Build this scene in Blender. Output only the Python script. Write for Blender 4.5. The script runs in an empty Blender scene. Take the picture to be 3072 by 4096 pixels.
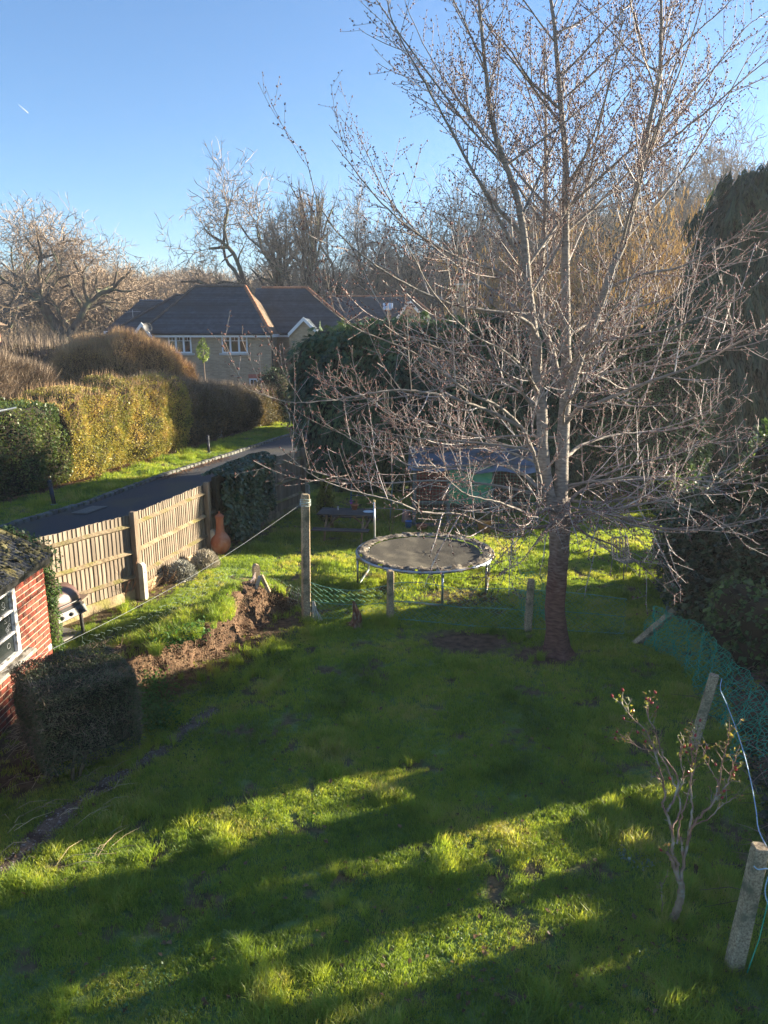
import bpy, math, random
import numpy as np
from mathutils import Vector, Matrix

random.seed(7)
RNG = np.random.default_rng(11)
sc = bpy.context.scene
R = math.radians

# ------------------------------------------------------------------ camera, sky, sun, exposure
CAM_H = 4.6
PITCH = R(13.46)
FPX = 3000.0            # focal length in photograph pixels (3072 x 4096)
cam_data = bpy.data.cameras.new('camera')
cam = bpy.data.objects.new('camera', cam_data)
sc.collection.objects.link(cam)
cam.location = (0, 0, CAM_H)
cam.rotation_euler = (R(90) - PITCH, 0, 0)
cam_data.sensor_fit = 'VERTICAL'
cam_data.sensor_height = 36.0
cam_data.lens = 36.0 * FPX / 4096.0
cam_data.clip_start = 0.05
cam_data.clip_end = 3000
sc.camera = cam

SUN_AZ = R(22.0)        # ahead of +x
SUN_EL = R(12.5)
world = bpy.data.worlds.new('World')
sc.world = world
world.use_nodes = True
wn = world.node_tree.nodes
wl = world.node_tree.links
wn.clear()
sky = wn.new('ShaderNodeTexSky')
sky.sky_type = 'NISHITA'
sky.sun_disc = False
sky.sun_elevation = SUN_EL
sky.sun_rotation = R(90) - SUN_AZ
sky.altitude = 0
sky.air_density = 1.0
sky.dust_density = 0.02
sky.ozone_density = 5.0
bg = wn.new('ShaderNodeBackground')
bg.inputs['Strength'].default_value = 0.056
wo = wn.new('ShaderNodeOutputWorld')
wl.new(sky.outputs[0], bg.inputs[0])
wl.new(bg.outputs[0], wo.inputs[0])

sun_data = bpy.data.lights.new('sun', 'SUN')
sun_data.energy = 5.0
sun_data.angle = R(0.6)
sun_data.color = (1.0, 0.87, 0.66)
sun = bpy.data.objects.new('sun', sun_data)
sc.collection.objects.link(sun)
SUN_DIR = Vector((math.cos(SUN_AZ) * math.cos(SUN_EL), math.sin(SUN_AZ) * math.cos(SUN_EL), math.sin(SUN_EL)))
sun.rotation_euler = SUN_DIR.to_track_quat('Z', 'Y').to_euler()
sun.location = (30, 10, 30)

sc.view_settings.view_transform = 'Standard'
sc.view_settings.look = 'None'
sc.view_settings.exposure = 2.32
sc.view_settings.gamma = 1.0
sc.cycles.max_bounces = 9
sc.cycles.diffuse_bounces = 6
sc.cycles.transmission_bounces = 6
sc.cycles.transparent_max_bounces = 8
sc.cycles.use_adaptive_sampling = True

# ------------------------------------------------------------------ helpers
SP, CP = math.sin(PITCH), math.cos(PITCH)

def ray(u, v):
    a, d = (u - 1536) / FPX, (v - 2048) / FPX
    return a, CP - d * SP, -(SP + d * CP)

def at_z(u, v, z=0.0):
    x, y, w = ray(u, v)
    t = (z - CAM_H) / w
    return (x * t, y * t, z)

def at_y(u, v, Y):
    x, y, w = ray(u, v)
    t = Y / y
    return (x * t, Y, CAM_H + w * t)

def sm(t):
    t = np.clip(t, 0, 1)
    return t * t * (3 - 2 * t)

_perm = np.random.default_rng(3).random((64, 64))
def vnoise(x, y, s=1.0, o=0):
    x = np.asarray(x, float) / s + 31.7 * (o + 1)
    y = np.asarray(y, float) / s + 17.3 * (o + 1)
    xi, yi = np.floor(x).astype(int), np.floor(y).astype(int)
    fx, fy = x - xi, y - yi
    fx, fy = fx * fx * (3 - 2 * fx), fy * fy * (3 - 2 * fy)
    g = lambda a, b: _perm[a % 64, b % 64]
    return ((g(xi, yi) * (1 - fx) + g(xi + 1, yi) * fx) * (1 - fy) + (g(xi, yi + 1) * (1 - fx) + g(xi + 1, yi + 1) * fx) * fy)

# bank crest (x, y, z) in metres
CREST = np.array([(-3.75, 8.75, .50), (-3.35, 9.15, .58), (-3.05, 9.55, .60), (-2.72, 10.0, .64), (-2.45, 10.5, .64), (-2.28, 11.1, .68),
                  (-2.12, 11.6, .64), (-1.9, 12.0, .45), (-1.6, 12.25, .15)])

def G(x, y):
    x = np.asarray(x, float); y = np.asarray(y, float)
    xc = np.interp(y, [8.4, 8.9, 9.55, 10.5, 11.6, 12.3, 14, 18], [-4.0, -3.55, -3.05, -2.45, -2.15, -2.0, -2.2, -2.6])
    wd = np.interp(y, [8, 12, 14], [.5, .6, 2.5])
    h = .25 * sm((xc - x) / wd + .3) * sm((y - 8.3) / .9) * (1 - .7 * sm((y - 12.5) / 6)) * sm((x + 12) / 5)
    xr = 2.75 + (y - 4.64) * .31
    h = h + .55 * sm((x - xr - .1) / 2.2) * sm((y + 2) / 3) * (1 - sm((y - 17) / 6)) * sm((20 - x) / 8)
    near = (1 - sm((np.hypot(x, y) - 25) / 20))
    h = h + near * (.05 * (vnoise(x, y, 1.3) - .5) + .03 * (vnoise(x, y, .45, 2) - .5))
    rd = sm((kerb_x(y) + 5.3 - x) / 1.2) * sm((x - kerb_x(y) + 1.5) / 1)
    h = h * (1 - rd * sm((y - 12) / 3))
    h = h + sm((y - 62) / 120) * 9 + sm((y - 55) / 70) * sm((x + 5) / 45) * 7
    return h

def kerb_x(y):
    return np.interp(y, [-40, 5, 17.3, 20.1, 24.1, 28.2, 33.7, 42, 60], [-24, -12.9, -9.15, -8.1, -7.2, -6.0, -4.4, -1.2, 8])

def g(x, y):
    return float(G(x, y))

def on_g(u, v):
    z = 0.0
    for _ in range(6):
        p = at_z(u, v, z)
        z = g(p[0], p[1])
    return (p[0], p[1], z)

# ---- materials
MATS = {}
def newmat(name):
    m = bpy.data.materials.new(name)
    m.use_nodes = True
    nt = m.node_tree
    for n in list(nt.nodes):
        if n.type != 'OUTPUT_MATERIAL': nt.nodes.remove(n)
    out = [n for n in nt.nodes if n.type == 'OUTPUT_MATERIAL'][0]
    return m, nt, out

def mat(name, c1, c2=None, rough=.8, scale=5.0, bump=0.0, bscale=None, metal=0.0, stretch=None, c3=None, s3=1.5, island=0.0, spec=.3, detail=6, obj=False, low=None):
    if name in MATS: return MATS[name]
    m, nt, out = newmat(name)
    N, L = nt.nodes, nt.links
    b = N.new('ShaderNodeBsdfPrincipled')
    b.inputs['Roughness'].default_value = rough
    b.inputs['Metallic'].default_value = metal
    b.inputs['Specular IOR Level'].default_value = spec
    L.new(b.outputs[0], out.inputs[0])
    tc = N.new('ShaderNodeTexCoord')
    vec = tc.outputs['Object']
    if stretch:
        mp = N.new('ShaderNodeMapping')
        mp.inputs['Scale'].default_value = stretch
        L.new(vec, mp.inputs[0]); vec = mp.outputs[0]
    col = None
    if c2 is None: c2 = tuple(min(1, v * 1.3) for v in c1)
    nz = N.new('ShaderNodeTexNoise')
    nz.inputs['Scale'].default_value = scale
    nz.inputs['Detail'].default_value = detail
    L.new(vec, nz.inputs['Vector'])
    rp = N.new('ShaderNodeValToRGB')
    rp.color_ramp.elements[0].position = .3; rp.color_ramp.elements[0].color = (*c1, 1)
    rp.color_ramp.elements[1].position = .7; rp.color_ramp.elements[1].color = (*c2, 1)
    L.new(nz.outputs['Fac'], rp.inputs[0])
    col = rp.outputs[0]
    if c3 is not None:
        n3 = N.new('ShaderNodeTexNoise'); n3.inputs['Scale'].default_value = s3; n3.inputs['Detail'].default_value = 8
        L.new(vec, n3.inputs['Vector'])
        r3 = N.new('ShaderNodeValToRGB'); r3.color_ramp.elements[0].position = .5; r3.color_ramp.elements[1].position = .62
        L.new(n3.outputs['Fac'], r3.inputs[0])
        mx = N.new('ShaderNodeMix'); mx.data_type = 'RGBA'
        L.new(r3.outputs[0], mx.inputs[0]); L.new(col, mx.inputs[6]); mx.inputs[7].default_value = (*c3, 1)
        col = mx.outputs[2]
    if low is not None:      # (z0, z1, dark colour, light colour): another colour near the foot
        sx = N.new('ShaderNodeSeparateXYZ'); L.new(tc.outputs['Object'], sx.inputs[0])
        nj = N.new('ShaderNodeMath'); nj.operation = 'MULTIPLY_ADD'; nj.inputs[1].default_value = .9; L.new(nz.outputs['Fac'], nj.inputs[0]); L.new(sx.outputs[2], nj.inputs[2])
        mz = N.new('ShaderNodeMapRange'); mz.inputs[1].default_value = low[0] + .45; mz.inputs[2].default_value = low[1] + .45; L.new(nj.outputs[0], mz.inputs[0])
        r2 = N.new('ShaderNodeValToRGB'); r2.color_ramp.elements[0].position = .3; r2.color_ramp.elements[0].color = (*low[2], 1); r2.color_ramp.elements[1].position = .75; r2.color_ramp.elements[1].color = (*low[3], 1); L.new(nz.outputs['Fac'], r2.inputs[0])
        ml = N.new('ShaderNodeMix'); ml.data_type = 'RGBA'; L.new(mz.outputs[0], ml.inputs[0]); L.new(r2.outputs[0], ml.inputs[6]); L.new(col, ml.inputs[7]); col = ml.outputs[2]
    if island > 0:
        if obj:
            oi = N.new('ShaderNodeObjectInfo'); src = oi.outputs['Random']
        else:
            ge = N.new('ShaderNodeNewGeometry'); src = ge.outputs['Random Per Island']
        mr = N.new('ShaderNodeMapRange'); mr.inputs[3].default_value = 1 - island; mr.inputs[4].default_value = 1 + island
        L.new(src, mr.inputs[0])
        hs = N.new('ShaderNodeHueSaturation')
        L.new(mr.outputs[0], hs.inputs['Value']); L.new(col, hs.inputs['Color'])
        col = hs.outputs[0]
    L.new(col, b.inputs['Base Color'])
    if bump > 0:
        bn = N.new('ShaderNodeTexNoise'); bn.inputs['Scale'].default_value = bscale or scale * 4; bn.inputs['Detail'].default_value = 8
        L.new(vec, bn.inputs['Vector'])
        bm = N.new('ShaderNodeBump'); bm.inputs['Strength'].default_value = min(1, bump); bm.inputs['Distance'].default_value = .02
        L.new(bn.outputs['Fac'], bm.inputs['Height']); L.new(bm.outputs[0], b.inputs['Normal'])
    MATS[name] = m
    return m

def leafmat(name, cols, trans=.4, rough=.5, spec=.3, pos_scale=.6, obj=False, tcol=None):
    """leaf or blade: principled plus translucency, coloured leaf by leaf"""
    if name in MATS: return MATS[name]
    m, nt, out = newmat(name)
    N, L = nt.nodes, nt.links
    if obj:
        src = N.new('ShaderNodeObjectInfo').outputs['Random']
    else:
        src = N.new('ShaderNodeNewGeometry').outputs['Random Per Island']
    tc = N.new('ShaderNodeNewGeometry')
    nz = N.new('ShaderNodeTexNoise'); nz.inputs['Scale'].default_value = pos_scale; nz.inputs['Detail'].default_value = 4
    L.new(tc.outputs['Position'], nz.inputs['Vector'])
    ad = N.new('ShaderNodeMath'); ad.operation = 'MULTIPLY_ADD'; ad.inputs[1].default_value = .55
    L.new(src, ad.inputs[0])
    ml = N.new('ShaderNodeMath'); ml.operation = 'MULTIPLY_ADD'; ml.inputs[1].default_value = 2.2; ml.inputs[2].default_value = -.84
    L.new(nz.outputs['Fac'], ml.inputs[0]); L.new(ml.outputs[0], ad.inputs[2])
    rp = N.new('ShaderNodeValToRGB')
    el = rp.color_ramp.elements
    for i, c in enumerate(cols):
        p = i / max(1, len(cols) - 1)
        e = el[i] if i < 2 else el.new(p)
        e.position = p; e.color = (*c, 1)
    if len(cols) > 2:
        pts = sorted([(i / (len(cols) - 1), c) for i, c in enumerate(cols)])
        for e, (p, c) in zip(el, pts): e.position = p; e.color = (*c, 1)
    L.new(ad.outputs[0], rp.inputs[0])
    b = N.new('ShaderNodeBsdfPrincipled')
    b.inputs['Roughness'].default_value = rough
    b.inputs['Specular IOR Level'].default_value = spec
    L.new(rp.outputs[0], b.inputs['Base Color'])
    t = N.new('ShaderNodeBsdfTranslucent')
    tm = N.new('ShaderNodeMix'); tm.data_type = 'RGBA'; tm.blend_type = 'MULTIPLY'; tm.inputs[0].default_value = 1
    L.new(rp.outputs[0], tm.inputs[6]); tm.inputs[7].default_value = (*(tcol or (1.6, 1.7, .8)), 1)
    L.new(tm.outputs[2], t.inputs[0])
    mx = N.new('ShaderNodeMixShader'); mx.inputs[0].default_value = trans
    L.new(b.outputs[0], mx.inputs[1]); L.new(t.outputs[0], mx.inputs[2])
    L.new(mx.outputs[0], out.inputs[0])
    MATS[name] = m
    return m

# ---- objects
def put(o, label=None, cat=None, group=None, kind=None):
    if label: o['label'] = label
    if cat: o['category'] = cat
    if group: o['group'] = group
    if kind: o['kind'] = kind
    return o

def link(o, parent=None):
    sc.collection.objects.link(o)
    if parent is not None: o.parent = parent
    return o

def empty(name, loc=(0, 0, 0), rz=0, **k):
    o = bpy.data.objects.new(name, None)
    o.empty_display_size = .1
    o.location = loc; o.rotation_euler = (0, 0, rz)
    link(o)
    return put(o, **k)

def mesh_np(name, V, F, smooth=False):
    """V (n,3), F (m,k) constant k"""
    me = bpy.data.meshes.new(name)
    V = np.asarray(V, np.float32); F = np.asarray(F, np.int32)
    me.vertices.add(len(V)); me.vertices.foreach_set('co', V.ravel())
    k = F.shape[1]
    me.loops.add(F.size); me.loops.foreach_set('vertex_index', F.ravel())
    me.polygons.add(len(F))
    me.polygons.foreach_set('loop_start', np.arange(0, F.size, k, dtype=np.int32))
    me.polygons.foreach_set('loop_total', np.full(len(F), k, np.int32))
    if smooth: me.polygons.foreach_set('use_smooth', np.ones(len(F), bool))
    me.update(calc_edges=True)
    return me

def obj_np(name, V, F, m, parent=None, smooth=False, loc=None):
    me = mesh_np(name, V, F, smooth)
    me.materials.append(m)
    o = bpy.data.objects.new(name, me)
    if loc is not None: o.location = loc
    return link(o, parent)

def rotm(rx=0, ry=0, rz=0):
    return Matrix.Rotation(rz, 3, 'Z') @ Matrix.Rotation(ry, 3, 'Y') @ Matrix.Rotation(rx, 3, 'X')

class MB:
    def __init__(s): s.v = []; s.f = []
    def add(s, vs, fs):
        b = len(s.v)
        s.v += [tuple(p) for p in vs]; s.f += [tuple(i + b for i in f) for f in fs]
        return s
    def box(s, c, d, rot=None, taper=1.0, bev=0.0):
        x, y, z = d[0] / 2, d[1] / 2, d[2] / 2
        if bev > 0:
            b = min(bev, x * .9, y * .9, z * .9)
            vs = []
            for sz, ins in ((-z, b), (-z + b, 0), (z - b, 0), (z, b)):
                k = taper if sz > 0 else 1
                X, Y = (x - ins) * k, (y - ins) * k
                cc = b * .7 if ins == 0 else 0
                vs += [(-X + b * .7, -Y, sz), (X - b * .7, -Y, sz), (X, -Y + b * .7, sz), (X, Y - b * .7, sz), (X - b * .7, Y, sz), (-X + b * .7, Y, sz), (-X, Y - b * .7, sz), (-X, -Y + b * .7, sz)]
            fs = [tuple(range(7, -1, -1)), tuple(range(24, 32))]
            for r in range(3):
                for i in range(8):
                    j = (i + 1) % 8
                    fs.append((r * 8 + i, r * 8 + j, r * 8 + 8 + j, r * 8 + 8 + i))
        else:
            vs = []
            for sz, k in ((-z, 1), (z, taper)):
                vs += [(-x * k, -y * k, sz), (x * k, -y * k, sz), (x * k, y * k, sz), (-x * k, y * k, sz)]
            fs = [(3, 2, 1, 0), (4, 5, 6, 7), (0, 1, 5, 4), (1, 2, 6, 5), (2, 3, 7, 6), (3, 0, 4, 7)]
        if rot is not None: vs = [rot @ Vector(p) for p in vs]
        vs = [(p[0] + c[0], p[1] + c[1], p[2] + c[2]) for p in vs]
        return s.add(vs, fs)
    def bar(s, a, b, w, h=None, up=(0, 0, 1), bev=0):
        a, b = Vector(a), Vector(b)
        d = (b - a); L = d.length
        if L < 1e-6: return s
        d.normalize()
        upv = Vector(up)
        if abs(d.dot(upv)) > .98: upv = Vector((0, 1, 0)) if abs(d.y) < .9 else Vector((1, 0, 0))
        x = d.cross(upv).normalized(); y = x.cross(d).normalized()
        rot = Matrix((x, y, d)).transposed()
        return s.box((a + b) / 2, (w, h or w, L), rot, bev=bev)
    def tube(s, pts, r, n=8, cap=True):
        V, F = tube_geo(np.array(pts, float), np.full(len(pts), r, float) if np.isscalar(r) else np.array(r, float), n)
        s.add(V.tolist(), F.tolist())
        if cap:
            b = len(s.v) - len(V)
            s.f.append(tuple(b + i for i in range(n - 1, -1, -1)))
            s.f.append(tuple(len(s.v) - n + i for i in range(n)))
        return s
    def lathe(s, prof, n=20, c=(0, 0, 0), rot=None):
        vs = []; fs = []
        for (r, z) in prof:
            for i in range(n):
                a = 2 * math.pi * i / n
                vs.append(Vector((r * math.cos(a), r * math.sin(a), z)))
        for k in range(len(prof) - 1):
            for i in range(n):
                j = (i + 1) % n
                fs.append((k * n + i, k * n + j, (k + 1) * n + j, (k + 1) * n + i))
        fs.append(tuple(range(n - 1, -1, -1))); fs.append(tuple((len(prof) - 1) * n + i for i in range(n)))
        if rot is not None: vs = [rot @ p for p in vs]
        return s.add([(p[0] + c[0], p[1] + c[1], p[2] + c[2]) for p in vs], fs)
    def prism(s, poly, n, depth):
        """poly: list of 3-D points (planar), extruded along unit n by depth"""
        n = Vector(n).normalized() * depth
        k = len(poly)
        vs = [Vector(p) for p in poly] + [Vector(p) + n for p in poly]
        fs = [tuple(range(k - 1, -1, -1)), tuple(range(k, 2 * k))] + [(i, (i + 1) % k, k + (i + 1) % k, k + i) for i in range(k)]
        return s.add(vs, fs)
    def build(s, name, m, parent=None, smooth=False, loc=None, rz=None):
        me = bpy.data.meshes.new(name)
        me.from_pydata(s.v, [], s.f)
        if smooth: me.polygons.foreach_set('use_smooth', np.ones(len(me.polygons), bool))
        me.update()
        me.materials.append(m)
        o = bpy.data.objects.new(name, me)
        if loc is not None: o.location = loc
        if rz is not None: o.rotation_euler = (0, 0, rz)
        return link(o, parent)

def tube_geo(P, Rr, n):
    T = np.gradient(P, axis=0)
    T /= np.linalg.norm(T, axis=1)[:, None] + 1e-9
    m = np.abs(T).mean(0); ref = np.zeros(3); ref[np.argmin(m)] = 1
    U = np.cross(T, ref); U /= np.linalg.norm(U, axis=1)[:, None] + 1e-9
    W = np.cross(T, U)
    a = np.arange(n) * 2 * np.pi / n
    V = P[:, None, :] + Rr[:, None, None] * (np.cos(a)[None, :, None] * U[:, None, :] + np.sin(a)[None, :, None] * W[:, None, :])
    V = V.reshape(-1, 3)
    k = len(P)
    i = np.arange(k - 1)[:, None] * n; j = np.arange(n)[None, :]; j2 = (j + 1) % n
    F = np.stack([i + j, i + j2, i + n + j2, i + n + j], -1).reshape(-1, 4)
    return V, F

def tubes(name, branches, m, parent=None, n=4, smooth=True, nfun=None):
    Vs, Fs, b = [], [], 0
    for P, Rr in branches:
        P = np.asarray(P, float); Rr = np.asarray(Rr, float)
        k = nfun(Rr[0]) if nfun else n
        V, F = tube_geo(P, Rr, k)
        Vs.append(V); Fs.append(F + b); b += len(V)
    if not Vs: return None
    return obj_np(name, np.concatenate(Vs), np.concatenate(Fs), m, parent, smooth)

def ribbons(name, branches, m, parent=None, seed=0):
    """flat strips for the finest far twigs"""
    rng = np.random.default_rng(seed)
    Vs, Fs, b = [], [], 0
    for P, Rr in branches:
        P = np.asarray(P, float); k = len(P)
        T = P[-1] - P[0]; w = np.cross(T, rng.normal(size=3)); w /= np.linalg.norm(w) + 1e-9
        V = np.empty((k * 2, 3)); V[0::2] = P - w * np.asarray(Rr)[:, None]; V[1::2] = P + w * np.asarray(Rr)[:, None]
        i = np.arange(k - 1) * 2
        Vs.append(V); Fs.append(np.stack([i, i + 1, i + 3, i + 2], -1) + b); b += 2 * k
    return obj_np(name, np.concatenate(Vs), np.concatenate(Fs), m, parent)

def stamp(name, PV, PF, pos, rots, scl, m, parent=None):
    """copies of a small shape joined in one mesh; rots (N,3,3)"""
    PV = np.asarray(PV, float); PF = np.asarray(PF, int)
    N = len(pos)
    scl = np.asarray(scl, float)
    if scl.ndim == 1: scl = np.repeat(scl[:, None], 3, 1)
    V = np.einsum('nij,nkj->nki', rots, PV[None] * scl[:, None, :]) + np.asarray(pos)[:, None, :]
    F = PF[None] + (np.arange(N) * len(PV))[:, None, None]
    return obj_np(name, V.reshape(-1, 3), F.reshape(-1, PF.shape[1]), m, parent)

def frames(D, roll=None, rng=RNG):
    """rotation matrices whose local +y points along D and +z is about as upward as can be, then rolled"""
    D = D / (np.linalg.norm(D, axis=1)[:, None] + 1e-9)
    up = np.zeros_like(D); up[:, 2] = 1
    par = np.abs(D[:, 2]) > .97
    up[par] = (1, 0, 0)
    X = np.cross(D, up); X /= np.linalg.norm(X, axis=1)[:, None] + 1e-9
    Z = np.cross(X, D)
    if roll is not None:
        c, s = np.cos(roll)[:, None], np.sin(roll)[:, None]
        X, Z = X * c + Z * s, Z * c - X * s
    return np.stack([X, D, Z], -1)

def rdirs(n, rng=RNG):
    d = rng.normal(size=(n, 3))
    return d / np.linalg.norm(d, axis=1)[:, None]

LEAF_V = [(0, 0, 0), (.32, .45, .06), (0, 1, -.05), (-.32, .45, .06)]
LEAF_F = [(0, 1, 2, 3)]
IVY_V = [(0, 0, 0), (.5, .25, .04), (.28, .55, .02), (0, 1, -.04), (-.28, .55, .02), (-.5, .25, .04)]
IVY_F = [(0, 1, 2, 3), (0, 3, 4, 5)]

def scatter(name, protos, P, rz, scale, idx, mats_, parent=None, tilt=None):
    """geometry-nodes copies of small meshes at given points"""
    me = bpy.data.meshes.new(name)
    me.vertices.add(len(P)); me.vertices.foreach_set('co', np.asarray(P, np.float32).ravel())
    rot = np.zeros((len(P), 3), np.float32)
    if tilt is not None: rot[:, :2] = tilt
    rot[:, 2] = rz
    a = me.attributes.new('rot', 'FLOAT_VECTOR', 'POINT'); a.data.foreach_set('vector', rot.ravel())
    s = np.asarray(scale, np.float32)
    if s.ndim == 1: s = np.repeat(s[:, None], 3, 1)
    a = me.attributes.new('scl', 'FLOAT_VECTOR', 'POINT'); a.data.foreach_set('vector', s.ravel())
    a = me.attributes.new('idx', 'INT', 'POINT'); a.data.foreach_set('value', np.asarray(idx, np.int32))
    o = bpy.data.objects.new(name, me)
    link(o, parent)
    ng = bpy.data.node_groups.new(name, 'GeometryNodeTree')
    ng.interface.new_socket('Geometry', in_out='INPUT', socket_type='NodeSocketGeometry')
    ng.interface.new_socket('Geometry', in_out='OUTPUT', socket_type='NodeSocketGeometry')
    N, L = ng.nodes, ng.links
    gi, go = N.new('NodeGroupInput'), N.new('NodeGroupOutput')
    jn = N.new('GeometryNodeJoinGeometry')
    ra = N.new('GeometryNodeInputNamedAttribute'); ra.data_type = 'FLOAT_VECTOR'; ra.inputs[0].default_value = 'rot'
    sa = N.new('GeometryNodeInputNamedAttribute'); sa.data_type = 'FLOAT_VECTOR'; sa.inputs[0].default_value = 'scl'
    ia = N.new('GeometryNodeInputNamedAttribute'); ia.data_type = 'INT'; ia.inputs[0].default_value = 'idx'
    for i, pm in enumerate(protos):
        po = bpy.data.objects.new(name + '_proto', pm)      # never linked to the scene: only its mesh is read
        oi = N.new('GeometryNodeObjectInfo'); oi.inputs['Object'].default_value = po
        cmpn = N.new('FunctionNodeCompare'); cmpn.data_type = 'INT'; cmpn.operation = 'EQUAL'
        L.new(ia.outputs['Attribute'], cmpn.inputs[2]); cmpn.inputs[3].default_value = i
        ip = N.new('GeometryNodeInstanceOnPoints')
        L.new(gi.outputs[0], ip.inputs['Points']); L.new(cmpn.outputs[0], ip.inputs['Selection'])
        L.new(oi.outputs['Geometry'], ip.inputs['Instance'])
        L.new(ra.outputs['Attribute'], ip.inputs['Rotation']); L.new(sa.outputs['Attribute'], ip.inputs['Scale'])
        L.new(ip.outputs[0], jn.inputs[0])
    L.new(jn.outputs[0], go.inputs[0])
    md = o.modifiers.new('scatter', 'NODES'); md.node_group = ng
    return o

def catmull(pts, k=6):
    P = np.array(pts, float)
    if len(P) < 3: 
        t = np.linspace(0, 1, k + 1)[:, None]; return P[0] * (1 - t) + P[1] * t
    Q = np.vstack([2 * P[0] - P[1], P, 2 * P[-1] - P[-2]])
    out = []
    for i in range(1, len(Q) - 2):
        p0, p1, p2, p3 = Q[i - 1], Q[i], Q[i + 1], Q[i + 2]
        for t in np.arange(k) / k:
            out.append(.5 * ((2 * p1) + (-p0 + p2) * t + (2 * p0 - 5 * p1 + 4 * p2 - p3) * t * t + (-p0 + 3 * p1 - 3 * p2 + p3) * t ** 3))
    out.append(P[-1])
    return np.array(out)
# ------------------------------------------------------------------ ground, road, kerb, path
def in_poly_line(x, y, line, w):
    """distance of points to a polyline < w (array)"""
    d = np.full(np.shape(x), 1e9)
    for (a, b) in zip(line[:-1], line[1:]):
        ax, ay, bx, by = a[0], a[1], b[0], b[1]
        L2 = (bx - ax) ** 2 + (by - ay) ** 2 + 1e-9
        t = np.clip(((x - ax) * (bx - ax) + (y - ay) * (by - ay)) / L2, 0, 1)
        d = np.minimum(d, np.hypot(x - ax - t * (bx - ax), y - ay - t * (by - ay)))
    return d

PATH = [on_g(u, v)[:2] for u, v in ((-160, 3640), (60, 3440), (250, 3260), (420, 3140), (560, 3055), (690, 2960), (770, 2900), (850, 2840))]
HEDGE_FRONT = [(-14.5, 9.0), (-12.2, 15.8), (-10.9, 20.5), (-9.9, 23.1), (-8.7, 27.3), (-8.0, 30.3), (-6.6, 36.0)]
FENCE = [(-5.70, 9.42), (-4.14, 11.98), (-3.62, 14.9), (-2.97, 17.5), (-2.17, 19.85)]
FOOT = [(-3.3, 8.6), (-3.0, 9.3), (-2.55, 9.8), (-2.15, 10.5), (-1.85, 11.3), (-1.55, 12.0)]
TREE = (2.36, 10.2)

def soil_amount(x, y):
    x = np.asarray(x, float); y = np.asarray(y, float)
    s = np.zeros(np.shape(x))
    s = np.maximum(s, 1 - sm((in_poly_line(x, y, PATH, 1) - .03) / .16))
    s = np.maximum(s, .95 * (1 - sm((in_poly_line(x, y, FOOT, 1) - .25) / .5)))
    s = np.maximum(s, .9 * (1 - sm((in_poly_line(x, y, [(p[0] + .15, p[1]) for p in FENCE[:4]], 1) - .12) / .35)))
    s = np.maximum(s, 1 - sm((np.hypot(x - TREE[0], (y - TREE[1]) * 1.3) - .3) / .5))
    s = np.maximum(s, 1 - sm((np.hypot((x - 1.3) / 1.6, y - 10.75) - .25) / .5))                    # worn strip left of the trunk
    s = np.maximum(s, (1 - sm((in_poly_line(x, y, HEDGE_FRONT, 1) - .25) / .5)))
    s = np.maximum(s, sm((HX(y) - x + .2) / .4))
    s = np.maximum(s, .9 * (1 - sm((np.hypot((x + 4.1) / .9, (y - 7.6) / 1.3) - .6) / .5)))             # between shed and clipped bush
    xr = 2.95 + (y - 4.64) * .33
    s = np.maximum(s, .85 * sm((x - xr) / .6) * (1 - sm((y - 14.5) / 2)))
    s = np.maximum(s, .8 * (1 - sm((np.hypot((x - 1.3) / 1.2, (y - 12.6) / .7) - .5) / .5)))
    n = vnoise(x, y, .33, 5) * .6 + vnoise(x, y, .13, 6) * .4
    s = np.maximum(s, sm((n - .66) / .08) * .85)
    return s

def HX(y):
    return np.interp(y, [p[1] for p in HEDGE_FRONT], [p[0] for p in HEDGE_FRONT])

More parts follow.
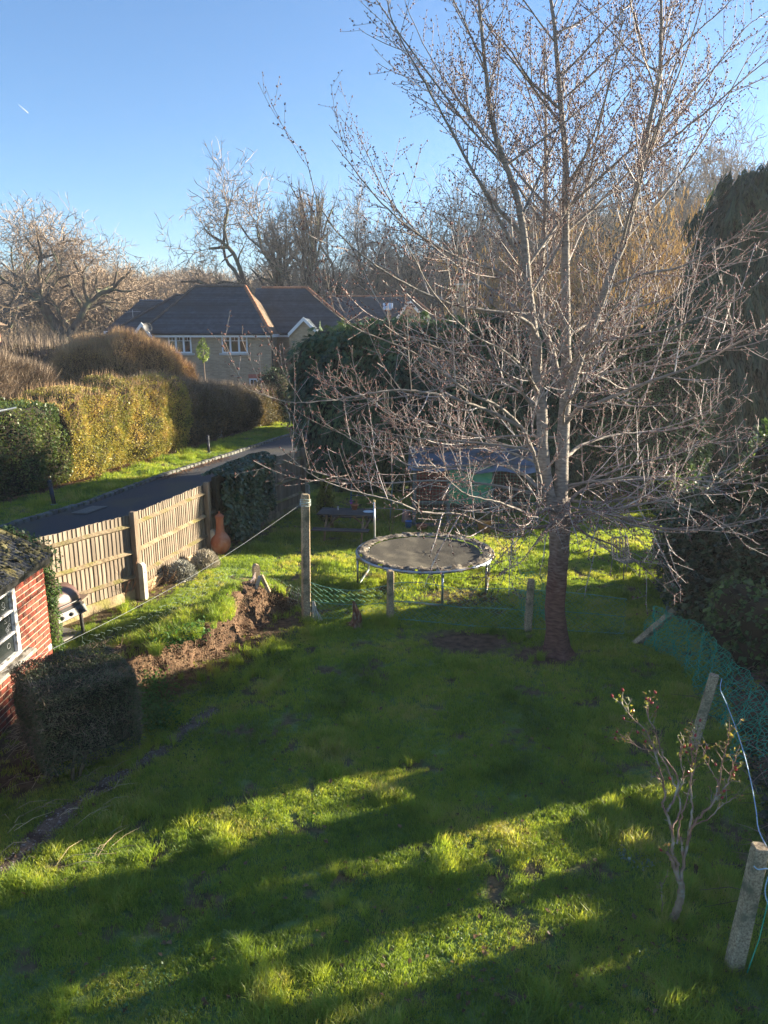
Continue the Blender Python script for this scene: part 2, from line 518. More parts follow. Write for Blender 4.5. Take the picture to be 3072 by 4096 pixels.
def build_ground():
    xs = np.unique(np.concatenate([np.linspace(-600, -60, 14), np.linspace(-60, -14, 24), np.linspace(-14, -7, 26), np.arange(-7, 6.01, .11), np.linspace(6, 16, 26), np.linspace(16, 60, 20), np.linspace(60, 600, 14)]))
    ys = np.unique(np.concatenate([np.linspace(-80, 0, 12), np.linspace(0, 2.5, 8), np.arange(2.5, 20.01, .12), np.linspace(20, 46, 70), np.linspace(46, 180, 40), np.linspace(180, 900, 12)]))
    X, Y = np.meshgrid(xs, ys)
    Z = G(X, Y)
    V = np.stack([X, Y, Z], -1).reshape(-1, 3)
    nx, ny = len(xs), len(ys)
    i = np.arange(ny - 1)[:, None] * nx; j = np.arange(nx - 1)[None, :]
    F = np.stack([i + j, i + j + 1, i + nx + j + 1, i + nx + j], -1).reshape(-1, 4)
    m, nt, out = newmat('ground')
    N, L = nt.nodes, nt.links
    b = N.new('ShaderNodeBsdfPrincipled'); b.inputs['Roughness'].default_value = .95; b.inputs['Specular IOR Level'].default_value = .1
    at = N.new('ShaderNodeAttribute'); at.attribute_name = 'soil'
    geo = N.new('ShaderNodeNewGeometry')
    def noise(s, d=8):
        n = N.new('ShaderNodeTexNoise'); n.inputs['Scale'].default_value = s; n.inputs['Detail'].default_value = d
        L.new(geo.outputs['Position'], n.inputs['Vector']); return n.outputs['Fac']
    def ramp(f, a, c, p=(.35, .65)):
        r = N.new('ShaderNodeValToRGB'); e = r.color_ramp.elements
        e[0].position, e[1].position = p; e[0].color = (*a, 1); e[1].color = (*c, 1); L.new(f, r.inputs[0]); return r.outputs[0]
    grass = ramp(noise(3.5), (.10, .15, .05), (.17, .23, .07))
    soil = ramp(noise(9), (.06, .038, .024), (.17, .11, .07))
    mx = N.new('ShaderNodeMix'); mx.data_type = 'RGBA'
    L.new(at.outputs['Fac'], mx.inputs[0]); L.new(grass, mx.inputs[6]); L.new(soil, mx.inputs[7])
    L.new(mx.outputs[2], b.inputs['Base Color'])
    bm = N.new('ShaderNodeBump'); bm.inputs['Strength'].default_value = .9; bm.inputs['Distance'].default_value = .03
    L.new(noise(28), bm.inputs['Height']); L.new(bm.outputs[0], b.inputs['Normal'])
    L.new(b.outputs[0], out.inputs[0])
    o = obj_np('ground', V, F, m, smooth=True)
    a = o.data.attributes.new('soil', 'FLOAT', 'POINT')
    a.data.foreach_set('value', soil_amount(V[:, 0], V[:, 1]).astype(np.float32))
    put(o, 'mossy green lawn ground with bare brown soil patches', kind='structure')
build_ground()

M_ASPH = mat('asphalt', (.045, .047, .052), (.075, .077, .082), rough=.85, scale=60, bump=.4, bscale=200, c3=(.085, .078, .062), s3=.6)
M_KERB = mat('kerb_stone', (.10, .10, .095), (.19, .185, .17), rough=.9, scale=14, bump=.6, island=.25, obj=True, c3=(.10, .11, .07), s3=6)
M_CONC = mat('concrete_aggregate', (.23, .16, .095), (.60, .46, .29), rough=.92, scale=60, bump=.8, bscale=90, c3=(.17, .15, .09), s3=5, detail=3)
M_CONC_S = mat('smooth_concrete', (.34, .32, .27), (.46, .43, .36), rough=.85, scale=8, bump=.2, c3=(.28, .27, .20), s3=5)

def build_road():
    ys = np.concatenate([np.linspace(-40, 14, 20), np.linspace(14.5, 60, 90)])
    kx = kerb_x(ys)
    V = []; 
    for y, k in zip(ys, kx):
        for w in np.linspace(.02, 4.6, 8): V.append((k + w, y, g(k + 2, y) * 0 + .012 + .03 * math.sin(w / 4.6 * math.pi)))
    n = 8; F = [(i * n + j, i * n + j + 1, (i + 1) * n + j + 1, (i + 1) * n + j) for i in range(len(ys) - 1) for j in range(n - 1)]
    o = obj_np('road', V, F, M_ASPH, smooth=True)
    put(o, 'narrow dark asphalt lane curving past the hedge', kind='structure')
    kerb = empty('kerb', (0, 0, 0), label='line of worn grey stone setts edging the lane', kind='structure')
    # stones
    protos = []
    for k in range(4):
        mb = MB().box((0, 0, 0), (.15 + .01 * k, .215 + .012 * k, .13), rotm(0, .03 * (k - 1.5), .02 * k), bev=.022)
        me = bpy.data.meshes.new('kerb_stone'); me.from_pydata(mb.v, [], mb.f); me.update(); me.materials.append(M_KERB); protos.append(me)
    y = 14.5; k = 0
    rnd = random.Random(4)
    while y < 41:
        x = float(kerb_x(y)); dx = float(kerb_x(y + .2)) - x
        L = rnd.uniform(.20, .26) if y < 36 else .5
        o = bpy.data.objects.new('kerb_stone', protos[k % 4])
        o.location = (x - .06 + rnd.uniform(-.008, .008), y, .045 + rnd.uniform(-.012, .012))
        o.rotation_euler = (rnd.uniform(-.04, .04), rnd.uniform(-.04, .04), -math.atan2(dx, .2))
        if y >= 36: o.scale = (1, 2.1, 1)
        link(o, kerb)
        y += L * math.cos(math.atan2(dx, .2)) + .012; k += 1
    # cover plate in the lane
    pts = [at_z(u, v, .05) for u, v in ((285, 2053), (369, 2025), (431, 2027), (347, 2055))]
    c = np.mean(pts, 0)
    t = empty('drain_cover', tuple(c), label='flat grey rectangular drain cover set in the dark lane', cat='drain cover')
    loc = [(p[0] - c[0], p[1] - c[1], 0) for p in pts]
    MB().prism(loc, (0, 0, 1), .012).build('frame', mat('cover_metal', (.16, .155, .14), (.24, .23, .21), rough=.7, scale=20, bump=.3), t)
    inn = [(p[0] * .88, p[1] * .88, .0125) for p in loc]
    MB().prism(inn, (0, 0, 1), .006).build('plate', mat('cover_plate', (.13, .13, .12), (.20, .19, .17), rough=.8, scale=35, bump=.6), t)
build_road()

def build_path():
    line = catmull([(x, y, 0) for x, y in PATH], 8)
    V = []; n = 7
    for i, p in enumerate(line):
        d = line[min(i + 1, len(line) - 1)] - line[max(0, i - 1)]; d /= np.linalg.norm(d)
        nn = np.array([-d[1], d[0], 0])
        w = .10 + .07 * math.sin(i * .9) * math.sin(i * .37 + 1)
        for t in np.linspace(-1, 1, n):
            q = p + nn * w * t
            V.append((q[0], q[1], g(q[0], q[1]) + .012 * (1 - t * t) + .002))
    F = [(i * n + j, i * n + j + 1, (i + 1) * n + j + 1, (i + 1) * n + j) for i in range(len(line) - 1) for j in range(n - 1)]
    m = mat('path_gravel', (.11, .078, .052), (.22, .165, .115), rough=.95, scale=45, bump=1, bscale=80, c3=(.06, .04, .028), s3=4, detail=4)
    o = obj_np('path', V, F, m, smooth=True)
    put(o, 'narrow worn strip of old concrete path sunk in the lawn', kind='structure')
    rng = np.random.default_rng(5)
    k = 700
    idx = rng.integers(0, len(line), k); off = rng.normal(0, .08, (k, 2))
    P = line[idx, :2] + off
    z = G(P[:, 0], P[:, 1]) + .012
    PV = [(-1, -1, 0), (1, -1, 0), (1, 1, 0), (-1, 1, 0), (0, 0, .9)]; PF = [(0, 1, 4, 4), (1, 2, 4, 4), (2, 3, 4, 4), (3, 0, 4, 4)]
    PFt = [(0, 1, 4), (1, 2, 4), (2, 3, 4), (3, 0, 4)]
    o = stamp('gravel', PV, PFt, np.column_stack([P, z]), frames(np.column_stack([rng.normal(size=(k, 2)), np.zeros(k)])), rng.uniform(.004, .011, k), mat('pebbles', (.14, .115, .09), (.34, .30, .26), rough=.8, scale=30, island=.4))
    put(o, 'pale pebbles showing in the old path', kind='stuff')
build_path()

# ------------------------------------------------------------------ earth bank
def build_bank():
    C = catmull(CREST, 14)
    rng = np.random.default_rng(8)
    n = 34
    V = []
    for i, p in enumerate(C):
        d = C[min(i + 1, len(C) - 1)] - C[max(0, i - 1)]; d[2] = 0; d /= np.linalg.norm(d)
        nn = np.array([d[1], -d[0], 0])          # towards the lawn (right)
        hz = p[2]
        notch = .12 * math.exp(-((i - 42) / 4.0) ** 2)
        for j in range(n):
            t = j / (n - 1)
            # profile: left slope .. crest .. sheer face .. foot
            if t < .35:
                k = t / .35; off = -.62 + .47 * k; z = (.22 * (1 - sm(k)) + hz * sm(k)) * (1 if hz > .25 else hz / .25)
                z = max(z, g(p[0] + nn[0] * off, p[1] + nn[1] * off) - .02 + .02 * k)
            elif t < .55:
                k = (t - .35) / .2; off = -.15 + .24 * k; z = hz + .03 * math.sin(k * 3.1) - .05 * k * k
            elif t < .88:
                k = (t - .55) / .33; off = .09 + .07 * k ** 1.5 - .04 * math.sin(k * 3.14); z = (hz - .05) * (1 - k) + .02
            else:
                k = (t - .88) / .12; off = .16 + .22 * k; z = .02 - .04 * k
            q = p + nn * off
            a = vnoise(i * .9, j * 1.1, 2.2, 1) - .5; b = vnoise(i, j, 1.1, 2) - .5; c = vnoise(i * .35, j * .5, 2.5, 4) - .5
            amp = .5 if t < .3 else 1
            q = q + nn * (amp * (.10 * c + .07 * a + .045 * b) * (0 if t > .95 else 1) - notch)
            zz = z + amp * (.10 * c + .05 * a + .03 * b) * (1 - max(0, (t - .85) / .15))
            V.append((q[0], q[1], zz))
    F = [(i * n + j, i * n + j + 1, (i + 1) * n + j + 1, (i + 1) * n + j) for i in range(len(C) - 1) for j in range(n - 1)]
    m = mat('bank_earth', (.055, .033, .021), (.17, .10, .058), rough=1, scale=7, bump=1, bscale=40, c3=(.15, .095, .055), s3=5)
    t = empty('earth_bank', tuple(CREST[4]), label='crumbling brown earth bank with a sheer broken face between the two lawns', kind='structure')
    loc = np.array(CREST[4])
    V = np.array(V)
    o = obj_np('soil', V - loc, F, m, t, smooth=True)
    # roots and dead stems
    br = []
    for k in range(1300):
        i = rng.integers(2, len(C) - 2); j = int(rng.integers(12, 31))
        p = V[i * n + j]
        d = np.array([rng.normal(.25, .4), rng.normal(-.15, .4), rng.normal(-.35 if j > 17 else .12, .5)]); d /= np.linalg.norm(d)
        L = rng.uniform(.06, .26)
        q = [p - d * .02, p + d * L * .5 + rng.normal(0, .012, 3), p + d * L + rng.normal(0, .03, 3) + np.array([0, 0, -.03])]
        r = rng.uniform(.001, .0028)
        br.append((np.array(q) - loc, np.array([r, r * .8, r * .4])))
    o = tubes('root', br, mat('roots', (.18, .115, .07), (.48, .35, .22), rough=.9, scale=8, island=.4), t, n=3); put(o, kind='stuff')
    # crumbs of earth
    k = 4200
    ii = rng.integers(0, len(C), k); jj = np.clip(rng.normal(24, 6, k), 8, n - 1).astype(int)
    P = V[ii * n + jj] + rng.normal(0, .03, (k, 3)) * (1, 1, .5)
    PV = [(-1, -.6, 0), (.7, -1, .1), (1, .8, -.1), (-.6, 1, 0), (.1, 0, .9), (0, .1, -.8)]
    PF = [(0, 1, 4), (1, 2, 4), (2, 3, 4), (3, 0, 4), (1, 0, 5), (2, 1, 5), (3, 2, 5), (0, 3, 5)]
    o = stamp('clod', PV, PF, P - loc, frames(rdirs(k, rng)), rng.gamma(2, .0035, k) + .003, mat('clods', (.05, .03, .018), (.19, .11, .065), rough=1, scale=5, island=.5), t); put(o, kind='stuff')
    return V, n, C
BANKV, BANKN, BANKC = build_bank()

# ------------------------------------------------------------------ grass and small plants
def tuft(seed, nb, h, spread, w, lean=.5):
    r = np.random.default_rng(seed)
    V, F = [], []
    for k in range(nb):
        a = r.uniform(0, 2 * math.pi); rad = spread * math.sqrt(r.random())
        x, y = rad * math.cos(a), rad * math.sin(a)
        b = r.uniform(0, 2 * math.pi); hh = h * r.uniform(.55, 1.25); ln = hh * lean * r.uniform(.2, 1.6)
        dx, dy = math.cos(b), math.sin(b); px, py = -dy * w / 2, dx * w / 2
        i = len(V)
        V += [(x - px, y - py, 0), (x + px, y + py, 0),
              (x + dx * ln * .35 - px * .8, y + dy * ln * .35 - py * .8, hh * .6), (x + dx * ln * .35 + px * .8, y + dy * ln * .35 + py * .8, hh * .6),
              (x + dx * ln, y + dy * ln, hh * .95)]
        F += [(i, i + 1, i + 3), (i, i + 3, i + 2), (i + 2, i + 3, i + 4)]
    return V, F

M_GRASS = leafmat('grass_blade', [(.115, .175, .048), (.175, .255, .056), (.23, .31, .062), (.33, .37, .075), (.42, .38, .17)], trans=.5, rough=.45, pos_scale=.9, obj=True, tcol=(1.8, 1.75, .6))
def meshpy(name, V, F, m):
    me = bpy.data.meshes.new(name); me.from_pydata(V, [], F); me.update(); me.materials.append(m); return me

def build_grass():
    protos = [meshpy('grass_tuft', *tuft(s, 18, .042, .045, .0045, .55), M_GRASS) for s in range(5)]
    protos += [meshpy('grass_tuft', *tuft(20 + s, 26, .09, .05, .005, .6), M_GRASS) for s in range(3)]
    rng = np.random.default_rng(21)
    Ps, Ss, Is = [], [], []
    def region(x0, x1, y0, y1, dens, sc, cond=None):
        n = int((x1 - x0) * (y1 - y0) * dens)
        x, y = rng.uniform(x0, x1, n), rng.uniform(y0, y1, n)
        keep = rng.random(n) > soil_amount(x, y) * 1.0
        keep &= (np.abs(x) < .56 * y + 1.6)
        if cond is not None: keep &= cond(x, y)
        x, y = x[keep], y[keep]
        t = vnoise(x, y, .55, 9) * .6 + vnoise(x, y, .22, 10) * .4
        s = sc * (.55 + 1.0 * t) * rng.uniform(.75, 1.25, len(x))
        Ps.append(np.column_stack([x, y, G(x, y) - .004]))
        Ss.append(s); i = rng.integers(0, 5, len(x))
        tall = rng.random(len(x)) < sm((t - .66) / .12) * .5
        i[tall] = rng.integers(5, 8, tall.sum()); Is.append(i)
    notroad = lambda x, y: (x > np.interp(y, [p[1] for p in FENCE], [p[0] for p in FENCE]) + .08) & ~((x < -3.6) & (y < 9.3))
    region(-4.6, 4.2, 2.9, 8, 900, .95, lambda x, y: x < 3.4 + (y - 4.64) * .33)
    region(-4.6, 5.5, 8, 12.5, 560, 1.05, lambda x, y: (x < 3.6 + (y - 4.64) * .33) & notroad(x, y))
    region(-4.6, 7.5, 12.5, 21.5, 280, 1.35, notroad)
    verge = lambda x, y: (x < kerb_x(y) - .14) & (x > HX(y) + .15)
    region(-14, -3, 14, 40, 130, 1.7, verge)
    region(-6, -1, 30, 40, 60, 2.2, lambda x, y: (x > kerb_x(y) + 4.7))
    # turf on the back and crest of the bank
    nb = 2600; ii = rng.integers(2, len(BANKC) - 6, nb); jj = rng.integers(2, 19, nb); jf = rng.random(nb)
    q = BANKV[ii * BANKN + jj] * (1 - jf[:, None]) + BANKV[ii * BANKN + jj + 1] * jf[:, None]
    kk = vnoise(q[:, 0], q[:, 1], .35, 12) > .36; q = q[kk]
    Ps.append(q - (0, 0, .01)); Ss.append(rng.uniform(.8, 1.5, len(q))); Is.append(rng.integers(0, 8, len(q)))
    P = np.concatenate(Ps); S = np.concatenate(Ss); I = np.concatenate(Is)
    o = scatter('grass', protos, P, rng.uniform(0, 6.28, len(P)), S, I, None)
    put(o, 'short rough winter grass of the lawns and verge', cat='grass', kind='stuff')
    print('grass', len(P))
    # long tussocks
    long_ = [meshpy('long_grass', *tuft(40 + s, 60, .19, .06, .0055, .7), M_GRASS) for s in range(3)]
    pts = [(910, 2440, .66), (860, 2475, .66), (760, 2545, .64), (700, 2570, .62), (800, 2520, .64), (640, 2600, .60), (730, 2555, .64), (885, 2455, .67), (930, 2660, 0), (1000, 2690, 0), (820, 2720, 0), (860, 2690, 0), (960, 2740, 0), (1060, 2760, 0), (1100, 2720, 0),
           (480, 3010, 0), (420, 3030, 0), (560, 2980, 0), (620, 2990, 0), (330, 3060, 0), (250, 3080, 0), (2960, 3830, 0), (2990, 3860, 0), (2900, 3880, 0), (2650, 3700, 0), (2740, 3690, 0), (2720, 3730, 0), (2800, 3420, 0), (2760, 3330, 0),
           (420, 2900, 0), (470, 2960, 0), (510, 3060, 0), (2280, 2600, 0), (2150, 2640, 0), (2060, 2560, 0), (1950, 2530, 0), (1600, 2500, 0), (1250, 2500, 0), (440, 2350, .25), (500, 2440, .25), (1320, 3480, 0), (1370, 3640, 0), (280, 3720, 0), (240, 4000, 0), (960, 3950, 0), (1290, 3900, 0), (2350, 3950, 0), (2050, 2800, 0), (1640, 3050, 0), (980, 3800, 0), (1750, 3300, 0)]
    P, S = [], []
    for u, v, z in pts:
        p = at_z(u, v, z) if z else on_g(u, v)
        for k in range(7):
            x, y = p[0] + rng.normal(0, .09), p[1] + rng.normal(0, .09)
            P.append((x, y, (p[2] if z else g(x, y)) - .01)); S.append(rng.uniform(.45, .95) * (.8 if v > 3200 else 1))
    o = scatter('tall_grass', long_, np.array(P), rng.uniform(0, 6.28, len(P)), np.array(S), rng.integers(0, 3, len(P)), None)
    put(o, 'tall tussocks of rank grass along bank, path and posts', cat='grass', kind='stuff')
build_grass()

def leaf_clump(name, pts, n, size, spread, m, rng, h=.12, V=LEAF_V, F=LEAF_F, parent=None):
    P = []
    for p in pts:
        q = rng.normal(0, 1, (n, 3)) * (spread, spread, 0) + np.array(p)
        q[:, 2] += np.abs(rng.normal(0, h, n))
        P.append(q)
    P = np.concatenate(P)
    D = rdirs(len(P), rng); D[:, 2] = np.abs(D[:, 2]) * .6
    return stamp(name, V, F, P, frames(D, rng.uniform(-.6, .6, len(P))), rng.uniform(.6, 1.3, len(P)) * size, m, parent)

def build_ground_plants():
    rng = np.random.default_rng(31)
    M_WEED = leafmat('weed_leaf', [(.03, .08, .02), (.06, .14, .03), (.10, .20, .05)], trans=.4, pos_scale=3)
    # nettles and weeds at the foot of the bank
    foot = [on_g(u, v) for u, v in ((600, 2760), (580, 2810), (640, 2790), (570, 2880), (620, 2850), (560, 2940), (660, 2900), (590, 2910))]
    o = leaf_clump('nettle_patch', foot, 260, .045, .11, M_WEED, rng, .13); put(o, 'bright green leafy weeds beside the clipped bush at the bank foot', cat='weeds', kind='stuff')
    top = [at_z(u, v, z) for u, v, z in ((720, 2560, .62), (790, 2530, .64), (680, 2585, .6), (760, 2550, .62))]
    o = leaf_clump('dock_patch', top, 170, .05, .11, M_WEED, rng, .06); put(o, 'broad-leaved green weeds growing on top of the bank', cat='weeds', kind='stuff')
    mid = [on_g(u, v) for u, v in ((1040, 2600), (1080, 2560), (1150, 2560), (980, 2700), (1120, 2640), (760, 2820), (850, 2760), (700, 2930), (920, 2760), (1180, 2600), (1240, 2500), (1000, 2640), (740, 3000))]
    M_GRIVY = leafmat('ground_ivy', [(.02, .05, .02), (.035, .08, .03), (.06, .12, .04)], trans=.3, pos_scale=3)  # darker green leaves of the creeping weeds
    o = leaf_clump('ground_ivy', mid, 150, .028, .16, M_GRIVY, rng, .035); put(o, 'low dark creeping weeds over the soil below the bank', cat='weeds', kind='stuff')
    M_SILV = leafmat('silver_leaf', [(.10, .14, .10), (.20, .25, .20), (.28, .32, .26)], trans=.2, pos_scale=4)
    o = leaf_clump('silver_weed', [on_g(2545, 3430), on_g(2580, 3440), on_g(2520, 3420)], 90, .035, .06, M_SILV, rng, .02); put(o, 'small grey-green feathery weed flat in the lawn near the rose', cat='weed', kind='stuff')
    # clover and daisy rosettes in the turf
    pts = []
    while len(pts) < 420:
        u, v = rng.uniform(0, 3072), rng.uniform(2420, 4090); x, y, z = on_g(u, v)
        if x < 3.0 + (y - 4.6) * .33 and vnoise(x, y, .7, 15) > .45 and soil_amount(x, y) < .6: pts.append((x, y, z + .012))
    o = leaf_clump('clover', pts, 16, .022, .045, leafmat('clover_leaf', [(.05, .10, .04), (.09, .17, .06), (.16, .22, .08)], trans=.3, pos_scale=2), rng, .012); put(o, 'patches of clover and broad weed rosettes in the lawn', cat='weeds', kind='stuff')
    # fallen leaves
    M_DEAD = leafmat('dead_leaf', [(.07, .035, .018), (.15, .08, .04), (.26, .16, .085)], trans=.2, pos_scale=5)
    n = 800
    P = []
    while len(P) < n:
        u, v = rng.uniform(60, 3072), rng.uniform(2450, 4080)
        if rng.random() > .35 + .65 * (u > 1700) * (v > 2900): continue
        x, y, z = on_g(u, v)
        if x > 3.3 + (y - 4.6) * .33: continue
        P.append((x, y, z + .02))
    P = np.array(P); D = rdirs(n, rng); D[:, 2] *= .35
    o = stamp('fallen_leaf', [(0, 0, 0), (.35, .4, .15), (0, 1, .05), (-.35, .45, .2)], [(0, 1, 2), (0, 2, 3)], P, frames(D), rng.uniform(.025, .065, n), M_DEAD); put(o, 'curled brown leaves fallen on the lawn', cat='leaves', kind='stuff')
    # litter under the hedge
    n = 5000
    y = rng.uniform(17, 36, n); x = HX(y) + rng.normal(.25, .28, n)
    P = np.column_stack([x, y, G(x, y) + .02]); D = rdirs(n, rng); D[:, 2] *= .4
    yy = rng.uniform(23.6, 28, 700); xx = kerb_x(yy) + np.abs(rng.normal(.12, .18, 700))
    P2 = np.column_stack([xx, yy, np.full(700, .03)]); D2 = rdirs(700, rng); D2[:, 2] *= .3
    o = stamp('leaf_litter', LEAF_V, LEAF_F, np.concatenate([P, P2]), frames(np.concatenate([D, D2])), rng.uniform(.05, .10, n + 700), leafmat('litter', [(.07, .035, .02), (.16, .08, .04), (.28, .16, .08)], trans=.1, pos_scale=2)); put(o, 'drift of brown leaves under the hedge and by the kerb', cat='leaves', kind='stuff')
    # dry straw near the path
    br = []
    for k in range(150):
        u, v = (rng.uniform(0, 220), rng.uniform(2880, 3060)) if k < 100 else (rng.uniform(0, 480), rng.uniform(3080, 3500))
        p = np.array(on_g(u, v)); a = rng.normal(.6, .5); L = rng.uniform(.08, .38)
        d = np.array([math.cos(a), math.sin(a), rng.uniform(-.02, .15)])
        br.append((np.array([p + (0, 0, .02), p + d * L * .5 + (0, 0, .05 + rng.uniform(0, .03)), p + d * L + (0, 0, .03)]), np.array([.003, .0028, .0015])))
    o = tubes('straw', br, mat('straw', (.35, .26, .14), (.55, .43, .26), rough=.8, scale=5, island=.3), n=3); put(o, 'dry straw stalks lying by the shed wall and path', cat='straw', kind='stuff')
build_ground_plants()
# ------------------------------------------------------------------ fence
M_WOOD = mat('weathered_board', (.15, .115, .085), (.33, .275, .21), rough=.9, scale=3.5, stretch=(9, 9, .8), bump=.5, bscale=14, island=.28, obj=True, c3=(.17, .15, .12), s3=1.2, spec=.15)
M_RAIL = mat('mossy_rail', (.16, .12, .07), (.36, .28, .18), rough=.95, scale=6, bump=.8, bscale=25, c3=(.17, .15, .05), s3=3, island=.15, obj=True)
M_POSTW = mat('timber_post', (.13, .095, .065), (.27, .20, .14), rough=.9, scale=5, stretch=(4, 4, .6), bump=.5, bscale=18, obj=True, island=.1)

def build_fence():
    t = empty('board_fence', (FENCE[1][0], FENCE[1][1], 0), label='long weathered close-board fence with arris rails between lawn and lane', cat='fence')
    o0 = Vector((FENCE[1][0], FENCE[1][1], 0))
    tops = [1.74, 1.74, 1.66, 1.70, 1.60]
    rnd = random.Random(12)
    bm = []
    for k in range(4):
        x0, x1 = .0055 + k * .001, .010
        me = bpy.data.meshes.new('board')
        w = .098
        vs = []
        for z in (0, 1):
            vs += [(-w / 2, -.004, z), (w / 2, -.004, z), (w / 2, .012, z), (-w / 2, .003, z)]
        me.from_pydata(vs, [], [(3, 2, 1, 0), (4, 5, 6, 7), (0, 1, 5, 4), (1, 2, 6, 5), (2, 3, 7, 6), (3, 0, 4, 7)])
        me.update(); me.materials.append(M_WOOD); bm.append(me)
    for i in range(4):
        a, b = Vector((*FENCE[i], 0)), Vector((*FENCE[i + 1], 0))
        d = b - a; L = d.length; d.normalize()
        nrm = Vector((d.y, -d.x, 0))                 # garden side
        za, zb = g(a.x + nrm.x * .3, a.y + nrm.y * .3), g(b.x + nrm.x * .3, b.y + nrm.y * .3)
        ta, tb = tops[i], tops[i + 1]
        ang = math.atan2(d.y, d.x)
        n = int(L / .0785)
        for k in range(n):
            f = (k + .5) / n
            p = a + d * (L * f)
            zb0 = za + (zb - za) * f + .17; zt = ta + (tb - ta) * f - .06 + rnd.uniform(-.008, .008)
            o = bpy.data.objects.new('board', rnd.choice(bm))
            o.location = p - o0 + Vector((0, 0, zb0)) - nrm * .055
            o.rotation_euler = (rnd.uniform(-.003, .003), rnd.uniform(-.004, .004), ang + math.pi + rnd.uniform(.05, .13))
            o.scale = (1, 1, zt - zb0)
            link(o, t)
        for zf in (.20, .50, .83):
            p0 = a + d * .04 + nrm * -.01; p1 = b - d * .04 + nrm * -.01
            h0 = za + .10 + (ta - za - .1) * zf; h1 = zb + .10 + (tb - zb - .1) * zf
            mb = MB(); segs = 7
            prev = None
            for s in range(segs):
                f0, f1 = s / segs, (s + 1) / segs
                if s == 0: q0 = p0 + Vector((0, 0, h0))
                q1 = p0.lerp(p1, f1) + Vector((0, 0, h0 + (h1 - h0) * f1)) + Vector((0, 0, rnd.uniform(-.008, .008)))
                # triangular arris section
                if prev is None:
                    prev = [q0 - nrm * .04 + Vector((0, 0, -.042)), q0 + nrm * .04, q0 - nrm * .04 + Vector((0, 0, .042))]
                    mb.add(prev, [(0, 1, 2)])
                cur = [q1 - nrm * .04 + Vector((0, 0, -.042)), q1 + nrm * (.04 + rnd.uniform(-.007, .005)), q1 - nrm * .04 + Vector((0, 0, .042))]
                base = len(mb.v)
                mb.add(prev + cur, [(0, 1, 4, 3), (1, 2, 5, 4), (2, 0, 3, 5)])
                prev = cur
            mb.add(prev, [(2, 1, 0)])
            mb.v = [tuple(Vector(p) - o0) for p in mb.v]
            mb.build('rail', M_RAIL, t)
        # gravel board
        c = (a + b) / 2 + nrm * -.03
        MB().bar(Vector((*(a + d * .05 - nrm * .03 - o0).xy, za + .08)), Vector((*(b - d * .05 - nrm * .03 - o0).xy, zb + .08)), .028, .19, bev=.004).build('gravel_board', M_RAIL if i != 1 else mat('gravel_board', (.34, .25, .15), (.50, .38, .24), scale=5, stretch=(1, 1, 4), bump=.3), t)
    for i in range(5):
        p = Vector((*FENCE[i], 0)); d = Vector((*FENCE[min(4, i + 1)], 0)) - Vector((*FENCE[max(0, i - 1)], 0)); d.normalize()
        nrm = Vector((d.y, -d.x, 0)); z = g(p.x + nrm.x * .3, p.y + nrm.y * .3)
        rot = rotm(0, 0, math.atan2(d.y, d.x))
        h = tops[i] - z + .10
        MB().box((*(p - o0 + nrm * .02).xy, z - .1 + h / 2), (.10, .10, h), rot, bev=.008).build('post', M_POSTW, t)
        if i in (1, 2, 4):                                # concrete spur, round shouldered
            q = p - o0 + nrm * .12 + d * .0
            zt = {1: .62, 2: .50, 4: .62}[i]
            prof = [(-.05, -.1), (-.05, zt - .02), (-.045, zt)]
            for k in range(5):
                a2 = k / 4 * math.pi / 2
                prof.append((-.03 + .075 * math.sin(a2) , zt + .02 - .075 * (1 - math.cos(a2))))
            prof.append((.05, -.1))
            poly = [q + nrm * a3 + Vector((0, 0, z + b3)) - d * .045 for a3, b3 in prof]
            MB().prism(poly, d, .09).build('concrete_spur', M_CONC_S, t)
            MB().lathe([(.012, 0), (.012, .006)], 10, tuple(q + nrm * .047 + Vector((0, 0, z + zt - .14))), nrm.to_track_quat('Z', 'Y').to_matrix()).build('bolt', mat('dark_metal', (.03, .03, .03), (.06, .055, .05), rough=.6, scale=20), t)
build_fence()

# ------------------------------------------------------------------ foliage masses
def box_mesh_points(n, rng, size, ex=1.0):
    """points + normals on a box surface centred at 0, sides and top"""
    sx, sy, sz = size
    A = np.array([sy * sz, sy * sz, sx * sz, sx * sz, sx * sy]); A = A / A.sum()
    f = rng.choice(5, n, p=A); a, b = rng.uniform(-.5, .5, n), rng.uniform(-.5, .5, n)
    P = np.zeros((n, 3)); Nn = np.zeros((n, 3))
    for k, (ax, sg) in enumerate(((0, 1), (0, -1), (1, 1), (1, -1), (2, 1))):
        s = f == k
        o = [i for i in range(3) if i != ax]
        P[s, ax] = sg * .5; P[s, o[0]] = a[s]; P[s, o[1]] = b[s]; Nn[s, ax] = sg
    P *= (sx, sy, sz)
    return P, Nn

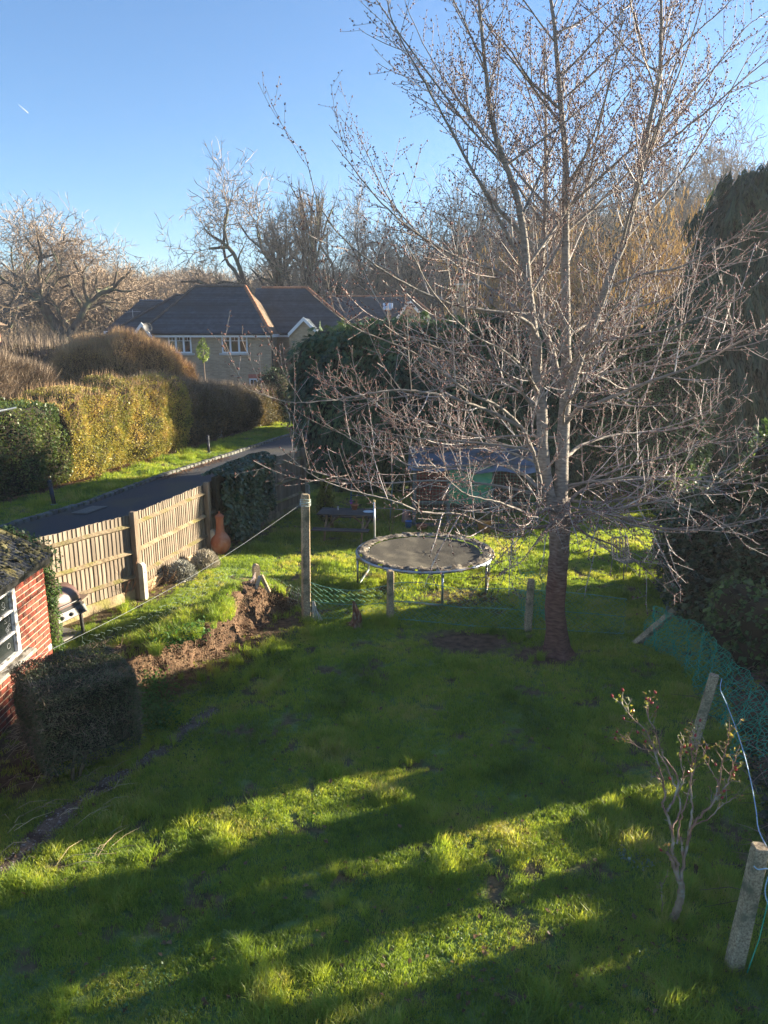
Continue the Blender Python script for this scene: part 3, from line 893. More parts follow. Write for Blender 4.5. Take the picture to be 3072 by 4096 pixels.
def clipped_bush():
    rng = np.random.default_rng(41)
    c = np.array([-3.36, 7.50, .62]); rz = R(39)
    size = (1.06, 1.08, .92)
    t = empty('clipped_bush', (c[0], c[1], g(c[0], c[1])), rz, label='dense box-clipped dark green bush on bare stems beside the brick shed', cat='bush')
    zc = c[2] - g(c[0], c[1])
    M = leafmat('box_leaf', [(.030, .045, .022), (.055, .075, .032), (.085, .105, .045), (.15, .15, .09)], trans=.15, rough=.5, pos_scale=4)
    P, Nn = box_mesh_points(42000, rng, size)
    # round the edges, sag the sides a little
    r = np.linalg.norm(P / (np.array(size) * .5), ord=12, axis=1)[:, None]
    P = P / np.maximum(r, .9)
    P[:, :2] *= (1 - .05 * np.clip(-(P[:, 2:3]) / .41, 0, 1) ** 2)
    nz = (vnoise(P[:, 0] * 3 + P[:, 2] * 2, P[:, 1] * 3 - P[:, 2], .4, 3) - .5)[:, None]
    P += Nn * (nz * .07 - np.abs(rng.normal(0, .035, (len(P), 1))))
    P[:, 2] += zc
    D = Nn * .8 + rdirs(len(P), rng); 
    stamp('leaves', LEAF_V, LEAF_F, P, frames(D, rng.uniform(-1, 1, len(P))), rng.uniform(.012, .026, len(P)), M, t)
    # fine bare twigs showing on the faces
    n = 5200
    Q, N2 = box_mesh_points(n, rng, (size[0] * .98, size[1] * .98, size[2] * .98)); Q[:, :2] *= (1 - .05 * np.clip(-(Q[:, 2:3]) / .41, 0, 1) ** 2)
    Q[:, 2] += zc
    D = N2 * .5 + rdirs(n, rng); D /= np.linalg.norm(D, axis=1)[:, None]
    stamp('twig', [(-.03, 0, 0), (.03, 0, 0), (.02, 1, .1), (-.02, 1, .1)], [(0, 1, 2, 3)], Q - D * .03, frames(D, rng.uniform(-3, 3, n)), rng.uniform(.04, .10, n), mat('bush_twig', (.10, .07, .045), (.26, .20, .14), rough=.9, scale=3, island=.4), t)['kind'] = 'stuff'
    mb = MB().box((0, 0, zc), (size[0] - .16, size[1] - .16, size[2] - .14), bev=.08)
    mb.build('dark_core', mat('inner_dark', (.012, .013, .008), (.03, .026, .016), rough=1, scale=20, bump=1), t)  # solid dark core, blocks light behind the leaves
    for k in range(7):
        a = k * 2.3; q = Vector((.10 * math.cos(a), .10 * math.sin(a), 0))
        MB().tube([(-.22 + q.x, -.28 + q.y, -.05), (-.2 + q.x * 1.8, -.25 + q.y * 1.8, .2), (-.16 + q.x * 3, -.2 + q.y * 3, zc - .2)], [.022, .016, .012], 6).build('stem', mat('pale_stem', (.13, .09, .055), (.26, .20, .13), rough=.9, scale=12, bump=.4), t, smooth=True)
clipped_bush()

def hedge_run(name, label, line, heights, depths, n, leafm, size, seed, cat='hedge', twig=None, body=None, bulge=.35, top_frac=.3, group=None, ztop_noise=.3):
    """free-standing hedge: line of the front foot (x,y), leafy front face and top; dark body inside"""
    rng = np.random.default_rng(seed)
    L = np.array(line, float); seg = np.r_[0, np.cumsum(np.hypot(*np.diff(L, axis=0).T))]
    tot = seg[-1]
    c = L.mean(0)
    t = empty(name, (c[0], c[1], g(*c)), label=label, cat=cat, group=group)
    base = np.array([c[0], c[1], g(*c)])
    def surf(s, v, w):
        # s along, v 0..1: front face 0..top ; w inset depth
        x = np.interp(s, seg, L[:, 0]); y = np.interp(s, seg, L[:, 1])
        dx = np.interp(s + .1, seg, L[:, 0]) - np.interp(s - .1, seg, L[:, 0]); dy = np.interp(s + .1, seg, L[:, 1]) - np.interp(s - .1, seg, L[:, 1])
        l = np.hypot(dx, dy) + 1e-9; nx, ny = dy / l, -dx / l
        h = np.interp(s / tot, np.linspace(0, 1, len(heights)), heights) + ztop_noise * (vnoise(s, s * 0, 1.1, seed) - .5) + ztop_noise * .6 * (vnoise(s, s * 0, .35, seed + 1) - .5)
        dp = np.interp(s / tot, np.linspace(0, 1, len(depths)), depths)
        front = v < (1 - top_frac)
        a = np.where(front, v / (1 - top_frac), 1.0); b = np.where(front, 0.0, (v - (1 - top_frac)) / top_frac)
        zz = np.where(front, a * h * .93, h * (.93 + .07 * np.sin(np.minimum(b * 3, 1) * 1.57)))
        out = bulge * np.sin(np.clip(a, 0, 1) ** .8 * 2.4) * np.where(front, 1, 1 - b * 1.0) - (a ** 4) * .25 - b * dp
        bump = .38 * (vnoise(s, zz + b * dp, .9, seed + 2) - .5) + .22 * (vnoise(s, zz + b * dp, .35, seed + 3) - .5)
        out = out + np.where(front, bump, 0) - np.where(front, w, 0)
        zz = zz + np.where(front, 0, bump * 1.0 - w)
        return np.stack([x + nx * out, y + ny * out, G(x, y) + zz], -1), np.stack([nx * np.where(front, 1, .2), ny * np.where(front, 1, .2), np.where(front, .3, 1)], -1)
    s = rng.uniform(0, tot, n); v = rng.random(n)
    P, Nn = surf(s, v, np.abs(rng.normal(0, .07, n)) - .03)
    D = Nn * .7 + rdirs(n, rng)
    stamp('leaves', LEAF_V, LEAF_F, P - base, frames(D, rng.uniform(-1.2, 1.2, n)), rng.uniform(.6, 1.4, n) * size, leafm, t)
    ns, nv = 60, 16
    S_, V_ = np.meshgrid(np.linspace(0, tot, ns), np.linspace(0, 1, nv), indexing='ij')
    B, _ = surf(S_.ravel(), V_.ravel(), np.full(ns * nv, .14))
    i = np.arange(ns - 1)[:, None] * nv; j = np.arange(nv - 1)[None, :]
    F = np.stack([i + j, i + j + 1, i + nv + j + 1, i + nv + j], -1).reshape(-1, 4)
    obj_np('dark_core', B - base, F, body or mat('hedge_inside', (.018, .016, .010), (.05, .04, .022), rough=1, scale=5, bump=1), t, smooth=True)  # solid dark body added to block light through the hedge
    if twig:
        k, ln, m, upb = twig
        s = rng.uniform(0, tot, k); v = rng.uniform(.25, 1, k) ** .7
        P, Nn = surf(s, v, np.full(k, .12))
        D = Nn * .35 + rng.normal(0, .22, (k, 3)) + np.array([0, 0, upb])
        D /= np.linalg.norm(D, axis=1)[:, None]
        o = stamp('twigs', [(-.010, 0, 0), (.010, 0, 0), (.012, .5, .05), (-.006, .5, .05), (.002, 1, .02)], [(0, 1, 2), (0, 2, 3), (3, 2, 4)], P - base, frames(D, rng.uniform(-3, 3, k)), rng.uniform(.5, 1.3, k) * ln, m, t)
        o['kind'] = 'stuff'
    return t

def build_hedges():
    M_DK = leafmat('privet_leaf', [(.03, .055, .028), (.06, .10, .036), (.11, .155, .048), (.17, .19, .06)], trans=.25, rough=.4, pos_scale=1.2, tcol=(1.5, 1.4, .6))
    M_YL = leafmat('lit_hedge_leaf', [(.10, .125, .035), (.23, .24, .06), (.37, .33, .09), (.48, .36, .14)], trans=.3, rough=.4, pos_scale=1.5, tcol=(1.5, 1.3, .6))  # sunlight on this stretch of hedge is partly put into the leaf colour
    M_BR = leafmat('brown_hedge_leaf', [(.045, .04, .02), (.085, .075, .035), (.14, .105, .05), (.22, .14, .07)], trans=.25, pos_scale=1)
    M_TW = mat('beech_twig', (.30, .18, .09), (.56, .38, .21), rough=.8, scale=1, island=.4)
    M_TWG = mat('grey_twig', (.17, .13, .09), (.36, .28, .20), rough=.8, scale=1, island=.4)
    L = HEDGE_FRONT
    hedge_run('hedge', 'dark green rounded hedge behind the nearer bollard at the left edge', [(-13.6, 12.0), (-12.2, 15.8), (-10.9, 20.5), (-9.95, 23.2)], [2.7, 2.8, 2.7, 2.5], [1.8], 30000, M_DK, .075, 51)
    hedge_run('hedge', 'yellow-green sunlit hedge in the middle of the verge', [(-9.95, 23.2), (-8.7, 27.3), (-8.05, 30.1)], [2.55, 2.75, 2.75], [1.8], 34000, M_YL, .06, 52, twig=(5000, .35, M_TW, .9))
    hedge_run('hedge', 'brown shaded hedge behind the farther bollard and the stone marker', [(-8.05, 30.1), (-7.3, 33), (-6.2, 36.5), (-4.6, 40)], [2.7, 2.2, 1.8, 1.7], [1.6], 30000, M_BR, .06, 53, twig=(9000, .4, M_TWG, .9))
    # taller growth behind
    hedge_run('beech_thicket', 'orange-brown sunlit twiggy thicket rising behind the yellow-green hedge', [(-14.8, 32.0), (-12.9, 30.9), (-11.0, 31.0), (-9.4, 32.2), (-8.6, 34.8)], [2.6, 4.0, 4.2, 4.3, 4.0, 3.0], [1.6], 20000, leafmat('beech_leaf', [(.18, .11, .055), (.36, .235, .11), (.52, .36, .17)], trans=.35, pos_scale=1), .07, 54, cat='shrub', twig=(26000, .42, M_TW, .55), bulge=.3)
    hedge_run('twiggy_shrub', 'pale grey-brown twiggy shrub mass above the dark hedge at the left edge', [(-15.5, 22.5), (-13.3, 25.0), (-11.9, 27.4)], [4.3, 4.3, 3.3], [2.0], 7000, M_BR, .06, 55, cat='shrub', twig=(24000, .55, M_TWG, .35), bulge=.4)
    hedge_run('scrub_strip', 'dull olive scrub below the oaks beyond the hedges', [(-34, 44), (-24, 46), (-15.8, 47)], [3.6, 3.8, 3.4], [3], 9000, M_BR, .14, 56, cat='shrub', twig=(6000, .9, M_TWG, 1.2), bulge=.3)
build_hedges()

# fronds for conifers
def frond_proto():
    V, F = [], []
    def q(a, d, w, L):
        i = len(V)
        a = np.array(a, float); d = np.array(d, float); d /= np.linalg.norm(d); s = np.array([d[1], -d[0], 0])
        V.extend([a - s * w * .3, a + s * w * .3, a + d * L * .55 + s * w * .5, a + d * L, a + d * L * .55 - s * w * .5])
        F.extend([(i, i + 1, i + 2), (i, i + 2, i + 4), (i + 4, i + 2, i + 3)])
    q((0, 0, 0), (0, 1, 0), .10, 1)
    for k, y in enumerate((.18, .36, .54)):
        for sg in (-1, 1):
            q((0, y, 0), (sg * .75, 1, -.15), .10, .5 - .2 * y)
    return V, F
FRV, FRF = frond_proto()

def conifer_mass(name, label, blobs, n, size, m, seed, down=.9, cat='conifer', group=None, trunk=None, view=True):
    """blobs: list of (x,y,z, rx,ry,rz); drooping sprays over their outer surface"""
    rng = np.random.default_rng(seed)
    c = np.array(blobs[0][:2]); base = np.array([c[0], c[1], g(*c)])
    t = empty(name, tuple(base), label=label, cat=cat, group=group)
    B = np.array(blobs, float)
    A = (B[:, 3] * B[:, 5]); A /= A.sum()
    k = int(n * 1.6)
    bi = rng.choice(len(B), k, p=A)
    d = rdirs(k, rng)
    if view: d[:, 1] = np.where((d[:, 1] > .35) & (rng.random(k) < .85), -d[:, 1], d[:, 1])
    lump = 1 + .30 * (vnoise(d[:, 0] * 3 + bi * 7, d[:, 2] * 3 + d[:, 1] * 2, .55, seed) - .5) - np.abs(rng.normal(0, .05, k))
    P = B[bi, :3] + d * B[bi, 3:6] * lump[:, None]
    ins = np.zeros(k, bool)
    for j in range(len(B)):
        q = ((P - B[j, :3]) / B[j, 3:6]); ins |= ((q ** 2).sum(1) < .72) & (bi != j)
    keep = ~ins & (P[:, 2] > G(P[:, 0], P[:, 1]) + .02)
    P, d = P[keep][:n], d[keep][:n]
    D = d * .55 + rng.normal(0, .28, P.shape) + np.array([0, 0, -down])
    stamp('foliage', FRV, FRF, P - base, frames(D, rng.uniform(-.7, .7, len(P))), rng.uniform(.6, 1.35, len(P)) * size, m, t)
    if down > 1.2:
        kk = rng.integers(0, len(P), len(P) // 5); D2 = d[kk] * .25 + rng.normal(0, .12, (len(kk), 3)) + (0, 0, -1)
        ln = rng.uniform(.5, 1.2, len(kk))
        stamp('hanging_spray', FRV, FRF, P[kk] * 1.0 + d[kk] * rng.uniform(0, .18, (len(kk), 1)) - base, frames(D2, rng.uniform(-.7, .7, len(kk))), np.column_stack([ln * .45, ln, ln]), m, t)['kind'] = 'stuff'
    mb = MB()
    for (x, y, z, rx, ry, rz) in blobs:
        prof = [(math.sin(a) * 1, -math.cos(a)) for a in np.linspace(.15, math.pi - .15, 8)]
        vs0 = len(mb.v)
        mb.lathe([(r_, z_) for r_, z_ in prof], 12)
        for i in range(vs0, len(mb.v)):
            p = mb.v[i]; mb.v[i] = (p[0] * rx * .86 + x - base[0], p[1] * ry * .86 + y - base[1], p[2] * rz * .9 + z - base[2])
    mb.build('dark_core', mat('conifer_inside', (.007, .010, .007), (.02, .024, .014), rough=1, scale=4, bump=1), t, smooth=True)  # dark solid core added so no light passes the sprays
    if trunk:
        for (x, y, r_) in trunk:
            z = g(x, y)
            MB().tube([(x - base[0], y - base[1], z - .1 - base[2]), (x - base[0], y - base[1], z + 2.5 - base[2])], [r_, r_ * .8], 8).build('trunk', mat('conifer_bark', (.05, .03, .02), (.12, .08, .055), scale=6, bump=.7), t)
    return t

def build_conifers():
    M_L = leafmat('leylandii', [(.012, .034, .022), (.028, .066, .036), (.055, .11, .045), (.12, .16, .055)], trans=.15, rough=.6, pos_scale=.8, tcol=(1.4, 1.5, .6))
    M_D = leafmat('dark_conifer', [(.009, .022, .016), (.020, .045, .028), (.042, .075, .036), (.08, .10, .045)], trans=.15, rough=.6, pos_scale=.5)
    bl = [(-.9, 22.6, 2.2, 1.75, 1.5, 2.55), (-1.75, 23.2, 3.3, 1.1, 1.1, 1.5), (-1.1, 23.2, 3.4, 1.3, 1.3, 1.5), (1.0, 22.2, 2.5, 1.8, 1.5, 2.6), (.2, 22.9, 3.7, 1.6, 1.4, 1.35), (2.9, 22.0, 2.5, 1.8, 1.5, 2.6), (2.2, 22.6, 3.8, 1.7, 1.4, 1.3),
          (4.8, 21.8, 2.3, 1.8, 1.4, 2.5), (4.2, 22.3, 3.6, 1.6, 1.3, 1.2), (6.4, 21.8, 2.2, 1.6, 1.4, 2.3)]
    conifer_mass('conifer_hedge', 'broad dark green feathery conifer hedge behind the picnic table and hen run', bl, 21000, .25, M_L, 61, trunk=[(-.6, 22.2, .1), (1.2, 22, .1), (3, 21.8, .1)])
    # tall drooping conifers at the right edge
    bl = [(11.2, 23.4, 4.0, 2.2, 1.9, 4.3), (10.9, 23.8, 6.7, 1.6, 1.6, 2.6), (13.0, 23.8, 4.5, 2.3, 2.0, 4.6), (12.8, 24.2, 7.9, 1.9, 1.8, 2.3)]
    conifer_mass('weeping_conifer', 'tall dark weeping conifer rising above everything at the right edge', bl, 13000, .36, M_D, 62, down=1.6, trunk=[(10.9, 22.4, .2)])
    bl = [(8.8, 21.9, 2.6, 1.5, 1.2, 2.9), (10.0, 22.3, 3.4, 1.4, 1.2, 3.0), (9.3, 22.4, 4.7, 1.1, 1.0, 1.5)]
    conifer_mass('weeping_conifer', 'lower dark conifer in front and left of the tall weeping one', bl, 7000, .32, M_D, 63, down=1.5)
    bl = [(8.2, 29.0, 2.4, 1.7, 1.4, 2.6), (9.6, 29.6, 3.2, 1.5, 1.3, 2.8), (5.6, 26.2, 2.3, 1.5, 1.2, 2.5)]  # added behind the thicket so their shadow falls on the dark hedge
    conifer_mass('conifer', 'dark conifers added behind the grey thicket to shade the left hedge', bl, 4500, .34, M_L, 65)
    # small golden conifer behind the table
    M_G = leafmat('gold_conifer', [(.06, .09, .02), (.14, .17, .03), (.24, .25, .05)], trans=.3, pos_scale=2)
    bl = [(-1.42, 17.9, .45, .20, .20, .45), (-1.42, 17.9, .85, .12, .12, .35)]
    conifer_mass('dwarf_conifer', 'small yellow-green upright conifer behind the picnic table', bl, 700, .10, M_G, 64, down=-.9, cat='shrub')
build_conifers()

def leaf_mass(name, label, blobs, n, size, m, seed, cat='shrub', V=LEAF_V, F=LEAF_F, inner=True, droop=.3, view=True, innerm=None, group=None, front=True):
    rng = np.random.default_rng(seed)
    c = np.array(blobs[0][:2]); base = np.array([c[0], c[1], g(*c)])
    t = empty(name, tuple(base), label=label, cat=cat, group=group)
    B = np.array(blobs, float); A = (B[:, 3] * B[:, 5]); A /= A.sum()
    k = int(n * 1.7); bi = rng.choice(len(B), k, p=A); d = rdirs(k, rng)
    if front: d[:, 1] = np.where((d[:, 1] > .4) & (rng.random(k) < .8), -d[:, 1], d[:, 1])
    lump = 1 + .25 * (vnoise(d[:, 0] * 3 + bi * 5, d[:, 2] * 3 + d[:, 1] * 2, .5, seed) - .5) - np.abs(rng.normal(0, .06, k))
    P = B[bi, :3] + d * B[bi, 3:6] * lump[:, None]
    ins = np.zeros(k, bool)
    for j in range(len(B)):
        q = ((P - B[j, :3]) / B[j, 3:6]); ins |= ((q ** 2).sum(1) < .65) & (bi != j)
    keep = ~ins & (P[:, 2] > G(P[:, 0], P[:, 1]) + .02)
    P, d = P[keep][:n], d[keep][:n]
    D = d * .5 + rng.normal(0, .5, P.shape) + np.array([0, 0, -droop])
    stamp('leaves', V, F, P - base, frames(D, rng.uniform(-.8, .8, len(P))), rng.uniform(.6, 1.3, len(P)) * size, m, t)
    if inner:
        mb = MB()
        for (x, y, z, rx, ry, rz) in blobs:
            v0 = len(mb.v); mb.lathe([(math.sin(a), -math.cos(a)) for a in np.linspace(.15, math.pi - .15, 8)], 12)
            for i in range(v0, len(mb.v)):
                p = mb.v[i]; mb.v[i] = (p[0] * rx * .82 + x - base[0], p[1] * ry * .82 + y - base[1], p[2] * rz * .86 + z - base[2])
        mb.build('dark_core', innerm or mat('hedge_inside', (.018, .016, .010), (.05, .04, .022), rough=1, scale=5, bump=1), t, smooth=True)  # dark solid core added to stop light between the leaves
    return t

def build_ivy_masses():
    M_IVY = leafmat('ivy_leaf', [(.010, .024, .015), (.026, .052, .028), (.05, .085, .035), (.10, .14, .055)], trans=.12, rough=.35, spec=.5, pos_scale=1.5)
    M_HOL = leafmat('laurel_leaf', [(.022, .048, .020), (.05, .10, .032), (.09, .155, .045), (.17, .23, .07)], trans=.2, rough=.4, spec=.35, pos_scale=1)
    M_WIL = leafmat('ivy_on_tree', [(.012, .025, .014), (.028, .05, .026), (.05, .075, .035)], trans=.15, pos_scale=.9)
    # ivy mass along the right boundary
    bl = [(5.5, 12.2, .9, .85, .9, .95), (6.2, 12.8, 1.2, .9, .9, 1.0), (6.0, 11.2, .9, .9, 1.0, 1.0), (5.9, 13.6, .9, .8, .8, 1.0), (6.9, 11.6, 1.6, 1.0, 1.2, 1.3), (5.2, 11.5, .5, .6, .7, .6), (6.8, 12.9, 1.5, .8, .8, .9), (6.9, 10.9, 1.0, .9, .8, 1.0)]
    leaf_mass('ivy_thicket', 'dark glossy ivy thicket on the right boundary behind the leaning concrete post', bl, 20000, .085, M_IVY, 71, V=IVY_V, F=IVY_F, cat='ivy')
    bl = [(7.5, 20.2, 2.0, 1.3, 1.0, 2.1), (6.6, 20.8, 2.6, 1.1, 1.0, 2.0), (7.3, 20.8, 3.7, 1.2, 1.0, 1.3)]
    leaf_mass('laurel', 'tall glossy green laurel right of the cherry stems', bl, 14000, .10, M_HOL, 72)
    bl = [(8.1, 16.2, .6, .8, .5, .7), (7.2, 18.6, .5, .7, .5, .6)]
    leaf_mass('laurel', 'low sunlit yellow-green leafy shrub in the gap of the right boundary', bl, 2200, .08, leafmat('lit_laurel', [(.05, .09, .02), (.12, .18, .03), (.2, .26, .05)], trans=.35, pos_scale=1), 73)  # lit copy of the laurel leaf, sunlight put into its yellow-green
    # shed plants
    bl = [(-4.60, 9.66, .75, .15, .17, .72), (-4.56, 9.64, 1.22, .15, .16, .28), (-4.66, 9.68, .35, .2, .2, .38)]
    leaf_mass('climber', 'green climbing shrub between the brick shed corner and the barbecue', bl, 3400, .036, leafmat('jasmine', [(.02, .05, .015), (.05, .10, .025), (.10, .17, .04), (.16, .22, .05)], trans=.3, pos_scale=4), 74)
    bl = [(-5.55, 10.1, 1.35, .65, .35, .65), (-4.95, 10.0, 1.55, .42, .28, .3), (-6.2, 10.2, 1.5, .6, .35, .6), (-5.2, 10.05, 1.75, .35, .2, .22)]
    leaf_mass('climber', 'dark leafy creeper spilling over the back of the shed roof', bl, 5200, .05, leafmat('honeysuckle', [(.02, .045, .02), (.04, .08, .03), (.075, .125, .045)], trans=.25, pos_scale=3), 75)
    # ivy over the fence, third bay
    rng = np.random.default_rng(76)
    a, b = np.array(FENCE[2]), np.array(FENCE[3]); d = (b - a) / np.linalg.norm(b - a); nn = np.array([d[1], -d[0]])
    n = 9000; L = np.linalg.norm(b - a) + .25
    s = rng.uniform(.12, 1, n) * L; z = rng.uniform(.15, 1.95, n)
    edge = .35 + .45 * vnoise(s, s * 0, .4, 7)
    low = np.where(s < .6, 1.0 - s * .6, .25 + .2 * np.sin(s * 3))
    keep = (z > low * (.6 + .8 * vnoise(s, z, .25, 8))) ; s, z = s[keep], z[keep]; n = len(s)
    th = .16 + .10 * vnoise(s, z, .4, 3) + .14 * np.clip((z - 1.3) / .5, 0, 1)
    over = rng.random(n) < .22
    off = np.where(over, rng.uniform(-.30, .25, n), th + rng.normal(0, .035, n))
    z = np.where(over, 1.80 + .10 * vnoise(s, off, .3, 4) - np.abs(off) * .35, np.minimum(z, 1.78))
    P = np.column_stack([a[0] + d[0] * s + nn[0] * off, a[1] + d[1] * s + nn[1] * off, z])
    base = np.array([a[0], a[1], 0.])
    t = empty('fence_ivy', tuple(base), label='thick ivy covering the third bay of the board fence beside the clay stove', cat='ivy')
    D = np.column_stack([np.full(n, nn[0] * .5), np.full(n, nn[1] * .5), np.full(n, -.7)]) + rng.normal(0, .35, (n, 3))
    stamp('leaves', IVY_V, IVY_F, P - base, frames(D, rng.uniform(-.6, .6, n)), rng.uniform(.055, .10, n), M_IVY2(), t)
    mb = MB(); q = lambda s_, o_, z_: (a[0] + d[0] * s_ + nn[0] * o_ - base[0], a[1] + d[1] * s_ + nn[1] * o_ - base[1], z_)
    mb.prism([q(.45, .04, .7), q(L, .04, .35), q(L, .04, 1.75), q(.2, .04, 1.72), q(.2, .04, 1.3)], (nn[0], nn[1], 0), .09)
    mb.build('stems', mat('hedge_inside', (.018, .016, .010)), t)  # one solid dark slab filling in behind the ivy leaves
def M_IVY2():
    return leafmat('fence_ivy_leaf', [(.015, .035, .018), (.035, .065, .03), (.065, .10, .04), (.15, .18, .09)], trans=.12, rough=.35, spec=.5, pos_scale=1.5)
build_ivy_masses()

def build_bramble():
    """leafy slope at the right boundary"""
    rng = np.random.default_rng(81)
    n = 26000
    y = rng.uniform(4.2, 12.5, n); xr = 2.95 + (y - 4.64) * .33
    x = xr + .12 + np.abs(rng.normal(0, 1, n)) * 1.1
    dens = vnoise(x, y, .5, 4)
    keep = (rng.random(n) < .25 + dens) & (x < .62 * y + 1.5); x, y = x[keep], y[keep]; n = len(x)
    P = np.column_stack([x, y, G(x, y) + .03 + np.abs(rng.normal(0, .09, n)) * np.clip((x - (2.95 + (y - 4.64) * .33)) / .5, .2, 1.3)])
    D = rdirs(n, rng); D[:, 2] *= .5
    M = leafmat('bramble_leaf', [(.02, .03, .02), (.045, .05, .033), (.04, .07, .03), (.10, .08, .06), (.15, .10, .065)], trans=.15, rough=.6, pos_scale=1.5)
    o = stamp('bramble', IVY_V, IVY_F, P, frames(D, rng.uniform(-1, 1, n)), rng.uniform(.03, .085, n), M); put(o, 'dull ivy and bramble leaves covering the right boundary slope', cat='undergrowth', kind='stuff')
    br = []
    for k in range(420):
        y0 = rng.uniform(4.5, 12); x0 = 2.95 + (y0 - 4.64) * .33 + abs(rng.normal(.7, .6)) + .15
        a = rng.uniform(0, 6.28); L = rng.uniform(.25, .9); d = np.array([math.cos(a), math.sin(a), 0])
        p = np.array([x0, y0, g(x0, y0) + .04]); hh = rng.uniform(.05, .25)
        br.append((np.array([p, p + d * L * .35 + (0, 0, hh), p + d * L * .7 + (0, 0, hh * .9), p + d * L + (0, 0, .02)]), np.array([.004, .0035, .003, .002])))
    o = tubes('bramble_stem', br, mat('bramble_stems', (.13, .08, .06), (.32, .22, .17), rough=.9, scale=2, island=.5), n=3); put(o, 'tangled bare bramble stems on the right boundary slope', cat='undergrowth', kind='stuff')
build_bramble()

def small_bushes():
    rng = np.random.default_rng(85)
    M_LAV = mat('lavender', (.22, .22, .19), (.44, .43, .37), rough=.9, scale=8, island=.35)
    def sprig(label, c, r, h, n, L, m, name='lavender', cat='plant', w=.014):
        z = g(*c); t = empty(name, (c[0], c[1], z), label=label, cat=cat)
        d = rdirs(n, rng); d[:, 2] = np.abs(d[:, 2]); P = d * (r, r, h) * rng.uniform(.35, 1, (n, 1)) ** .4
        D = d * .6 + rng.normal(0, .35, (n, 3)) + (0, 0, .5)
        stamp('foliage', [(-.5 * w / .014 * .12, 0, 0), (.06, 0, 0), (.07, .6, .05), (0, 1, 0), (-.07, .6, .05)], [(0, 1, 2), (0, 2, 4), (4, 2, 3)], P, frames(D, rng.uniform(-3, 3, n)), rng.uniform(.6, 1.3, n) * L, m, t)
        mb = MB().lathe([(r * .75 * math.sin(a), h * .8 * (-math.cos(a)) * .5 + h * .35) for a in np.linspace(.2, math.pi - .2, 6)], 10)
        mb.build('dark_core', mat('lavender_inside', (.06, .05, .035), (.12, .10, .07), scale=10, bump=1), t)  # darker solid core under the sprigs
    p1 = on_g(725, 2318); p2 = on_g(818, 2268)
    sprig('greyer front lavender bush at the fence foot near the wooden post', (p1[0], p1[1]), .27, .32, 2600, .075, M_LAV)
    sprig('paler rear lavender bush at the fence foot beside the clay stove', (p2[0], p2[1]), .27, .30, 2600, .075, mat('lavender_pale', (.30, .27, .21), (.55, .50, .40), rough=.9, scale=8, island=.3))
    # bare shrubs: red dogwood stems and dry tangle
    def bare(label, c, n, h, spread, m, seed, name='bare_shrub', r=.005):
        rg = np.random.default_rng(seed); z = g(*c); t = empty(name, (c[0], c[1], z), label=label, cat='shrub')
        br = []
        for k in range(n):
            a = rg.uniform(0, 6.28); o = rg.uniform(0, .10); p = np.array([o * math.cos(a), o * math.sin(a), 0]); L = h * rg.uniform(.5, 1.1)
            d = np.array([math.cos(a) * spread * rg.uniform(.2, 1), math.sin(a) * spread * rg.uniform(.2, 1), 1.]); d /= np.linalg.norm(d)
            pts = [p]
            for s in range(5): d = d + rg.normal(0, .10, 3); d /= np.linalg.norm(d); pts.append(pts[-1] + d * L / 5)
            br.append((np.array(pts), np.linspace(r, r * .35, 6)))
            for s in (2, 3, 4):
                dd = d + rg.normal(0, .5, 3); dd /= np.linalg.norm(dd); br.append((np.array([pts[s], pts[s] + dd * L * .12, pts[s] + dd * L * .2 + (0, 0, .02)]), np.array([r * .5, r * .4, r * .3])))
        o = tubes('stems', br, m, t, n=3); return t
    M_RED = mat('red_stem', (.22, .08, .04), (.42, .20, .10), rough=.6, scale=4, island=.3)
    M_TAN = mat('tan_stem', (.24, .15, .08), (.45, .30, .17), rough=.8, scale=4, island=.3)
    a = on_g(500, 2400); bare('leafless red-stemmed shrub against the second fence post', (a[0] , a[1]), 16, .75, .55, M_RED, 1)
    a = on_g(600, 2370); bare('low brown tangle of dry stems under the fence rails', (a[0] - .05, a[1]), 60, .36, 1.3, M_TAN, 2, r=.0035)
    a = on_g(680, 2330); bare('dry brown stems beside the front lavender bush', (a[0] - .05, a[1]), 50, .30, 1.3, M_TAN, 3, r=.0035)
    a = on_g(1560, 2130); bare('small leafless sapling left of the hen run', (a[0], a[1]), 6, .9, .4, M_TAN, 5)
    a = on_g(1760, 2140); bare('dry stems in front of the hen run mesh', (a[0], a[1]), 30, .5, .9, M_TAN, 6)
    a = on_g(1190, 2420); bare('dead twiggy tangle at the foot of the tall concrete post', (a[0] - .05, a[1] + .05), 60, .36, 1.6, M_TAN, 7, r=.004)
    # broken stump, split wood
    p = on_g(1420, 2505)
    t = empty('broken_stump', p, label='small reddish rotten tree stump standing in the lawn before the mesh', cat='stump')
    mb = MB()
    rg = random.Random(3)
    prof = []
    V = []; n = 14; rows = [(0, .13), (.04, .10), (.10, .075), (.18, .065), (.27, .05), (.36, .035), (.42, .018)]
    for (z, r_) in rows:
        for i in range(n):
            a = 2 * math.pi * i / n; rr = r_ * (1 + .35 * math.sin(i * 2.1 + z * 9) * .6 + rg.uniform(-.15, .15))
            V.append((rr * math.cos(a) + .03 * math.sin(z * 9), rr * math.sin(a), z + (rg.uniform(-.05, .05) if z > .3 else 0)))
    F = [(k * n + i, k * n + (i + 1) % n, (k + 1) * n + (i + 1) % n, (k + 1) * n + i) for k in range(len(rows) - 1) for i in range(n)]; F.append(tuple((len(rows) - 1) * n + i for i in range(n)))
    MB().add(V, F).build('wood', mat('rotten_wood', (.10, .035, .02), (.30, .13, .07), rough=.95, scale=14, stretch=(3, 3, 1), bump=1, c3=(.35, .25, .17), s3=9), t)
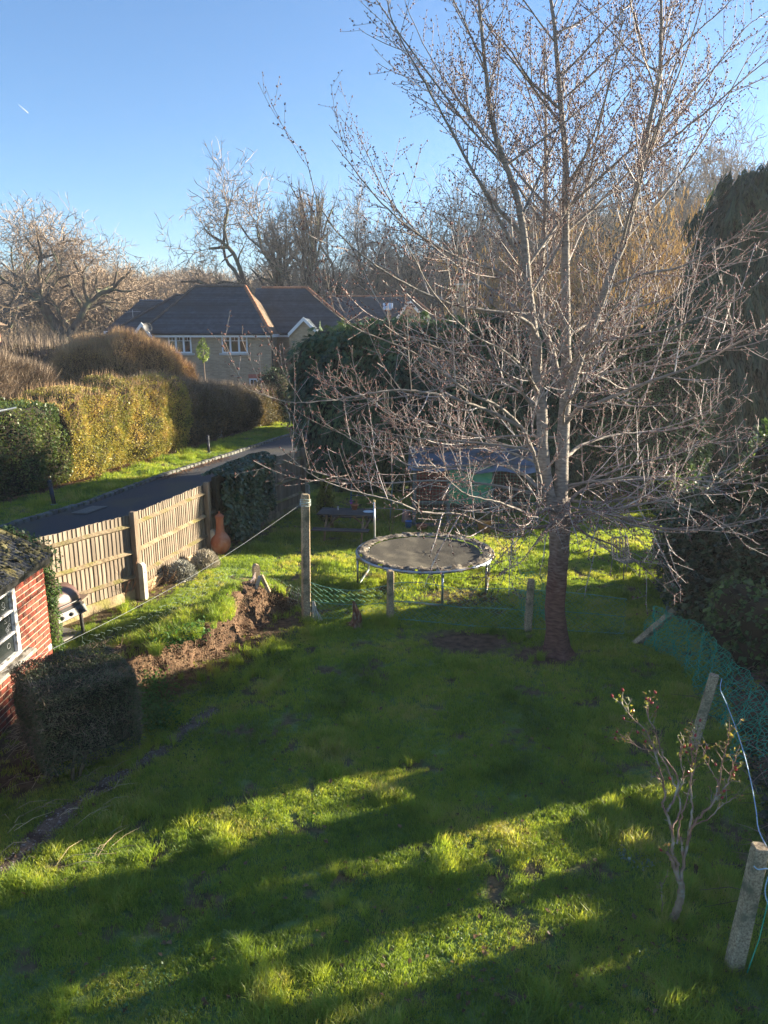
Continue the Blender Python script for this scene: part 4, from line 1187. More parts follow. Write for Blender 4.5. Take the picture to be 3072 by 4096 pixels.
    for k in range(3):
        a = k * 2.2 + .4
        MB().tube([(.05 * math.cos(a), .05 * math.sin(a), .05), (.14 * math.cos(a), .14 * math.sin(a), .02), (.24 * math.cos(a), .24 * math.sin(a), -.02)], [.03, .022, .01], 6).build('root', mat('rotten_wood', (.1, .04, .02)), t, smooth=True)
small_bushes()
# ------------------------------------------------------------------ brick shed at the left edge
def build_shed():
    WX, Y0, Y1, ZT = -4.5, 5.6, 9.45, 1.60
    t = empty('brick_shed', (WX, Y1, 0), label='low red brick shed with corrugated roof and peeling white window at left', cat='shed')
    O = Vector((WX, Y1, 0))
    M_BR = mat('red_brick', (.15, .038, .027), (.29, .075, .047), rough=.9, scale=12, bump=.5, bscale=60, island=.33, obj=True, c3=(.14, .06, .045), s3=3, spec=.2)
    M_MO = mat('mortar', (.42, .34, .24), (.62, .52, .38), rough=1, scale=40, bump=.8, bscale=90)
    M_PB = mat('peeled_brick', (.40, .38, .37), (.60, .58, .57), rough=.9, scale=30, bump=.3)
    WY0, WY1, WZ0, WZ1 = 7.3, 8.66, .74, 1.60
    # mortar backing in pieces round the window
    mb = MB()
    for (ya, yb, za, zb) in ((Y0, WY0, -.1, ZT), (WY1, Y1 - .006, -.1, ZT), (WY0, WY1, -.1, WZ0 - .02)):
        mb.box((-.106, (ya + yb) / 2 - Y1, (za + zb) / 2), (.21, yb - ya, zb - za))
    mb.box((-1.5, -.11, .75), (2.78, .2, 1.7)); mb.box((-1.5, Y0 - Y1 + .11, .75), (2.78, .2, 1.7)); mb.box((-2.9, (Y0 - Y1) / 2, .75), (.2, Y1 - Y0, 1.7))
    mb.build('wall', M_MO, t)
    rnd = random.Random(5)
    meshes = {}
    def brick(ya, yb, za, m=M_BR, xo=0):
        L = round(yb - ya, 3)
        key = (L, m.name, rnd.randint(0, 2))
        if key not in meshes:
            b = MB().box((0, 0, 0), (.05, L, .067), rotm(0, 0, 0), bev=.006)
            me = bpy.data.meshes.new('brick'); me.from_pydata(b.v, [], b.f); me.update(); me.materials.append(m); meshes[key] = me
        o = bpy.data.objects.new('brick', meshes[key])
        o.location = (-.018 + xo + rnd.uniform(-.003, .003), (ya + yb) / 2 - Y1, za + .034)
        o.rotation_euler = (rnd.uniform(-.008, .008), 0, rnd.uniform(-.01, .01))
        link(o, t)
    rest = MB()
    c = 0; z = -.02
    while z < ZT - .05:
        y = Y1
        first = .10 if c % 2 == 0 else .215
        k = 0
        while y > Y0 + .1:
            L = first if k == 0 else .215
            ya, yb = y - L, y
            if z + .06 > WZ0 and z < WZ1 and ya < WY1 - .0 and yb > WY0:
                if yb > WY1 + .03: brick(WY1 + .004, yb, z)
                if ya < WY0 - .03: rest.box((-.018, (ya + WY0) / 2 - Y1, z + .034), (.05, WY0 - ya, .067))
            elif yb < 7.45:
                rest.box((-.018, (ya + yb) / 2 - Y1, z + .034), (.05, L, .067))
            else:
                m = M_PB if (k == 0 and .35 < z < .72 and c % 2 == 0 and rnd.random() < .8) else M_BR
                brick(ya, yb, z, m)
            y -= L + .010; k += 1
        z += .077; c += 1
    rest.build('brickwork', M_BR, t)['kind'] = 'stuff'
    # window
    M_WP = mat('peeling_white_paint', (.62, .60, .57), (.78, .77, .75), rough=.6, scale=14, bump=.4, bscale=30, c3=(.28, .25, .21), s3=12)
    M_GL, nt, out = newmat('old_glass')
    b = nt.nodes.new('ShaderNodeBsdfPrincipled'); b.inputs['Base Color'].default_value = (.02, .025, .025, 1); b.inputs['Roughness'].default_value = .12; nt.links.new(b.outputs[0], out.inputs[0])
    w = MB().box((-.05, 0, 0), (.001, .001, .001))
    fr = MB()
    yc = (WY0 + WY1) / 2 - Y1
    fr.box((-.03, WY1 - Y1 - .04, (WZ0 + WZ1) / 2), (.07, .075, WZ1 - WZ0), bev=.005)
    fr.box((-.03, WY0 - Y1 + .04, (WZ0 + WZ1) / 2), (.07, .075, WZ1 - WZ0), bev=.005)
    fr.box((-.03, yc, WZ1 - .02), (.068, WY1 - WY0 - .16, .04)); fr.box((-.03, yc, WZ0 + .022), (.068, WY1 - WY0 - .16, .04))
    win = fr.build('window', M_WP, t)
    for zz in (WZ0 + .30, WZ0 + .575):
        MB().box((-.028, yc, zz), (.035, WY1 - WY0 - .155, .028), bev=.004).build('glazing_bar', M_WP, win)
    MB().box((-.030, yc + .02, (WZ0 + WZ1) / 2), (.030, .03, WZ1 - WZ0 - .09)).build('glazing_bar', M_WP, win)
    for i, (za, zb) in enumerate(((WZ0 + .04, WZ0 + .285), (WZ0 + .315, WZ0 + .56), (WZ0 + .59, WZ1 - .04))):
        for (ya, yb) in ((WY0 - Y1 + .078, yc + .005), (yc + .035, WY1 - Y1 - .078)):
            MB().box((-.045, (ya + yb) / 2, (za + zb) / 2), (.005, yb - ya, zb - za)).build('pane', M_GL, win)
    # chalky doodles on the glass
    M_CH = mat('white_marker', (.6, .6, .58), (.8, .8, .78), rough=.9)
    def doodle(pts): 
        MB().tube([(-.040, WY1 - Y1 - .08 - a, WZ0 + z_) for a, z_ in pts], .0012, 4).build('marker_drawing', M_CH, win)
    circ = lambda a, z_, r_, n=12: [(a + r_ * math.cos(k * 2 * math.pi / n), z_ + r_ * math.sin(k * 2 * math.pi / n)) for k in range(n + 1)]
    doodle(circ(.13, .17, .035)); doodle(circ(.055, .415, .018)); doodle(circ(.085, .405, .016)); doodle(circ(.115, .395, .018)); doodle(circ(.145, .385, .016))
    doodle([(.16, .52), (.14, .49), (.12, .51)]); doodle([(.17, .47), (.13, .46), (.10, .47)]); doodle([(.06, .45), (.04, .49), (.05, .53)])
    for k in range(6):
        doodle([(.10 + .0, .36), (.10 + .05 * math.cos(k * 1.05), .35 + .035 * math.sin(k * 1.05))])
    doodle(circ(.14, .70, .03)); doodle([(.19, .66), (.15, .64), (.10, .66)])
    MB().box((.03, (WY0 + WY1) / 2 - Y1 + .05, WZ0 - .025), (.16, WY1 - WY0 + .22, .045), rotm(0, .12, 0), bev=.008).build('window_sill', mat('rotten_sill', (.16, .14, .11), (.38, .36, .32), rough=.9, scale=18, bump=.9, stretch=(1, .3, 1), c3=(.06, .05, .04), s3=10), t)
    # fascia, gutter-like black edge and corrugated roof
    MB().box((.03, (Y0 + Y1) / 2 - Y1 + .03, ZT + .075), (.03, Y1 - Y0 + .2, .13), bev=.004).build('fascia', mat('black_paint', (.012, .012, .013), (.03, .03, .03), rough=.5, scale=8), t)
    MB().box((-.02, (Y0 + Y1) / 2 - Y1, ZT + .014), (.07, Y1 - Y0, .028)).build('wall_plate', mat('pale_timber', (.45, .36, .25), (.6, .5, .38), scale=6), t)
    M_CR = mat('corrugated_sheet', (.028, .030, .034), (.075, .078, .082), rough=.75, scale=5, bump=.5, bscale=30, c3=(.15, .125, .045), s3=4.5)
    V = []; ys = np.arange(Y0 - .1, Y1 + .151, .0122); k = 14
    for yy in ys:
        for i in range(k):
            s = i / (k - 1); x = .09 - 1.6 * s
            V.append((x, yy - Y1, ZT + .13 + s * 1.6 * .5 + .016 * math.cos(yy * 2 * math.pi / .075)))
    F = [(i * k + j, i * k + j + 1, (i + 1) * k + j + 1, (i + 1) * k + j) for i in range(len(ys) - 1) for j in range(k - 1)]
    o = obj_np('roof', V, F, M_CR, t, smooth=True)
    V2 = [(-3.08 - v[0], v[1], v[2] ) for v in V]
    obj_np('roof', V2, [f[::-1] for f in F], M_CR, t, smooth=True)
    # moss and lichen crust
    rng = np.random.default_rng(6); n = 900
    s = rng.beta(1.2, 2.6, n); yy = Y1 + .13 - rng.exponential(.7, n); keep = yy > 7; s, yy = s[keep], yy[keep]
    P = np.column_stack([.09 - 1.6 * s, yy - Y1, ZT + .135 + s * .8 + .016 * np.cos(yy * 2 * math.pi / .075)])
    D = rdirs(len(P), rng)
    o = stamp('moss', [(-1, -.6, 0), (.7, -1, .1), (1, .8, -.1), (-.6, 1, 0), (.1, 0, .7)], [(0, 1, 4), (1, 2, 4), (2, 3, 4), (3, 0, 4)], P, frames(D, None), rng.gamma(2, .006, len(P)) + .004, mat('moss', (.07, .065, .03), (.17, .15, .07), rough=1, scale=9, island=.4), t); o['kind'] = 'stuff'
build_shed()

# ------------------------------------------------------------------ distant houses
M_TILE = mat('roof_tile', (.050, .064, .080), (.095, .118, .142), rough=.5, scale=4, island=.25, c3=(.065, .076, .088), s3=.8, bump=.5, bscale=30, spec=.55)
M_TILEB = mat('brown_lit_roof_tile', (.17, .125, .09), (.30, .22, .16), rough=.85, scale=5, bump=.5, bscale=30, island=.12, c3=(.12, .10, .07), s3=1.2)  # brown tile; on right-facing slopes its paler tone stands in for sunlight
M_HIP = mat('orange_hip_tile', (.30, .13, .07), (.45, .22, .12), rough=.85, scale=6, island=.2, obj=True)
M_WHITE = mat('white_paint', (.72, .73, .74), (.82, .82, .82), rough=.45, scale=3)

def brick_mat(name, a, b, mo, sc_=1.0):
    if name in MATS: return MATS[name]
    m, nt, out = newmat(name); N, L = nt.nodes, nt.links
    bs = N.new('ShaderNodeBsdfPrincipled'); bs.inputs['Roughness'].default_value = .9
    tc = N.new('ShaderNodeTexCoord'); sp = N.new('ShaderNodeSeparateXYZ'); L.new(tc.outputs['Object'], sp.inputs[0])
    ad = N.new('ShaderNodeMath'); ad.operation = 'ADD'; L.new(sp.outputs[0], ad.inputs[0]); L.new(sp.outputs[1], ad.inputs[1])
    cb = N.new('ShaderNodeCombineXYZ'); L.new(ad.outputs[0], cb.inputs[0]); L.new(sp.outputs[2], cb.inputs[1])
    br = N.new('ShaderNodeTexBrick'); L.new(cb.outputs[0], br.inputs['Vector'])
    br.inputs['Color1'].default_value = (*a, 1); br.inputs['Color2'].default_value = (*b, 1); br.inputs['Mortar'].default_value = (*mo, 1)
    br.inputs['Scale'].default_value = 1; br.inputs['Brick Width'].default_value = .225 * sc_; br.inputs['Row Height'].default_value = .075 * sc_; br.inputs['Mortar Size'].default_value = .007; br.inputs['Bias'].default_value = 0
    nz = N.new('ShaderNodeTexNoise'); nz.inputs['Scale'].default_value = 1.6; nz.inputs['Detail'].default_value = 8; L.new(tc.outputs['Object'], nz.inputs[0])
    hs = N.new('ShaderNodeHueSaturation'); mr = N.new('ShaderNodeMapRange'); mr.inputs[3].default_value = .7; mr.inputs[4].default_value = 1.3; L.new(nz.outputs[0], mr.inputs[0]); L.new(mr.outputs[0], hs.inputs['Value'])
    L.new(br.outputs[0], hs.inputs['Color']); L.new(hs.outputs[0], bs.inputs['Base Color'])
    bm = N.new('ShaderNodeBump'); bm.inputs['Strength'].default_value = .6; bm.inputs['Distance'].default_value = .01; bm.invert = True; L.new(br.outputs['Fac'], bm.inputs['Height']); L.new(bm.outputs[0], bs.inputs['Normal'])
    L.new(bs.outputs[0], out.inputs[0]); MATS[name] = m
    return m
M_STOCK = brick_mat('stock_brick', (.36, .265, .165), (.48, .36, .23), (.40, .35, .27))
M_REDB = brick_mat('orange_brick', (.40, .15, .07), (.50, .21, .10), (.4, .33, .25))

def slope(mb, A, B, C, D, row=.13, lap=.035):
    """tile courses on the plane A,B (eave) C,D (top; D above A, C above B)"""
    A, B, C, D = map(Vector, (A, B, C, D))
    nrm = (B - A).cross(D - A)
    if nrm.length < 1e-5: nrm = (B - A).cross(C - A)
    nrm.normalize()
    if nrm.z < 0: nrm = -nrm
    n = max(2, int(max((D - A).length, (C - B).length) / row))
    for k in range(n):
        a, b = k / n, (k + 1) / n
        p0, p1, p2, p3 = A.lerp(D, a), B.lerp(C, a), B.lerp(C, b), A.lerp(D, b)
        q0, q1 = p0 + nrm * lap, p1 + nrm * lap
        mb.add([p0, p1, q0, q1, p2, p3], [(0, 1, 3, 2), (2, 3, 4, 5)])
    return mb

def ridge_tiles(t, O, A, B, m, step=.32, r=.10):
    A, B = Vector(A), Vector(B); L = (B - A).length; n = max(1, int(L / step))
    d = (B - A).normalized(); rot = d.to_track_quat('Z', 'Y').to_matrix()
    key = ('ridge', m.name, round(L / n, 3), round(r, 3))
    mb = MB().lathe([(r * 1.05, 0), (r * .95, L / n * .98)], 8)
    me = bpy.data.meshes.new('ridge_tile'); me.from_pydata(mb.v, [], mb.f); me.update(); me.materials.append(m)
    for k in range(n):
        o = bpy.data.objects.new('ridge_tile', me)
        o.location = A + d * (L * k / n) - O; o.rotation_euler = rot.to_euler()
        link(o, t)

def casement(t, O, x0, x1, z0, z1, y, lights=3, open_l=None, blind=False):
    """white casement in a wall facing -y"""
    M_GLS, = (glass(),)
    fr = MB(); w = .07
    yc = y - .02
    fr.box(((x0 + x1) / 2, yc, z1 - w / 2), (x1 - x0, .08, w)); fr.box(((x0 + x1) / 2, yc, z0 + w / 2), (x1 - x0, .08, w))
    xs = np.linspace(x0, x1, lights + 1)
    for i, xx in enumerate(xs):
        xx = min(max(xx, x0 + w / 2), x1 - w / 2)
        fr.box((xx, yc, (z0 + z1) / 2), (w if i in (0, lights) else w * 1.3, .082, z1 - z0 - 2 * w))
    fr.v = [tuple(Vector(p) - O) for p in fr.v]
    win = fr.build('window', M_WHITE, t)
    for i in range(lights):
        a, b = xs[i] + w * (.9 if i else 1), xs[i + 1] - w * .8
        mb = MB().box(((a + b) / 2, yc + .02, (z0 + z1) / 2), (b - a, .012, z1 - z0 - 2 * w)); mb.v = [tuple(Vector(p) - O) for p in mb.v]
        mb.build('pane', M_GLS, win)
        mb = MB().box(((a + b) / 2, yc - .005, z1 - w - (z1 - z0) * .24), (b - a, .03, .028)); mb.box(((a + b) / 2, yc - .006, z1 - w - (z1 - z0) * .12), (.024, .028, (z1 - z0) * .22)); mb.v = [tuple(Vector(p) - O) for p in mb.v]
        mb.build('glazing_bar', M_WHITE, win)
        if blind:
            mb = MB()
            for k in range(12):
                mb.box(((a + b) / 2, yc + .075, z0 + w + .04 + k * (z1 - z0 - 2 * w) / 12), (b - a, .05, .008), rotm(.6, 0, 0))
            mb.v = [tuple(Vector(p) - O) for p in mb.v]; mb.build('blind', mat('white_blind', (.6, .6, .58)), win)
    mb = MB().box(((x0 + x1) / 2, y - .06, z0 - .06), (x1 - x0 + .3, .14, .12), bev=.01); mb.v = [tuple(Vector(p) - O) for p in mb.v]
    mb.build('window_sill', mat('pale_stone', (.48, .45, .40), (.6, .57, .52), scale=3), t)

def glass():
    if 'window_glass' in MATS: return MATS['window_glass']
    m, nt, out = newmat('window_glass')
    b = nt.nodes.new('ShaderNodeBsdfPrincipled'); b.inputs['Base Color'].default_value = (.035, .032, .028, 1); b.inputs['Roughness'].default_value = .05; b.inputs['Specular IOR Level'].default_value = .8
    nt.links.new(b.outputs[0], out.inputs[0]); MATS['window_glass'] = m
    return m

def loc_mb(mb, O):
    mb.v = [tuple(Vector(p) - O) for p in mb.v]; return mb

def bargeboard(t, O, pts, y, th=.06, w=.22):
    for a, b in zip(pts[:-1], pts[1:]):
        a3, b3 = Vector((a[0], y, a[1])), Vector((b[0], y, b[1])); d = Vector((0, 0, -w))
        loc_mb(MB().prism([a3, b3, b3 + d, a3 + d], (0, -1, 0), th), O).build('bargeboard', M_WHITE, t)

def build_main_house():
    O = Vector((-10.5, 42, 0))
    t = empty('brick_house', tuple(O), label='yellow brick house with dark hipped roof and orange hip tiles beyond the lane', cat='house')
    EZ = 4.52
    # walls: projecting block A, set-back B, lower left L
    mb = MB().box((-9.65, 46.5, EZ / 2), (6.9, 9, EZ)); mb.box((-3.9, 49, EZ / 2 - .003), (4.6, 8.4, EZ - .006)); mb.box((-14.1, 47.5, EZ / 2 - .003), (2.0, 8, EZ - .006))
    loc_mb(mb, O).build('wall', M_STOCK, t)
    e = .28
    ax0, ax1, ay = -13.3, -6.2 + .1, 42 - e
    r0, r1, ry, rz = (-11.0, 45.6, 7.2), (-8.1, 45.6, 7.2), 45.6, 7.2
    back = 49.2
    roof = MB()
    slope(roof, (ax0, ay, EZ), (ax1, ay, EZ), r1, r0)
    loc_mb(roof, O).build('roof', M_TILE, t)
    s = MB(); slope(s, (ax1, ay, EZ), (ax1, back, EZ), (r1[0], r1[1] + .01, rz), r1); slope(s, (ax1, back, EZ), (ax0, back, EZ), (r0[0], r0[1] + .02, rz), (r1[0], r1[1] + .02, rz))
    loc_mb(s, O).build('roof', M_TILEB, t)
    s = MB(); slope(s, (ax0, back, EZ), (ax0, ay, EZ), r0, (r0[0], r0[1] + .02, rz)); loc_mb(s, O).build('roof', M_TILE, t)
    # left lower roof
    lx0, lx1, ly = -15.4, -11.8, 43.2 - e
    l0, l1 = (-12.4, 46.6, 6.75), (-10.6, 46.6, 6.75)
    s = MB(); slope(s, (lx0, ly, EZ - .01), (lx1 + 1.0, ly, EZ - .01), l1, l0); slope(s, (lx0, 50, EZ - .01), (lx0, ly, EZ - .01), l0, (l0[0], l0[1] + .02, l0[2]))
    loc_mb(s, O).build('roof', M_TILE, t)
    # right set-back roof B
    bx0, bx1, by = -7.9, -1.4, 44.8 - e
    b0, b1 = (-7.95, 48.6, 7.28), (-4.8, 48.6, 7.28)
    s = MB(); slope(s, (bx0, by, EZ - .005), (bx1, by, EZ - .005), b1, b0); loc_mb(s, O).build('roof', M_TILE, t)
    s = MB(); slope(s, (bx1, by, EZ - .005), (bx1, 52.6, EZ - .005), (b1[0], b1[1] + .02, b1[2]), b1); slope(s, (bx1, 52.6, EZ - .005), (bx0, 52.6, EZ - .005), (b0[0], b0[1] + .02, 7.28), (b1[0], b1[1] + .02, 7.28)); loc_mb(s, O).build('roof', M_TILEB, t)
    M_HG = mat('grey_hip_tile', (.08, .065, .055), (.14, .11, .09), scale=6, island=.15, obj=True)
    up = Vector((0, 0, .02))
    ridge_tiles(t, O, Vector((ax1, ay, EZ)) + up, Vector(r1) + up, M_HIP, r=.11)
    ridge_tiles(t, O, Vector((bx1, by, EZ)) + up, Vector(b1) + up, M_HIP, r=.11)
    ridge_tiles(t, O, Vector((ax0, ay, EZ)) + up, Vector(r0) + up, M_HG, r=.09)
    ridge_tiles(t, O, Vector((lx0, ly, EZ)) + up, Vector(l0) + up, M_HG, r=.09)
    ridge_tiles(t, O, Vector(r0) + up, Vector(r1) + up, M_HG, r=.10)
    ridge_tiles(t, O, Vector((-7.6, 48.6, 7.28)) + up, Vector(b1) + up, M_HIP, r=.09)
    ridge_tiles(t, O, Vector(l0) + up, Vector(l1) + up, M_HG, r=.09)
    # fascia and gutter
    f = MB()
    f.box(((ax0 + ax1) / 2, ay - .01, EZ - .09), (ax1 - ax0, .03, .17)); f.box((ax1 + .01, (ay + 44.4) / 2, EZ - .09), (.03, 44.4 - ay, .17)); f.box(((ax1 + bx1) / 2, by - .01, EZ - .095), (bx1 - ax1, .03, .17)); f.box(((lx0 + ax0) / 2 - .02, ly - .01, EZ - .1), (ax0 - lx0, .03, .17))
    loc_mb(f, O).build('fascia', M_WHITE, t)
    gt = MB(); gt.tube([(ax0, ay - .07, EZ), (ax1 + .05, ay - .07, EZ - .01)], .055, 8); gt.tube([(ax1 + .08, by - .07, EZ), (bx1, by - .07, EZ - .01)], .055, 8)
    loc_mb(gt, O).build('gutter', mat('black_plastic', (.015, .015, .017), (.03, .03, .03), rough=.4), t)
    dp = MB().tube([(ax1 + .0, ay - .07, EZ - .05), (ax1 - .02, 41.85, EZ - .35), (-6.1, 41.93, EZ - .5), (-6.12, 41.93, 0)], .045, 8)
    loc_mb(dp, O).build('downpipe', mat('black_plastic', (.015, .015, .017)), t)
    # windows: pixel-measured widths turned into metres on the wall plane
    for (u0, u1, blind) in ((886, 989, False), (672, 764, True)):
        x0, x1 = at_y(u0, 1340, 42)[0], at_y(u1, 1340, 42)[0]
        casement(t, O, x0, x1, at_y(900, 1412, 42)[2], at_y(900, 1341, 42)[2], 42, 3, blind=blind)
    # ground-floor window head with red soldier course
    x0 = at_y(990, 1500, 42)[0]
    loc_mb(MB().box((x0 + .5, 41.99, at_y(990, 1505, 42)[2]), (.9, .03, .22)), O).build('brick_arch', mat('red_arch', (.40, .12, .08), (.5, .2, .14), scale=8), t)
    casement(t, O, x0 + .1, x0 + .95, at_y(990, 1600, 42)[2], at_y(990, 1514, 42)[2], 42, 2)
    # small gables with white boards
    def gable(px0, pxa, px1, v_e, v_a, Y, lab):
        a, b, c = at_y(px0, v_e, Y), at_y(pxa, v_a, Y), at_y(px1, v_e, Y)
        s = MB()
        slope(s, (a[0], Y, a[2]), (a[0], Y + 3.2, a[2]), (b[0], Y + 3.2, b[2]), (b[0], Y, b[2]), row=.12)
        slope(s, (c[0], Y, c[2]), (c[0], Y + 3.2, c[2]), (b[0], Y + 3.2, b[2] + .001), (b[0], Y, b[2] + .001), row=.12)
        loc_mb(s, O).build('roof', M_TILE, t)
        loc_mb(MB().prism([(a[0], Y + .12, a[2] - .0), (b[0], Y + .12, b[2] - .05), (c[0], Y + .12, a[2] - .0), (c[0], Y + .12, 0), (a[0], Y + .12, 0)], (0, 1, 0), 2.0), O).build('wall', M_STOCK, t)
        bargeboard(t, O, [(a[0] - .05, a[2]), (b[0], b[2] + .06), (c[0] + .05, c[2])], Y)
    gable(528, 566, 606, 1345, 1294, 41.3, '')
    gable(1155, 1214, 1275, 1333, 1272, 42.6, '')
    # satellite dish
    p = Vector(at_y(588, 1311, 41.2))
    mb = MB().lathe([(.02, 0), (.16, .03), (.24, .09), (.245, .09), (.16, .045), (.02, .015)], 14, tuple(p), Vector((.6, -.7, .3)).to_track_quat('Z', 'Y').to_matrix())
    d = loc_mb(mb, O).build('satellite_dish', mat('dish_grey', (.08, .08, .085), (.14, .14, .14), rough=.5), t, smooth=True)
    loc_mb(MB().tube([p, p + Vector((0, .2, -.4)), p + Vector((0, .5, -.75))], .02, 5), O).build('dish_bracket', mat('black_plastic', (.015, .015, .017)), t)
build_main_house()

def antenna(base, label):
    t = empty('tv_aerial', tuple(base), label=label, cat='aerial')
    M = mat('aerial_metal', (.35, .35, .36), (.5, .5, .5), rough=.4, metal=.7)
    MB().tube([(0, 0, -.4), (0, 0, 1.25)], .022, 6).build('mast', M, t)
    b = MB().tube([(-.45, 0, 1.1), (.45, .1, 1.15)], .014, 5); b.build('boom', M, t)
    for k in range(7):
        x = -.42 + k * .14
        MB().tube([(x, -.16, 1.11 + .005 * k), (x, .18, 1.11 + .005 * k)], .008, 4).build('element', M, t)
antenna(at_y(536, 1325, 46), 'thin pale television aerial on the left roof slope of the houses')

def simple_house(label, O, x0, x1, y0, y1, ez, rx0, rx1, ry, rz, gable=None, skylight=None, chimney=None, wall=M_STOCK, tile=M_TILE, rtile=None, name='bungalow', cat='house', eave=.3):
    O = Vector(O); t = empty(name, tuple(O), label=label, cat=cat)
    z0 = g(O.x, O.y) - .2
    loc_mb(MB().box(((x0 + x1) / 2, (y0 + y1) / 2, (ez + z0) / 2), (x1 - x0, y1 - y0, ez - z0)), O).build('wall', wall, t)
    a0, a1, b0, b1 = x0 - eave, x1 + eave, y0 - eave, y1 + eave
    s = MB(); slope(s, (a0, b0, ez), (a1, b0, ez), (rx1, ry, rz), (rx0, ry, rz)); slope(s, (a0, b1, ez), (a0, b0, ez), (rx0, ry, rz), (rx0, ry + .02, rz)); slope(s, (a1, b1, ez), (a0, b1, ez), (rx0, ry + .02, rz), (rx1, ry + .02, rz))
    loc_mb(s, O).build('roof', tile, t)
    s = MB(); slope(s, (a1, b0, ez), (a1, b1, ez), (rx1, ry + .02, rz), (rx1, ry, rz)); loc_mb(s, O).build('roof', rtile or tile, t)
    ridge_tiles(t, O, (rx0, ry, rz + .02), (rx1, ry, rz + .02), M_HIP if rtile else M_TILE, r=.09)
    ridge_tiles(t, O, (a1, b0, ez + .02), (rx1, ry, rz + .02), M_HIP if rtile else M_TILE, r=.09)
    loc_mb(MB().box(((a0 + a1) / 2, b0 - .01, ez - .1), (a1 - a0, .03, .18)), O).build('fascia', M_WHITE, t)
    return t, O

def build_other_houses():
    # far-left dark roof
    a = at_y(404, 1304, 52); b = at_y(570, 1215, 55)
    simple_house('low dark hipped roof half hidden left of the main brick house', (-17, 52, 0), -18.3, -12, 51.5, 58, 4.7, -17.2, -15.6, 54.8, 6.75, name='brick_house')
    # right bungalow with skylight and white gable
    Y = 55
    gl, ga, gr = at_y(1575, 1283, 53), at_y(1638, 1205, 53), at_y(1716, 1287, 53)
    t, O = simple_house('grey-roofed house with a skylight and white-edged gable behind the conifer hedge', (0, 55, 0), -4.6, 4.2, 54, 60, 4.9, -4.0, 2.0, 57, 7.15, tile=M_TILE, rtile=M_TILEB)
    s = MB()
    for side, e_ in ((0, gl), (1, gr)):
        slope(s, (e_[0], 53, e_[2]), (e_[0], 56.5, e_[2]), (ga[0], 56.5, ga[2] + .001 * side), (ga[0], 53, ga[2] + .001 * side))
    loc_mb(s, O).build('roof', M_TILEB, t)
    loc_mb(MB().prism([(gl[0] + .15, 53.15, gl[2]), (ga[0], 53.15, ga[2] - .1), (gr[0] - .15, 53.15, gr[2]), (gr[0] - .15, 53.15, 0), (gl[0] + .15, 53.15, 0)], (0, 1, 0), 3), O).build('wall', M_STOCK, t)
    bargeboard(t, O, [(gl[0], gl[2]), (ga[0], ga[2] + .12), (gr[0], gr[2])], 53, w=.26)
    p = at_y(1552, 1226, 55.6); 
    sk = loc_mb(MB().box(p, (.72, .06, .62), rotm(-.75, 0, 0)), O).build('skylight', M_WHITE, t)
    loc_mb(MB().box((p[0], p[1] - .03, p[2] + .035), (.56, .05, .46), rotm(-.75, 0, 0)), O).build('pane', mat('sky_glass', (.45, .55, .62), (.5, .6, .68), rough=.1), sk)
    # house with chimney, seen through the cherry
    t, O = simple_house('house with a tall brick chimney glimpsed through the cherry branches', (8, 60, 0), 4.6, 13.5, 59, 66, 5.3, 6.5, 11.5, 62.5, 8.0, tile=M_TILE, rtile=M_TILEB)
    c = at_y(1843, 1230, 58.9)
    ch = loc_mb(MB().box((c[0], 59.4, 6.8), (1.25, .9, 2.6)), O).build('chimney', M_STOCK, t)
    loc_mb(MB().box((c[0], 59.4, 8.13), (1.4, 1.05, .12)), O).build('chimney_cap', mat('pale_stone', (.48, .45, .40)), ch)
    for k in (-.3, .3):
        loc_mb(MB().lathe([(.14, 0), (.12, .1), (.115, .6), (.15, .66), (.15, .75), (.10, .75)], 12, (c[0] + k, 59.4, 8.19)), O).build('chimney_pot', mat('chimney_pot', (.42, .17, .09), (.5, .23, .13), scale=5), ch, smooth=True)
    gl, ga, gr = at_y(1850, 1275, 57.5), at_y(1920, 1210, 57.5), at_y(1990, 1275, 57.5)
    s = MB(); slope(s, (gl[0], 57.5, gl[2]), (gl[0], 60.5, gl[2]), (ga[0], 60.5, ga[2]), (ga[0], 57.5, ga[2])); slope(s, (gr[0], 57.5, gr[2]), (gr[0], 60.5, gr[2]), (ga[0], 60.5, ga[2] + .001), (ga[0], 57.5, ga[2] + .001)); loc_mb(s, O).build('roof', M_TILEB, t)
    loc_mb(MB().prism([(gl[0] + .1, 57.6, gl[2]), (ga[0], 57.6, ga[2] - .1), (gr[0] - .1, 57.6, gr[2]), (gr[0] - .1, 57.6, 0), (gl[0] + .1, 57.6, 0)], (0, 1, 0), 2.4), O).build('wall', M_STOCK, t)
    bargeboard(t, O, [(gl[0], gl[2]), (ga[0], ga[2] + .1), (gr[0], gr[2])], 57.5, w=.26)
    # orange brick house at the left edge
    a = at_y(20, 1268, 44.3)
    simple_house('sliver of an orange brick house with brown roof at the left edge', (a[0] - 3, 38, 0), a[0] - 6, a[0] - .25, 38, 44, 5.0, a[0] - 5, a[0] - 3.0, 41, 7.0, wall=M_REDB, tile=M_TILEB, rtile=M_TILEB, name='brick_house')
    # slatted gate/fence near the main house
    p0, p1 = Vector(at_y(1040, 1600, 40.5)), Vector(at_y(1190, 1600, 41.3))
    t = empty('garden_fence', (p0.x, p0.y, 0), label='dark horizontal slatted fence below the brick house corner', cat='fence')
    for k in range(9):
        z = .2 + k * .2
        MB().bar(Vector((0, 0, z)), Vector((p1.x - p0.x, p1.y - p0.y, z)), .03, .15).build('slat', M_POSTW, t)
    for f in (0, .33, .66, 1):
        MB().box(((p1.x - p0.x) * f, (p1.y - p0.y) * f + .07, 1.0), (.1, .1, 2.1)).build('post', M_POSTW, t)
build_other_houses()
